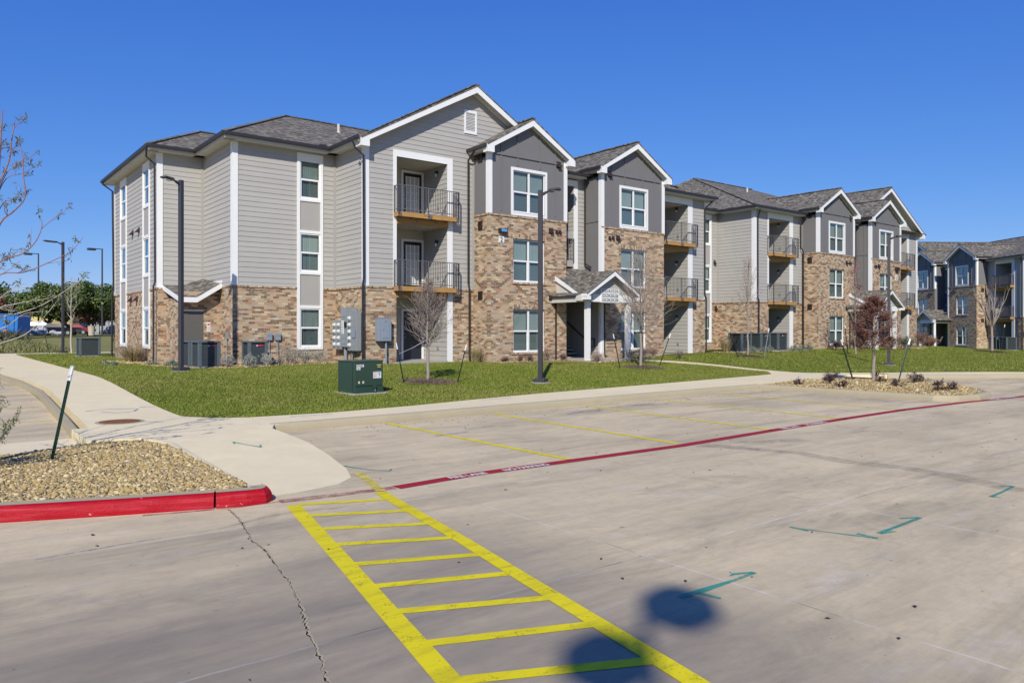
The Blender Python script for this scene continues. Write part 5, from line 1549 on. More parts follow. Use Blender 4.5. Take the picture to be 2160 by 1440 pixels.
T1 = young_tree('young_tree', (-6.49, -5.55), 3.30, 5, 'bare young tree with dense fine twigs, in a mulch ring behind the green transformer box', bark='bark_gray', r0=.055, z0=.31, nlat=84, crown=.92, kids=(10, 14), kl=.48, leaf='brown_leaf', nleaf=900, leafsize=.028, up=.5, la=.75,
    profile=lambda f: (1.1 if f < .35 else 1.1*(1-(f-.35)/.65*.88)))
T2 = young_tree('young_tree', (4.67, -4.43), 4.6, 9, 'bare vase-shaped young tree with pale twigs before the gabled entry porch', bark='bark_gray', r0=.06, z0=.27, nlat=70, crown=1.75, kids=(11, 15), kl=.5, up=.7, la=.6, profile=lambda f: 1.1-.7*f, leaf='brown_leaf', nleaf=300, leafsize=.02)
T3 = young_tree('young_tree', (15.33, -2.32), 4.9, 12, 'thin bare tree with a few red leaves near the middle air conditioners', bark='bark_gray', r0=.05, z0=.36, nlat=34, crown=1.5, kids=(6, 9), kl=.4, up=1.2, la=1.2, profile=lambda f: 1.1-.75*f, leaf='red_leaf', nleaf=240, leafsize=.04)
T4 = young_tree('young_tree', (6.43, -13.37), 2.95, 15, 'young tree with rusty red foliage on the right gravel island', bark='bark_gray', r0=.06, z0=.36, nlat=74, crown=.80, kids=(6, 9), kl=.5, up=.0, la=.45, profile=lambda f: 1.0 if f < .45 else 1-(f-.45)*1.35, leaf='maroon_leaf', nleaf=17000, leafsize=.028, leafdown=.12)
T5 = young_tree('young_tree', (24.13, -3.6), 5.4, 19, 'slender bare tree with sparse red leaves in front of the far entry porch', bark='bark_gray', r0=.055, z0=.3, nlat=34, crown=1.25, kids=(6, 9), kl=.4, up=1.2, la=1.3, profile=lambda f: 1.1-.7*f, leaf='red_leaf', nleaf=380, leafsize=.045)
# pollarded tree at the far right
def pollard(loc, seed):
    T = TreeB(seed); x, y = loc; t = thing('young_tree', 'pale bare tree with thick upright limbs at the right edge', 'tree', (x, y, S_h(x, y)))
    T.m.tube([(0, 0, -.1), (.02, 0, 1.0), (0, .03, 2.1)], [.11, .085, .075], 8, cap=False)
    R = T.r
    for j in range(15):
        a = j*2.4; k = .25+.35*R.random()
        T.limb((0, .03, 1.7+.3*R.random()), (math.cos(a)*k*1.2, math.sin(a)*k*1.2, 1), R.uniform(2.0, 3.0), .045, .014, 1, 7, 6, .9, .13, (2, 4), .35, .6, .3)
    T.m.build('trunk', M['bark_gray'], t, smooth=True)
pollard((40.3, -5.1), 4)
# tree behind the left lamp
young_tree('young_tree', (-12.1, 25.4), 4.6, 23, 'pale thin bare tree beside the far left lamp post', bark='bark_pale', r0=.06, z0=.4, nlat=22, crown=1.3, kids=(3, 5), kl=.4, up=1)

# foreground tree reaching in from the left
def left_tree():
    T = TreeB(77); R = T.r; x, y = -18.72, -13.95
    t = thing('desert_willow', 'tall sparse tree with reddish bare limbs reaching in from the left edge', 'tree', (x, y, .14))
    T.m.tube([(0, 0, -.1), (.02, .03, .6), (-.02, .02, 1.1)], [.075, .06, .055], 9, cap=False)
    # camera frame: right = (.787,-.617), away = (.617,.787)
    rx, ry = .787, -.617
    def P(a, z, dep=0): return Vector((a*rx+dep*.617, a*ry+dep*.787, z))
    def branch(pts, r0, r1, tw=(3, 5), tl=.5, leaves=True):
        V = [P(*p) for p in pts]
        # smooth through the points
        Q = []
        for i in range(len(V)-1):
            for k in range(4):
                tt = k/4; p0 = V[max(i-1, 0)]; p1 = V[i]; p2 = V[i+1]; p3 = V[min(i+2, len(V)-1)]
                Q.append(.5*((2*p1)+(-p0+p2)*tt+(2*p0-5*p1+4*p2-p3)*tt*tt+(-p0+3*p1-3*p2+p3)*tt**3))
        Q.append(V[-1]); n = len(Q)
        rad = [.8*(r0+(r1-r0)*i/(n-1)) for i in range(n)]
        T.m.tube(Q, rad, 6, cap=False); T.tips.append((Q[-1], (Q[-1]-Q[-2]).normalized(), 0))
        for j in range(R.randint(*tw)):
            i = R.randint(n//4, n-2); d = (Q[i+1]-Q[i]).normalized()
            nd = d+Vector((R.gauss(0, .45), R.gauss(0, .45), R.gauss(.15, .4)))
            T.limb(Q[i], nd, tl*R.uniform(.4, 1.0), rad[i]*.5, .0022, 1, 5, 4, .25, .16, (1, 3), .5, .6)
    # (sideways, height, depth): frame edge is near +0.52 sideways
    branch([(0, 1.0), (.16, 1.7), (.33, 2.5), (.45, 3.15), (.505, 3.75), (.535, 4.2), (.56, 4.6)], .04, .007, (8, 10), .32)
    branch([(.49, 3.6), (.57, 3.95, .1), (.60, 4.25, .12), (.62, 4.5, .15)], .016, .006, (5, 7), .3)
    branch([(-.05, 1.0), (-.1, 2.0), (-.2, 3.2), (-.1, 4.4)], .035, .008, (5, 7), .6)
    branch([(.2, 1.9), (.38, 2.75), (.54, 3.16), (.70, 3.30), (.85, 3.48), (.83, 3.75), (.82, 4.0), (.75, 4.26)], .017, .005, (6, 8), .3)
    branch([(.1, 1.5), (.4, 2.45), (.56, 2.67), (.82, 2.76), (.99, 2.92), (1.07, 3.13), (1.02, 3.27)], .015, .004, (6, 8), .3)
    branch([(1.05, 3.08, .02), (1.2, 3.22, .04), (1.42, 3.38, .06)], .006, .003, (2, 3), .2)
    branch([(.1, 1.4), (.35, 2.3), (.56, 2.50), (.84, 2.52), (1.21, 2.67), (1.44, 2.79), (1.6, 2.97)], .013, .0035, (6, 8), .3)
    branch([(.3, 2.9), (.5, 3.42, .1), (.62, 3.45, .12), (.77, 3.53, .12)], .008, .004, (3, 4), .2)
    branch([(.45, 3.4), (.54, 3.74, .1), (.78, 3.82, .1), (1.0, 3.96, .1)], .008, .004, (3, 4), .25)
    branch([(.48, 3.5), (.56, 3.83, .1), (.74, 3.93, .1), (.98, 4.12, .1)], .007, .004, (3, 4), .22)
    T.m.build('trunk', M['bark_reddish'], t, smooth=True)
    tips0 = list(T.tips); T.m = MB()
    branch([(.05, 1.1), (.3, 1.72), (.52, 1.93), (.79, 2.0), (1.05, 2.09), (1.29, 2.23), (1.59, 2.44)], .013, .004, (5, 7), .3)
    branch([(.05, 1.1), (.35, 1.5), (.52, 1.60), (.85, 1.72), (1.1, 1.95), (1.3, 2.2)], .012, .004, (5, 7), .3)
    branch([(.1, 1.3), (.4, 2.05), (.54, 2.2), (.72, 2.3), (.95, 2.33)], .011, .003, (4, 6), .28)
    branch([(.1, 1.3), (.5, 1.98, -.1), (.8, 2.11, -.1), (1.17, 2.17, -.1), (1.3, 2.22, -.1)], .010, .003, (4, 5), .25)
    branch([(.05, 1.2), (.5, 1.72, -.1), (.7, 1.83, -.1), (.9, 1.98, -.1), (1.2, 2.02, -.1)], .009, .003, (4, 5), .25)
    T.m.build('branch', M['bark_pale'], t, smooth=True); T.m = MB()
    for k in range(7):
        a = R.uniform(2.4, 4.6); T.limb((0, 0, R.uniform(.8, 1.8)), (math.cos(a), math.sin(a), .9), R.uniform(1, 2.2), .02, .004, 1, 6, 5, .5, .12, (3, 5), .4, .6)
    T.m.build('branch', M['bark_reddish'], t, smooth=True)
    m = MB()
    tips = T.tips
    for p, d, dp in tips:
        if R.random() < .3: continue
        for k in range(R.randint(3, 7)):
            c = p-d*R.uniform(0, .08)
            a = Vector((R.gauss(0, 1), R.gauss(0, 1), R.gauss(-.4, .8))).normalized(); L = R.uniform(.035, .075); b = a.orthogonal().normalized()*L*.13
            m.quad(c, c+a*L*.5+b, c+a*L, c+a*L*.5-b)
    m.build('foliage', M['young_leaf'], t, uv=False)
left_tree()

def blades(name, loc, h, n, spread, mats, seed, label, cat='shrub', group=None, w=.012, arch=.6, zfn=S_h):
    R = random.Random(seed); x, y = loc; t = thing(name, label, cat, (x, y, zfn(x, y)), 0, group)
    for mi, (mat, share) in enumerate(mats):
        m = MB()
        for i in range(int(n*share)):
            a = R.uniform(0, 6.28); r = spread*R.random()**.7; L = h*R.uniform(.6, 1.15)
            bx, by = math.cos(a)*r*.3, math.sin(a)*r*.3; out = spread*R.uniform(.2, 1.0)
            P0 = Vector((bx, by, 0)); pts = []
            for k in range(4):
                f = k/3; pts.append(P0+Vector((math.cos(a)*out*f**1.5, math.sin(a)*out*f**1.5, L*(f-arch*.35*f*f))))
            s = Vector((-math.sin(a), math.cos(a), 0)).lerp(Vector((R.uniform(-1, 1), R.uniform(-1, 1), 0)), .4)*w
            for k in range(3):
                w0 = 1-k/3; w1 = 1-(k+1)/3
                m.quad(pts[k]-s*w0, pts[k]+s*w0, pts[k+1]+s*w1, pts[k+1]-s*w1)
        m.build('foliage' if mi == 0 else 'dry_blades', M[mat], t, uv=False)
    return t
def bush(name, loc, h, r, n, mat, seed, label, cat='shrub', group=None, leaf=.03, twig='bark_gray', ntw=26, zfn=S_h, flat=.0, asp=2.2):
    R = random.Random(seed); x, y = loc; t = thing(name, label, cat, (x, y, zfn(x, y)), 0, group)
    T = TreeB(seed)
    for i in range(ntw):
        a = R.uniform(0, 6.28); q = R.uniform(.15, 1)
        T.limb((R.gauss(0, r*.12), R.gauss(0, r*.12), 0), (math.cos(a)*q*r/h*1.0, math.sin(a)*q*r/h*1.0, 1-.6*q*(r > h)), h*R.uniform(.75, 1.1), .006, .002, 1, 4, 3, .1, .18, (3, 5), .45, .7)
    T.m.build('stems', M[twig], t)
    m = MB()
    for i in range(n):
        p, d, dp = R.choice(T.tips); c = p-d*R.uniform(0, h*.35)+Vector((R.gauss(0, .02), R.gauss(0, .02), R.gauss(0, .02)))
        if c.z < .01: c.z = .02
        a_ = Vector((R.gauss(0, 1), R.gauss(0, 1), R.gauss(.3, 1))).normalized()*leaf*R.uniform(.6, 1.3); b_ = a_.orthogonal().normalized()*leaf/asp
        m.quad(c-a_, c-b_, c+a_, c+b_)
    m.build('foliage', M[mat], t, uv=False)
    return t
SG_ = 'silver leafed shrubs in the bed by the air conditioners'
blades('grass_clump', (-11.9, 9.6), 1.05, 620, .95, [('green_blade', .35), ('dry_grass', .65)], 1, 'large tawny ornamental grass clump against the left end wall', 'ornamental grass')
bush('ground_cover_shrub', (-13.2, 7.0), .22, .8, 900, 'juniper', 2, 'low grey-green spreading shrub left of the tawny grass clump', leaf=.035)
bush('ground_cover_shrub', (-11.9, 6.2), .2, .5, 600, 'juniper', 3, 'low grey-green shrub by the left downspout foot', leaf=.03)
bush('ground_cover_shrub', (-11.6, 4.5), .3, .35, 600, 'juniper', 4, 'small grey-green shrub just left of the two paired air conditioners', leaf=.03)
bush('silver_shrub', (-10.35, 2.1), .5, .36, 620, 'silver_leaf', 5, 'silver shrub at the right front corner of the paired air conditioners', leaf=.026)
bush('silver_shrub', (-9.55, 2.0), .5, .4, 620, 'silver_leaf', 6, 'silver shrub in the lamp post shadow before the single air conditioner', leaf=.026)
bush('silver_shrub', (-8.75, 2.35), .55, .42, 420, 'silver_leaf', 7, 'sparse pinkish-stemmed silver shrub at the right of the single air conditioner', leaf=.022, twig='bark_pale')
bush('silver_shrub', (-8.2, 2.4), .35, .25, 350, 'juniper', 8, 'smallest green-grey shrub below the two small wall boxes', leaf=.025)
bush('silver_shrub', (-7.6, 3.0), .72, .45, 800, 'silver_leaf', 9, 'tall silver shrub directly left of the ground floor window', leaf=.026)
bush('silver_shrub', (-6.95, 3.0), .62, .38, 800, 'silver_leaf', 10, 'bushy silver shrub under the left side of the ground floor window', leaf=.026)
bush('silver_shrub', (-6.3, 3.1), .58, .36, 700, 'silver_leaf', 11, 'silver shrub under the right side of the ground floor window', leaf=.026)
blades('grass_clump', (-.45, .25), .85, 330, .5, [('green_blade', .6), ('dry_grass', .4)], 12, 'green and straw grass clump at the brick corner left of the building number', 'ornamental grass')
for i, (x, y, h, mat, lab) in enumerate(((.62, -.35, .25, 'dark_twig', 'tiny dark shrub beside the brick wall right of the grass clump'), (1.35, -.4, .35, 'rust_leaf', 'small rust-tinged shrub under the left edge of the large ground window'), (1.9, -.45, .32, 'dark_twig', 'small twiggy shrub under the middle of the large ground window'),
      (2.85, -.5, .55, 'rust_leaf', 'reddish shrub partly behind the central lamp post'), (3.75, -.6, .32, 'dark_twig', 'dark low shrub where the lamp post shadow ends'), (4.5, -2.0, .5, 'rust_leaf', 'flowering shrub at the foot of the left porch post'),
      (6.35, -2.25, .55, 'shrub_leaf', 'leafy shrub between the two porch posts'), (6.9, -2.4, .4, 'juniper', 'grey-green low shrub left of the right porch post'), (7.75, -1.7, .5, 'shrub_leaf', 'dark green shrub right of the right porch post'), (8.2, -1.5, .65, 'rust_leaf', 'tall rusty shrub beside the right stake of the vase-shaped tree'), (9.3, -1.0, .55, 'rust_leaf', 'rust-coloured shrub against the second wing'), (10.3, -1.9, .4, 'shrub_leaf', 'rounded green shrub right of the entry path'))):
    bush('shrub', (x, y), h, h*.75, 700, mat, 40+i, lab, leaf=.024)
blades('grass_clump', (16.9, .2), 1.2, 300, .7, [('green_blade', .5), ('dry_grass', .5)], 60, 'tall straw grass clump left of the three air conditioners', 'ornamental grass')
for i, (x, lab) in enumerate(((17.8, 'low silvery shrub before the left of the three air conditioners'), (19.4, 'low silvery shrub before the right of the three air conditioners'), (22.2, 'silvery shrub below the middle ground floor patio'), (23.6, 'silvery shrub at the white post of the middle patio'))):
    bush('silver_shrub', (x, -.9), .42, .7, 700, 'juniper', 70+i, lab, leaf=.035)
for i, (x, y, h, mat, lab) in enumerate(((27.6, -.6, .5, 'dark_twig', 'dark shrub below the third wing window'), (29.6, -.8, .7, 'shrub_leaf', 'green shrub below the third wing, left of the far porch'), (31.2, -2.2, .8, 'shrub_leaf', 'dark green shrub left of the far porch'), (33.6, -2.3, .8, 'shrub_leaf', 'rounded shrub at the far porch right post'), (35.5, -1.2, .8, 'shrub_leaf', 'green shrub beside the fourth wing'),
      (38.8, -1.0, 1.1, 'rust_leaf', 'large brownish green shrub at the far end of the long building'), (41.2, -.6, .55, 'rust_leaf', 'red-leaved low shrub at the far end of the long building'), (42.6, -.2, .8, 'dry_grass', 'spiky pale shrub at the end corner of the long building'))):
    bush('shrub', (x, y), h, h*.9, 800, mat, 80+i, lab, leaf=.05)
for i, (x, y) in enumerate(((3.1, -12.6), (3.0, -14.1), (3.9, -13.2), (4.6, -12.8), (4.2, -15.2), (5.3, -12.5), (5.2, -14.2), (4.6, -16.6), (5.7, -15.0), (5.4, -15.9), (6.5, -14.9), (7.2, -13.1), (4.0, -16.5))):
    lab = ['sparse dark shrub at the left tip of the right gravel island', 'small bare shrub near the island front curb', 'dark leggy shrub behind the left stake foot', 'twiggy maroon shrub at the back of the gravel island', 'scraggly shrub in the front middle of the gravel island', 'thin shrub behind the red-leaved tree on the island', 'dark shrub just left of the red-leaved tree trunk', 'drooping dark shrub at the right tip of the island', 'twiggy shrub right of the red-leaved tree trunk', 'dark shrub between the right stake and the island tip', 'wispy shrub beside the right stake foot', 'faint bare shrub at the rear right of the island', 'low dark shrub by the curved island curb'][i]
    bush('island_shrub', (x, y), .2+.06*(i % 3), .3, 200, 'dark_twig', 110+i, lab, leaf=.03, twig='bark_dark', ntw=16, zfn=hump)
blades('willow_seedling', (-18.5, -14.05), .0+1.25, 60, .22, [('young_leaf', 1)], 130, 'wispy green shoots at the left edge of the river gravel', 'plant', w=.004, arch=.1, zfn=gh)
bush('willow_seedling', (-18.55, -14.35), 1.0, .22, 1300, 'young_leaf', 131, 'leafy upright shoots at the left edge beside the green stake', 'plant', leaf=.035, zfn=gh, asp=6, ntw=14)
# mulch rings
for (x, y, r, n) in ((-6.49, -5.6, .95, 2600), (4.67, -4.5, .95, 1800), (15.33, -2.4, .8, 500), (40.3, -5.1, 1.2, 300)):
    poly = [(x+r*math.cos(a*.3926)*(1+.1*math.sin(a*3)), y+r*math.sin(a*.3926)*(1+.08*math.cos(a*2))) for a in range(16)]
    f = lambda a, b: S_h(a, b)+.07*ss(1-math.hypot(a-x, b-y)/r)
    sheet('mulch_ring', poly, f, .02, M['mulch_ground'], thick=.1, step=.4, kind='structure')
    stones('mulch_chips', poly, f, .02, n, .017, 'mulch', int(x*3)+90, flatness=.35)

# leafy background trees
def leaf_tree(loc, H, R_, seed, label, mat='oak_leaf', n=9000, trunk=1.6, name='oak_tree', leaf=.17, base=None, group=None):
    rng = np.random.default_rng(seed); x, y = loc; z = S_h(x, y)
    t = thing(name, label, 'tree', (x, y, z), 0, group)
    T = TreeB(seed); R = T.r
    T.m.tube([(0, 0, -.2), (.05, 0, trunk*.6), (0, .05, trunk*1.2)], [.24, .18, .15], 8, cap=False)
    for k in range(8):
        a = k*2.4; T.limb((0, 0, trunk*R.uniform(.8, 1.15)), (math.cos(a), math.sin(a), 1.1), R_*R.uniform(.8, 1.2), .1, .02, 1, 5, 5, .3, .15, (2, 4), .5, .6)
    T.m.build('trunk', M['bark_dark'], t, smooth=True)
    cz = (trunk+H)/2; hz = (H-trunk)/2
    nb = 26; B = []
    for k in range(nb):
        d = rng.normal(0, 1, 3); d /= np.linalg.norm(d); d[2] = d[2]*.9
        rr = rng.uniform(.45, .85); B.append((d[0]*R_*rr, d[1]*R_*rr, cz+d[2]*hz*rr, rng.uniform(.26, .42)*R_))
    per = n//nb; V = []
    for bx, by, bz, br in B:
        d = rng.normal(0, 1, (per, 3)); d /= np.linalg.norm(d, axis=1)[:, None]
        rad = br*rng.uniform(.55, 1.08, per)[:, None]; c = d*rad*np.array([1, 1, .8])+np.array([bx, by, bz])
        a = rng.normal(0, 1, (per, 3))+d*.4; a /= np.linalg.norm(a, axis=1)[:, None]
        b = np.cross(a, d+rng.normal(0, .4, (per, 3))); b /= np.linalg.norm(b, axis=1)[:, None]
        s = leaf*rng.uniform(.6, 1.4, per)[:, None]
        V.append(np.stack([c-a*s, c-b*s*.6, c+a*s, c+b*s*.6], 1))
    V = np.concatenate(V).reshape(-1, 3); F = np.arange(len(V)).reshape(-1, 4)
    np_mesh('foliage', V, F, M[mat], t)
    return t
leaf_tree((-1.6, 87.5), 7.2, 4.1, 201, 'rounded green oak beside the trash can in the left distance', n=12000)
leaf_tree((2.5, 90), 6.9, 3.8, 202, 'rounded green oak partly hidden behind the left end of the building', n=9000)
leaf_tree((-5.6, 92), 7.0, 3.6, 203, 'green oak behind the far left lamp post', n=9000)
leaf_tree((-8.6, 95), 6.0, 3.6, 204, 'dark green oak above the parked grey car', n=9000)
leaf_tree((-11.6, 100), 7.2, 3.9, 205, 'green oak behind the dumpster', n=8000)
leaf_tree((-16.6, 88), 8.2, 3.2, 206, 'olive green tree above the blue dumpster', 'olive_leaf', n=8000)
leaf_tree((-13.0, 90), 5.6, 2.8, 207, 'brown-leaved tree between dumpster and oaks', 'brown_leaf', n=5000)
leaf_tree((-19.5, 96), 7.5, 4, 208, 'dark olive tree at the far left edge', 'olive_leaf', n=7000)
leaf_tree((-3.7, 94), 5.4, 2.2, 209, 'reddish brown tree seen under the oak crowns', 'brown_leaf', n=5000)
leaf_tree((1.5, 104), 4.4, 3.0, 210, 'brown thicket tree behind the two right-hand oaks', 'brown_leaf', n=4000)
grass('field_grass', [(-30, 29), (10, 29), (10, 74), (-30, 74)], 60000, .16, 35, w=.04, mat='green_blade')
grass('weeds', [(-30, 55), (10, 55), (10, 72), (-30, 72)], 26000, .45, 36, w=.06, mat='shrub_leaf')
bush('field_bush', (-4.5, 40), 1.0, 1.2, 1500, 'young_leaf', 140, 'bright green bush behind the far left air conditioner', leaf=.08)
# ------------------------------------------------------------------ objects on the site
# ---- street lamps
def lamp(loc, H, ang, label, arm=.62, w=.135, group=None):
    x, y = loc; z = S_h(x, y)
    t = thing('street_lamp', label, 'street lamp', (x, y, z), ang, group)
    m = MB(); m.box(-w/2, -w/2, .12, w/2, w/2, H); m.build('pole', M['lamp_paint'], t, bevel=.012)
    m = MB(); m.box(-.2, -.2, .0, .2, .2, .15); m.build('base_cover', M['lamp_paint'], t, bevel=.01)
    m = MB(); m.cyl((0, 0), .33, -.1, .035, 20); m.build('footing', M['pad_concrete'], t)
    m = MB(); m.tube([(w/2, 0, H-.14), (w/2+.10, 0, H-.10), (w/2+.22, 0, H-.045), (w/2+.3, 0, H-.04)], [.05, .045, .03, .03], 6)
    a = m.build('arm', M['lamp_paint'], t)
    m = MB()
    x0, x1 = w/2+.24, w/2+.24+arm*.72
    m.poly((x0, -.07, H-.075), (x0+.1, -.15, H-.08), (x1, -.14, H-.03), (x1, .14, H-.03), (x0+.1, .15, H-.08), (x0, .07, H-.075))
    m.poly((x0, -.07, H-.0), (x0+.1, -.15, H+.0), (x1, -.14, H+.02), (x1, .14, H+.02), (x0+.1, .15, H+.0), (x0, .07, H-.0))
    P = [(x0, -.07), (x0+.1, -.15), (x1, -.14), (x1, .14), (x0+.1, .15), (x0, .07)]
    zb = [H-.075, H-.08, H-.03, H-.03, H-.08, H-.075]; zt = [H, H, H+.02, H+.02, H, H]
    for i in range(6):
        j = (i+1) % 6; m.quad((*P[i], zb[i]), (*P[j], zb[j]), (*P[j], zt[j]), (*P[i], zt[i]))
    h = m.build('lamp_head', M['lamp_paint'], t, recalc=True)
    m = MB(); m.box(x0+.14, -.09, H-.082, x1-.05, .09, H-.066); m.build('lens', M['light_lens'], h)
    return t
D_ = math.radians
lamp((-3.3, -7.31), 6.25, D_(-62), 'tall dark lamp post on the front lawn before the left wing, head pointing right', arm=.5)
lamp((-12.2, .96), 6.46, D_(205), 'tall dark lamp post beside the paired air conditioners, head pointing left', arm=.55)
lamp((18.29, -8.3), 6.35, D_(-62), 'dark lamp post behind the right gravel island, head pointing right', arm=.8)
lamp((-12.5, 25.6), 6.6, D_(195), 'dark lamp post on the far left walk in front of the oak trees', arm=1.0)
def tall_lamp(loc, H, label):
    x, y = loc; z = S_h(x, y); t = thing('street_lamp', label, 'street lamp', (x, y, z), D_(190))
    m = MB(); m.tube([(0, 0, 0), (0, 0, H)], [.13, .09], 8); m.build('pole', M['lamp_paint'], t)
    m = MB(); m.box(.1, -.04, H-.12, .9, .04, H-.02); m.build('arm', M['lamp_paint'], t)
    m = MB(); m.box(.8, -.28, H-.3, 1.75, .28, H-.02); m.build('lamp_head', M['lamp_paint'], t, bevel=.04)
tall_lamp((-.6, 84), 11.2, 'tall distant parking lot lamp above the rounded oak nearest the building')
tall_lamp((-6.2, 98), 11.3, 'distant parking lot lamp partly hidden behind the far left lamp post')
# twin lamp standing behind the photographer; only its shadow reaches the picture
H_ = 12.5; L_ = H_/math.tan(math.radians(37)); dx, dy = math.sin(D_(43.5)), math.cos(D_(43.5))
h1 = (-14.94-dx*L_, -22.53-dy*L_); h2 = (-15.95-dx*L_, -22.82-dy*L_)
mid = ((h1[0]+h2[0])/2, (h1[1]+h2[1])/2)
t = thing('street_lamp', 'twin-headed lamp post whose two rounded shadows fall on the pavement in front', 'street lamp', (mid[0], mid[1], 0))
m = MB(); m.tube([(0, 0, 0), (0, 0, H_+.15)], [.05, .03], 10); m.build('pole', M['lamp_paint'], t)
for k, hh in enumerate((h1, h2)):
    ox, oy = hh[0]-mid[0], hh[1]-mid[1]
    m = MB(); m.bar((0, 0, H_), (ox*.9, oy*.9, H_), .03, .03); m.build('arm', M['lamp_paint'], t)
    m = MB(); n = 24
    m.tube([(ox, oy, H_-.26), (ox, oy, H_-.12), (ox, oy, H_+.05), (ox, oy, H_+.2)], [.14, .27, .27, .16], n)
    m.build('lamp_head', M['lamp_paint'], t, smooth=False)

# ---- green transformer box
t = thing('transformer_box', 'dark green metal transformer box with white number stickers on the lawn', 'transformer', (-9.68, -7.24, S_h(-9.7, -7.3)), D_(6))
W2, D2, Ht = .44, .42, .90
m = MB(); m.box(-W2-.10, -D2-.10, -.15, W2+.12, D2+.12, .035); m.build('concrete_pad', M['pad_concrete'], t, bevel=.01)
m = MB(); m.box(-W2, -D2, .035, W2, D2, Ht-.02); b = m.build('body', M['transformer_green'], t, bevel=.012)
m = MB(); m.box(-W2-.015, -D2-.02, Ht-.035, W2+.015, D2+.015, Ht); m.build('lid', M['transformer_green'], t, bevel=.01)
m = MB(); m.box(-W2+.0, -D2-.028, .035, W2+.005, -D2, .205); m.build('sill_panel', M['transformer_green'], t, bevel=.006)
m = MB(); m.box(-W2+.006, -D2-.02, .225, W2-.004, -D2, Ht-.036); m.build('door', M['transformer_green'], t, bevel=.006)
m = MB(); m.box(.10, -D2-.07, .16, .20, -D2-.02, .235); m.box(.13, -D2-.075, .07, .165, -D2-.028, .16); m.cyl((.147, -D2-.06), .022, .05, .085, 10); m.build('padlock_hasp', M['transformer_green'], t)
m = MB(); m.cbox((.147, -D2-.075, .10), (.03, .02, .05)); m.build('padlock', M['galv'], t)
m = MB(); m.box(-W2-.004, -D2+.1, .04, -W2, -D2+.11, Ht-.05); m.build('seam', M['black'], t)
fy = -D2-.0225
def sticker(x0, z0, x1, z1, mat='sticker_white', off=0, name='sticker', parent=None):
    m = MB(); m.quad((x0, fy-off, z0), (x1, fy-off, z0), (x1, fy-off, z1), (x0, fy-off, z1)); return m.build(name, M[mat], parent or t)
s1 = sticker(-.40, .735, -.17, .80); s2 = sticker(-.40, .66, -.28, .73)
text_mesh('sticker_number', '23203081', .062, M['ink'], s1, (-.395, fy-.001, .746), (D_(90), 0, 0), extrude=0, sx=.84)
text_mesh('sticker_number', '100', .062, M['ink'], s2, (-.395, fy-.001, .671), (D_(90), 0, 0), extrude=0, sx=.95)
s3 = sticker(.12, .42, .38, .60, name='warning_label')
for (a, b, c, d, mt) in ((.13, .575, .24, .593, 'ink_red'), (.13, .475, .24, .493, 'ink_red'), (.25, .57, .37, .595, 'blue_paint'), (.26, .52, .275, .545, 'ink'), (.29, .54, .33, .56, 'ink'), (.31, .50, .35, .53, 'ink'), (.30, .455, .33, .475, 'ink'), (.13, .52, .23, .526, 'ink'), (.13, .545, .23, .55, 'ink'), (.13, .44, .23, .446, 'ink')):
    m = MB(); m.quad((a, fy-.001, b), (c, fy-.001, b), (c, fy-.001, d), (a, fy-.001, d)); m.build('label_mark', M[mt], s3)
s4 = sticker(.24, .765, .38, .785, 'sticker_yellow', name='warning_strip'); sticker(.24, .738, .38, .762, 'ink', name='warning_strip'); sticker(.26, .715, .37, .733, 'sticker_yellow', name='warning_strip')
for x in (-.35, -.22):
    sticker(x, .30, x+.055, .335, name='tag_sticker'); sticker(x+.005, .34, x+.05, .362, 'sticker_yellow', name='tag_sticker')

# ---- air conditioners
def ac_unit(loc, rot, label, s=.78, H=.92, logo=True):
    x, y = loc; t = thing('air_conditioner', label, 'air conditioner', (x, y, S_h(x, y)+.0), rot, 'outdoor air conditioners around the buildings')
    h = s/2
    m = MB(); m.box(-h-.08, -h-.08, -.1, h+.08, h+.08, .05); m.build('pad', M['pad_concrete'], t, bevel=.01)
    m = MB(); m.box(-h+.05, -h+.05, .06, h-.05, h-.05, H-.03); m.build('coil', M['black'], t)
    m = MB()
    for sx in (-1, 1):
        for sy in (-1, 1):
            w = .12; m.box(sx*h, sy*h, .05, sx*(h-w), sy*(h-.03), H-.06); m.box(sx*h, sy*(h-.03), .05, sx*(h-.03), sy*(h-w), H-.06)
    m.box(-h, -h, .05, h, h, .10); b = m.build('casing', M['ac_body'], t, bevel=.01)
    m = MB(); n = 17
    for i in range(n):
        z = .13+i*(H-.24)/n
        for a in range(4):
            R_ = Matrix.Rotation(a*math.pi/2, 3, 'Z')
            c = R_ @ Vector((0, -h+.022, z+.012)); m.cbox(c, (s-.22, .012, .038), R_ @ Matrix.Rotation(.45, 3, 'X'))
    m.build('louver', M['ac_louver'], t)
    m = MB(); 
    for (a, b_, c, d) in ((-h-.01, -h-.01, h+.01, -h+.1), (-h-.01, h-.1, h+.01, h+.01), (-h-.01, -h+.1, -h+.1, h-.1), (h-.1, -h+.1, h+.01, h-.1)): m.box(a, b_, H-.06, c, d, H)
    m.build('top_cover', M['ac_body'], t, bevel=.008)
    m = MB()
    for r in (.08, .15, .22, .29): m.tube([(r*math.cos(k*.314), r*math.sin(k*.314), H-.012) for k in range(21)], .006, 4, cap=False)
    for k in range(8): a = k*math.pi/8; m.bar((-.3*math.cos(a), -.3*math.sin(a), H-.02), (.3*math.cos(a), .3*math.sin(a), H-.02), .008)
    m.build('fan_guard', M['black'], t)
    if logo:
        m = MB(); m.box(-.02, -h-.012, H-.20, .17, -h+.0, H-.145); g = m.build('badge', M['logo_red'], t, bevel=.004)
        m = MB(); m.box(-.07, -h-.013, H-.195, -.024, -h, H-.15); m.build('badge_mark', M['logo_white'], g)
    return t
ac_unit((-10.85, 2.85), D_(4), 'front air conditioner of the pair by the left lamp post, with a red badge', s=.80, H=1.0)
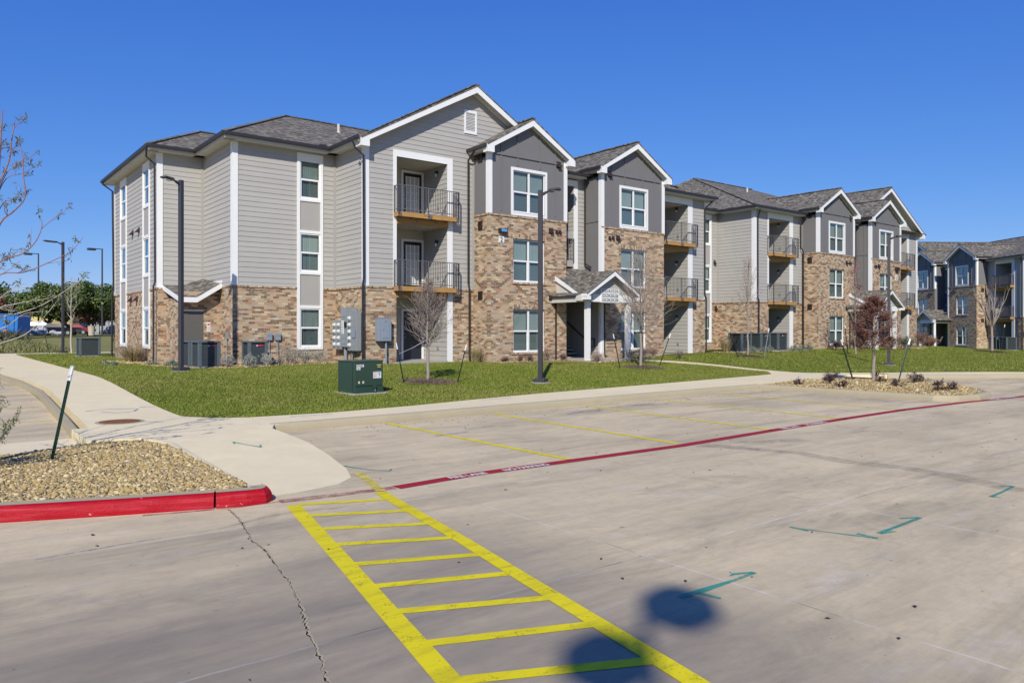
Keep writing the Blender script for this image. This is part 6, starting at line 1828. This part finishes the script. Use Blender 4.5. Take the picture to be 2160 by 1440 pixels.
ac_unit((-10.86, 4.05), D_(4), 'dark air conditioner at the back left of the pair by the left lamp post', s=.80, H=1.0, logo=False)
ac_unit((-8.97, 3.05), D_(0), 'single dark air conditioner with a red badge under the two small wall boxes', s=.76, H=.98)
ac_unit((-12.15, 19.2), D_(0), 'dark air conditioner with a yellow tag beyond the left end wall', s=1.0, H=1.0, logo=False)
ac_unit((18.3, .25), D_(0), 'leftmost of the three dark air conditioners by the middle patio', s=.95, H=1.1)
ac_unit((19.9, .05), D_(0), 'middle one of the three dark air conditioners by the middle patio', s=.95, H=1.1)
ac_unit((21.4, -.1), D_(0), 'rightmost of the three dark air conditioners, right beside the middle patio', s=.95, H=1.1)

# ---- wall boxes and signs
def flatbox(name, label, cat, x0, z0, x1, z1, y, d, mat, par=None, bevel=.008):
    m = MB(); m.box(x0, y-d, z0, x1, y, z1); o = m.build(name, M[mat], par, bevel=bevel)
    if label: tag(o, label, cat)
    return o
# big electric meter bank on the side wall of the gabled block
t = thing('meter_bank', 'stepped grey electric meter bank with rows of round glass meters on the brick side wall', 'electric meters', (-5.27, 2.35, .5), -math.pi/2)
# local x runs along the wall towards the viewer, local -y stands out from the wall
def mb(x0, z0, x1, z1, d=.22, name='cabinet', mat='galv', yo=0.04):
    m = MB(); m.box(x0, -d-yo, z0, x1, -yo, z1); return m.build(name, M[mat], t, bevel=.01)
mb(-1.14, .62, -.34, 1.80); mb(-.34, .72, .22, 2.30, .24); mb(.22, .58, 1.0, 2.16, .22); mb(-.16, 2.302, .62, 2.34, .2); mb(.22, 2.16, .66, 2.302, .2)
for (x0, z0, x1, z1) in ((-.32, 1.95, .12, 2.24), (-.32, 1.06, .12, 1.26), (-.32, .84, .12, 1.02), (.62, 1.1, .95, 1.4)): mb(x0, z0, x1, z1, .01, 'cover_plate', 'box_blue_gray', .281)
mb(.04, 1.52, .18, 1.74, .06, 'main_switch', 'black', .28)
l = mb(-.30, 1.24, -.06, 1.80, .004, 'label_sheet', 'sticker_white', .283)
for i, s_ in enumerate(('213', '214', '223', '224', '233')): text_mesh('meter_number', s_, .09, M['ink'], l, (-.27, -.2885, 1.70-i*.105), (D_(90), 0, 0), extrude=0)
def meter(x, z, y=-.26):
    m = MB(); n = 14
    for (r0, r1, a, b) in ((.095, .095, 0, .03), (.08, .07, .03, .08)):
        m.tube([(x, y-a, z), (x, y-b, z)], [r0, r1], n)
    o = m.build('meter', M['meter_glass'], t)
    m = MB(); m.tube([(x, y-.081, z), (x, y-.083, z)], [.06, .06], 12); m.build('dial', M['sticker_white'], o)
    m = MB(); m.box(x-.055, y-.0855, z-.045, x+.055, y-.0835, z-.02); m.build('dial_band', M['ink'], o)
for x in (-.98, -.58):
    for i in range(4): meter(x, 1.62-i*.27)
for i in range(5): meter(.42, 1.88-i*.27)
m = MB(); m.tube([(-.2, -.14, -.2), (-.2, -.14, .72)], .07, 10); m.build('conduit', M['galv'], t)
m = MB(); m.tube([(.35, -.12, -.2), (.35, -.12, .6)], .03, 8); m.build('conduit', M['galv'], t)
# grey cabinet
t = thing('electric_cabinet', 'grey-blue electrical cabinet with a small door on the brick wall by the patio', 'electrical cabinet', (-4.53, 1.15, .5))
m = MB(); m.box(-.30, -.30, .97, .30, -.05, 1.88); m.build('cabinet', M['box_blue_gray'], t, bevel=.01)
m = MB(); m.box(-.11, -.315, 1.08, .22, -.30, 1.80); d_ = m.build('door', M['box_blue_gray'], t, bevel=.006)
m = MB(); m.box(-.09, -.33, 1.42, -.05, -.315, 1.50); m.build('latch', M['galv'], d_)
m = MB(); m.box(.02, -.3165, 1.74, .08, -.315, 1.77); m.build('nameplate', M['ink'], d_)
m = MB(); m.box(-.31, -.31, 1.88, .31, -.05, 1.90); m.build('hood', M['box_blue_gray'], t)
m = MB(); m.tube([(.12, -.18, -.2), (.12, -.18, .97)], .04, 10); m.build('conduit', M['galv'], t)
m = MB(); m.box(-.28, -.08, 1.1, -.2, 0, 1.75); m.build('bracket', M['galv'], t)
for x, lab in ((-8.13, 'left one of two small grey boxes with cable on the brick wall'), (-7.78, 'right one of two small grey boxes with cable on the brick wall')):
    t = thing('disconnect_box', lab, 'electrical box', (x, 3.82, 1.5))
    m = MB(); m.box(-.1, -.1, 0, .1, 0, .28); m.build('box', M['box_blue_gray'], t, bevel=.008)
    m = MB(); m.box(-.105, -.11, .17, .105, -.0, .285); m.build('cover', M['box_blue_gray'], t, bevel=.006)
    m = MB(); m.tube([(0, -.05, 0), (0, -.06, -.4), (-.05, -.12, -.95)], .015, 6); m.build('cable', M['galv'], t)
t = thing('disconnect_box', 'single pale box with a cable on the brick side wall above the air conditioner', 'electrical box', (-9.56, 4.4, 1.55))
m = MB(); m.box(-.08, -.1, 0, 0, .1, .28); m.build('box', M['galv'], t, bevel=.008)
m = MB(); m.tube([(-.04, 0, 0), (-.05, 0, -.6), (-.2, -.1, -.95)], .015, 6); m.build('cable', M['galv'], t)
o = flatbox('fire_bell', 'small red fire alarm bell beside the utility closet', 'alarm', -10.82, 2.78, -10.62, 3.0, 7.6, .12, 'alarm_red')
o.location = (-.35, -2.2, .0)
t = thing('closet_notice', 'small white and red notice beside the utility closet door', 'sign', (-10.0, 5.45, 1.85))
m = MB(); m.box(-.07, -.012, 0, .07, 0, .36); p_ = m.build('panel', M['sticker_white'], t)
m = MB(); m.box(-.05, -.014, .25, .05, -.012, .32); m.build('red_band', M['ink_red'], p_)
m = MB()
for i in range(5): m.box(-.05, -.014, .04+i*.038, .05, -.012, .05+i*.038)
m.build('print_lines', M['ink'], p_)
# building number and floodlight
t = thing('building_number', 'white plate with the number 2 on the brick wing', 'sign', (.665, 0, 5.69))
m = MB(); m.box(-.14, -.03, 0, .14, 0, .28); p_ = m.build('plate', M['sticker_white'], t)
text_mesh('number', '2', .30, M['ink'], p_, (0, -.034, .035), (D_(90), 0, 0), 'CENTER', extrude=.001)
t = thing('floodlight', 'dark wall floodlight with a blue lens above the building number', 'light', (.705, 0, 6.12))
m = MB(); m.poly((-.2, 0, .2), (.2, 0, .2), (.2, -.16, .18), (-.2, -.16, .18)); m.poly((-.2, -.16, .18), (.2, -.16, .18), (.2, -.2, .02), (-.2, -.2, .02)); m.poly((-.2, 0, 0), (.2, 0, 0), (.2, -.2, .02), (-.2, -.2, .02)); m.poly((-.2, 0, 0), (-.2, -.2, .02), (-.2, -.16, .18), (-.2, 0, .2)); m.poly((.2, 0, 0), (.2, -.2, .02), (.2, -.16, .18), (.2, 0, .2))
h_ = m.build('housing', M['bronze_metal'], t)
m = MB(); m.poly((-.15, -.172, .155), (.15, -.172, .155), (.15, -.199, .04), (-.15, -.199, .04)); m.build('lens', M['blue_lens'], h_)
# apartment numbers on the porches
for uc, lab, txt in ((5.62, 'white board listing apartment numbers on the near porch beam', ('213,214,215,216', '223,224,225,226', '233,234,235,236')), (32.08, 'white board listing apartment numbers on the far porch beam', ('211,212,217,218', '221,222,227,228', '231,232,237,238'))):
    t = thing('address_board', lab, 'sign', (uc-.02, -1.70, 3.15))
    m = MB(); m.box(-.60, -.03, 0, .60, -.0, .64); p_ = m.build('panel', M['sticker_white'], t, bevel=.01)
    for i, s_ in enumerate(txt): text_mesh('apartment_numbers', s_, .20, M['ink'], p_, (0, -.034, .47-i*.205), (D_(90), 0, 0), 'CENTER', extrude=.001, sx=.78)
t = thing('building_number', 'small white number plate on the fourth wing', 'sign', (37.0, 0, 5.5))
m = MB(); m.box(-.14, -.03, 0, .14, 0, .42); p_ = m.build('plate', M['sticker_white'], t)
text_mesh('number', '2', .34, M['ink'], p_, (0, -.034, .08), (D_(90), 0, 0), 'CENTER', extrude=.001)
t = thing('floodlight', 'dark wall light above the number plate on the fourth wing', 'light', (37.0, 0, 6.2))
m = MB(); m.poly((-.2, 0, .3), (.2, 0, .3), (.2, -.16, .28), (-.2, -.16, .28)); m.poly((-.2, -.16, .28), (.2, -.16, .28), (.2, -.2, .02), (-.2, -.2, .02)); m.poly((-.2, 0, 0), (.2, 0, 0), (.2, -.2, .02), (-.2, -.2, .02)); m.poly((-.2, 0, 0), (-.2, -.2, .02), (-.2, -.16, .28), (-.2, 0, .3)); m.poly((.2, 0, 0), (.2, -.2, .02), (.2, -.16, .28), (.2, 0, .3))
m.build('housing', M['vent_metal'], t)

# ---- stakes (T-posts) of the young trees
def stake(base, top, label, zfn=S_h, mat='stake_black', r=.022, group=None, capl=.2, wire=None):
    bx, by = base; z = zfn(bx, by)
    t = thing('tree_stake', label, 'tree stake', (bx, by, z), 0, group)
    a = Vector((0, 0, -.1)); b = Vector((top[0]-bx, top[1]-by, top[2]-z)); L = b.length; d = b/L; c = d*(L-capl)
    m = MB(); m.bar(a, c, r*1.7, .006, up=(1, .3, .1)); m.bar(a+Vector((0, 0, 0)), c, .006, r*1.5, up=(1, .3, .1))
    n = int(L/.06)
    for i in range(n): q = d*(i*.06); m.cbox(q+Vector((.0, -.012, 0)), (.018, .014, .02)) if i*.06 < L-capl else None
    p = m.build('post', M[mat], t)
    m = MB(); m.bar(c, b, r*1.9, .012, up=(1, .3, .1)); m.bar(c, b, .012, r*1.7, up=(1, .3, .1)); m.build('cap', M['stake_white'], t)
    if wire:
        m = MB(); w = Vector(wire)-Vector((bx, by, z)); m.tube([d*(L-.35), (d*(L-.35)).lerp(w, .5)-Vector((0, 0, .03)), w], [.006, .006, .012], 4); m.build('tie', M['strap'], t)
    return t
stake((-17.70, -13.84), (-17.44, -13.90, 1.42), 'leaning green stake with white tip on the left river gravel', gh, 'stake_green', .03, capl=.21)
stake((-7.36, -5.61), (-7.62, -5.55, 1.52), 'dark leaning stake left of the bare dense-twigged tree', wire=(-6.5, -5.5, 1.6))
stake((-5.78, -6.15), (-5.48, -6.25, 1.45), 'dark leaning stake right of the bare dense-twigged tree')
stake((3.46, -4.41), (3.15, -4.3, 1.75), 'dark leaning stake left of the vase-shaped tree by the porch')
stake((5.80, -4.41), (6.25, -4.7, 1.75), 'dark leaning stake right of the vase-shaped tree by the porch')
stake((13.97, -2.69), (13.4, -2.5, 2.0), 'dark stake left of the thin tree by the three air conditioners')
stake((15.9, -2.9), (16.3, -2.95, 2.0), 'pale stake right of the thin tree by the three air conditioners', mat='galv')
stake((6.02, -12.9), (5.45, -12.75, 1.58), 'tall dark stake left of the red-leaved tree on the gravel island', hump, 'stake_green', .026)
stake((5.85, -14.45), (6.4, -14.6, 1.62), 'tall dark stake right of the red-leaved tree on the gravel island', hump, 'stake_green', .026)
stake((23.3, -3.6), (23.1, -3.5, 2.2), 'dark stake beside the slender tree near the far porch')
stake((41.3, -5.3), (41.5, -5.5, 2.3), 'dark stake with white tip at the pale thick-limbed tree')
stake((-13.2, 25.2), (-13.6, 25.4, 2.3), 'distant dark stake left of the far left lamp post', capl=.3)
stake((-9.8, 26.6), (-9.4, 26.7, 2.3), 'distant dark stake right of the far left lamp post', capl=.3)

# ---- background on the left
def car(loc, rot, paint, label, L=4.6, W=1.8, H=1.5, name='parked_car'):
    x, y = loc; t = thing(name, label, 'car', (x, y, S_h(x, y)), rot, 'cars parked in the left distance')
    prof = [(-.5, .28), (-.5, .52), (-.47, .62), (-.28, .66), (-.16, .97), (.14, 1.0), (.33, .68), (.47, .60), (.5, .45), (.5, .28)]
    m = MB(); a = []
    def ring(yy, k): return [(px*L, yy*(1 if pz < .7 else .82), pz*H/1.0*(1 if pz > .3 else 1)) for px, pz in prof]
    A = ring(-W/2, 1); B_ = ring(W/2, 1); n = len(prof)
    m.poly(*A); m.poly(*reversed(B_))
    for i in range(n):
        j = (i+1) % n; m.quad(A[i], B_[i], B_[j], A[j])
    m.build('body', M[paint], t, bevel=.04, recalc=True)
    m = MB()
    for s_ in (-1, 1):
        yy = s_*W/2*.92; m.poly((-.25*L, yy*1.02, .68*H), (-.15*L, yy*.93, .92*H), (.12*L, yy*.93, .94*H), (.27*L, yy*1.02, .70*H))
    m.poly((-.285*L, -W*.36, .69*H), (-.285*L, W*.36, .69*H), (-.17*L, W*.33, .95*H), (-.17*L, -W*.33, .95*H)); m.poly((.325*L, -W*.36, .71*H), (.325*L, W*.36, .71*H), (.16*L, W*.33, .97*H), (.16*L, -W*.33, .97*H))
    m.build('windows', M['car_glass'], t)
    for sx in (-.31, .31):
        for sy in (-1, 1):
            m = MB(); cx_ = sx*L; yy = sy*(W/2-.08)
            m.tube([(cx_, yy-.11, .33), (cx_, yy+.11, .33)], [.33, .33], 18); w_ = m.build('wheel', M['tyre'], t)
            m = MB(); m.tube([(cx_, yy-.115, .33), (cx_, yy+.115, .33)], [.19, .19], 12); m.build('rim', M['galv'], w_)
    for sy in (-1, 1):
        m = MB(); m.box(L*.47, sy*W*.42-.14, .5*H, L*.5+.01, sy*W*.42+.14, .57*H); m.build('headlight', M['light_lens'], t)
def at(px, Y):   # ground point for a bearing (photo column) and distance
    X = (px-1080)/1587*Y
    return (-19.1+X*.7866+Y*.6174, -25.94-X*.6174+Y*.7866)
yw_ = math.atan2(-.6174, .7866)
car(at(82, 97), yw_+.25, 'car_gray', 'grey car parked behind the blue dumpster', H=1.75, L=4.8)
car(at(122, 92), yw_+3.3, 'car_black', 'black car parked beside the oak trunk', H=1.5, L=4.8)
car(at(160, 99), yw_+.1, 'car_red', 'red car parked under the oak trees', H=1.45, L=4.3)
# dumpster
dxy = at(10, 84); t = thing('dumpster', 'large blue waste container at the far left', 'dumpster', (dxy[0], dxy[1], S_h(*dxy)), yw_+.05)
m = MB(); m.poly((-3.2, -1.2, .15), (2.05, -1.2, .15), (2.15, -1.2, 2.45), (-3.2, -1.2, 2.45)); m.poly((2.05, -1.2, .15), (2.05, 1.2, .15), (2.15, 1.2, 2.45), (2.15, -1.2, 2.45)); m.poly((-3.2, 1.2, .15), (2.05, 1.2, .15), (2.15, 1.2, 2.45), (-3.2, 1.2, 2.45)); m.poly((-3.2, -1.2, .15), (-3.2, 1.2, .15), (-3.2, 1.2, 2.45), (-3.2, -1.2, 2.45)); m.poly((-3.2, -1.2, .15), (2.05, -1.2, .15), (2.05, 1.2, .15), (-3.2, 1.2, .15))
m.build('body', M['dumpster_blue'], t)
m = MB()
for k in range(6): m.box(-2.6+k*.85, -1.3, .2, -2.48+k*.85, -1.2, 2.4)
m.box(-3.25, -1.32, 2.38, 2.2, -1.18, 2.52); m.box(-3.25, -1.3, .12, 2.1, -1.2, .3)
m.build('rib', M['dumpster_blue'], t)
m = MB(); m.box(.6, -1.31, .3, 1.0, -1.305, .75); m.build('sticker', M['orange'], t)
# white bags
bxy = at(85, 88); R_ = random.Random(6)
t = thing('bag_pile', 'pile of crumpled white plastic sheeting between the dumpster and the cars', 'rubbish pile', (bxy[0], bxy[1], S_h(*bxy)))
m = MB()
for k in range(22):
    u_ = R_.gauss(0, 1.0); m.ico((u_*.787+R_.gauss(0, .3), -u_*.617+R_.gauss(0, .3), .3+max(0, .75-abs(u_)*.4)*R_.random()), R_.uniform(.2, .42), 2, (1.2, .9, .6), .16, R_)
m.build('sheeting', M['bag_white'], t, smooth=False)
txy = at(193, 93); t = thing('trash_can', 'tan concrete trash bin beside the oak trunk', 'trash can', (*txy, S_h(*txy)))
m = MB(); m.cyl((0, 0), .34, 0, 1.05, 14, .40); m.build('body', M['trash_cream'], t); m = MB(); m.cyl((0, 0), .42, 1.05, 1.17, 14); m.build('lid', M['trash_cream'], t)
# fence and buildings
p0 = at(108, 106); p1 = at(250, 106); t = thing('metal_fence', 'thin metal fence behind the parked cars', 'fence', (*p0, S_h(*p0)))
m = MB(); v0 = Vector((0, 0, 0)); v1 = Vector((p1[0]-p0[0], p1[1]-p0[1], 0))
for k in range(56): q = v0.lerp(v1, k/55); m.bar(q, q+Vector((0, 0, 1.9)), .03)
for z in (.15, 1.75): m.bar(v0+Vector((0, 0, z)), v1+Vector((0, 0, z)), .05)
m.build('panel', M['rail_metal'], t)
m = MB()
for k in range(8): q = v0.lerp(v1, k/7); m.bar(q, q+Vector((0, 0, 2.1)), .09)
m.build('post', M['rail_metal'], t)
def shed(px, Y, w, h, d, mat, label, name='low_building'):
    p = at(px, Y); t = thing(name, label, 'building', (*p, S_h(*p)-.1), yw_)
    m = MB(); m.box(-w/2, 0, 0, w/2, d, h); m.build('wall', M[mat], t)
    m = MB(); m.box(-w/2-.2, -.2, h, w/2+.2, d+.2, h+.2); m.build('roof', M['bldg_pale'], t)
    for k in range(3):
        x = -w/2+w*(k+.5)/3; m = MB(); m.box(x-.5, -.03, h*.4, x+.5, 0, h*.75); m.build('window', M['car_glass'], t)
shed(216, 120, 9, 3.4, 6, 'bldg_pale', 'pale low building behind the fence under the oaks')
shed(98, 116, 8, 2.9, 5, 'bldg_yellow', 'low yellowish building behind the grey car')
# low slatted screen by the second building
# ---- second building, further right
u2 = Vector((.05, -1)).normalized()
ex = Vector((.7866, -.6174)); ey = Vector((.6174, .7866))
uw = ex*u2.x+ey*u2.y; ang2 = math.atan2(uw.y, uw.x)
Yb = 75.0; Xb = (2060-1080)/1587*Yb
pw = Vector((-19.098, -25.944))+ex*Xb+ey*Yb
org = pw-uw*11.32
B2 = copy_tree(B1)
B2.location = (org.x, org.y, -.56); B2.rotation_euler = (0, 0, ang2)
B2['label'] = 'second apartment building at the right edge, its gabled fronts in blue shade'
for i, (a_, b_) in enumerate(((24.5, 5.0),)): pass
sc_ = thing('privacy_screen', 'grey horizontal slat screen in front of the shaded porch at the right', 'fence', (org.x+uw.x*2.2, org.y+uw.y*2.2, -.1), ang2)
m = MB()
for k in range(9): m.box(-2.2, -3.4, .15+k*.16, 1.6, -3.36, .28+k*.16)
m.build('slats', M['slat_gray'], sc_)
m = MB()
for x in (-2.2, -.3, 1.6): m.box(x-.04, -3.35, -.4, x+.04, -3.28, 1.62)
m.build('post', M['slat_gray'], sc_)
def loc2(u, v): return (org.x+uw.x*u-uw.y*v, org.y+uw.y*u+uw.x*v)
for i, (u, v) in enumerate(((16.6, -1.6), (17.9, -1.6))):
    p = loc2(u, v); t_ = ac_unit(p, ang2, ('air conditioner at the right edge beside the second building', 'rear air conditioner at the right edge beside the second building')[i], s=1.0, H=1.2, logo=False)
# ------------------------------------------------------------------ camera, sun, sky
cam = bpy.data.cameras.new('camera'); co = bpy.data.objects.new('camera', cam); COL.objects.link(co)
co.location = (-19.098, -25.944, 1.92); co.rotation_euler = (math.radians(90), 0, -math.atan2(2022, 1587)+math.radians(0) if False else -(math.pi/2-math.atan2(2022, 1587)) if False else 0)
yaw = math.atan2(.6174, .7866)
co.rotation_euler = (math.radians(90), 0, -yaw)
cam.sensor_width = 36; cam.lens = 1587/2160*36; cam.sensor_fit = 'HORIZONTAL'
cam.shift_y = -(720-695.5)/2160
cam.clip_start = .1; cam.clip_end = 3000
SC.camera = co
# sun: shadows travel along (sin, cos) azimuth in x/y
az = math.radians(43.5); el = math.radians(37)
d = Vector((math.sin(az)*math.cos(el), math.cos(az)*math.cos(el), -math.sin(el)))
sun = bpy.data.lights.new('sun', 'SUN'); so = bpy.data.objects.new('sun', sun); COL.objects.link(so)
so.rotation_euler = d.to_track_quat('-Z', 'Y').to_euler(); so.location = (-30, -30, 40)
sun.energy = SUN_E; sun.angle = math.radians(.53); sun.color = (1, .94, .84)
w = bpy.data.worlds.new('World'); SC.world = w; w.use_nodes = True
nt = w.node_tree; nt.nodes.clear()
sk = nt.nodes.new('ShaderNodeTexSky'); sk.sky_type = 'NISHITA'; sk.sun_disc = False
sk.sun_elevation = el
# direction towards the sun is -d; sky rotation measured clockwise from +Y
sk.sun_rotation = math.atan2(-d.x, -d.y) % (2*math.pi)
sk.altitude = 200; sk.air_density = 1.0; sk.dust_density = .05; sk.ozone_density = 3.0
bg = nt.nodes.new('ShaderNodeBackground'); bg.inputs[1].default_value = SKY_E
hs = nt.nodes.new('ShaderNodeHueSaturation'); hs.inputs['Saturation'].default_value = 1.05; hs.inputs['Value'].default_value = 1
ou = nt.nodes.new('ShaderNodeOutputWorld')
nt.links.new(sk.outputs[0], hs.inputs['Color'])
sp = nt.nodes.new('ShaderNodeSeparateColor'); cb = nt.nodes.new('ShaderNodeCombineColor'); nt.links.new(hs.outputs[0], sp.inputs[0])
for i, (k, a, g) in enumerate(((.56, 1.05, 1.1), (.79, .758, .815), (1.22, .87, .45))):   # tone curve of the sky colour per channel
    m1 = nt.nodes.new('ShaderNodeMath'); m1.operation = 'MULTIPLY'; m1.inputs[1].default_value = k*.1; nt.links.new(sp.outputs[i], m1.inputs[0])
    m2 = nt.nodes.new('ShaderNodeMath'); m2.operation = 'POWER'; m2.inputs[1].default_value = g; nt.links.new(m1.outputs[0], m2.inputs[0])
    m3 = nt.nodes.new('ShaderNodeMath'); m3.operation = 'MULTIPLY'; m3.inputs[1].default_value = a*10; nt.links.new(m2.outputs[0], m3.inputs[0])
    nt.links.new(m3.outputs[0], cb.inputs[i])
nt.links.new(cb.outputs[0], bg.inputs[0]); nt.links.new(bg.outputs[0], ou.inputs[0])
SC.view_settings.view_transform = 'Standard'; SC.view_settings.look = 'None'; SC.view_settings.exposure = 0; SC.view_settings.gamma = 1
SC.render.engine = 'CYCLES'
SC.cycles.max_bounces = 8; SC.cycles.transparent_max_bounces = 12; SC.cycles.diffuse_bounces = 5; SC.cycles.glossy_bounces = 3
SC.cycles.use_denoising = True; SC.cycles.caustics_reflective = False; SC.cycles.caustics_refractive = False
SC.cycles.sample_clamp_indirect = 6
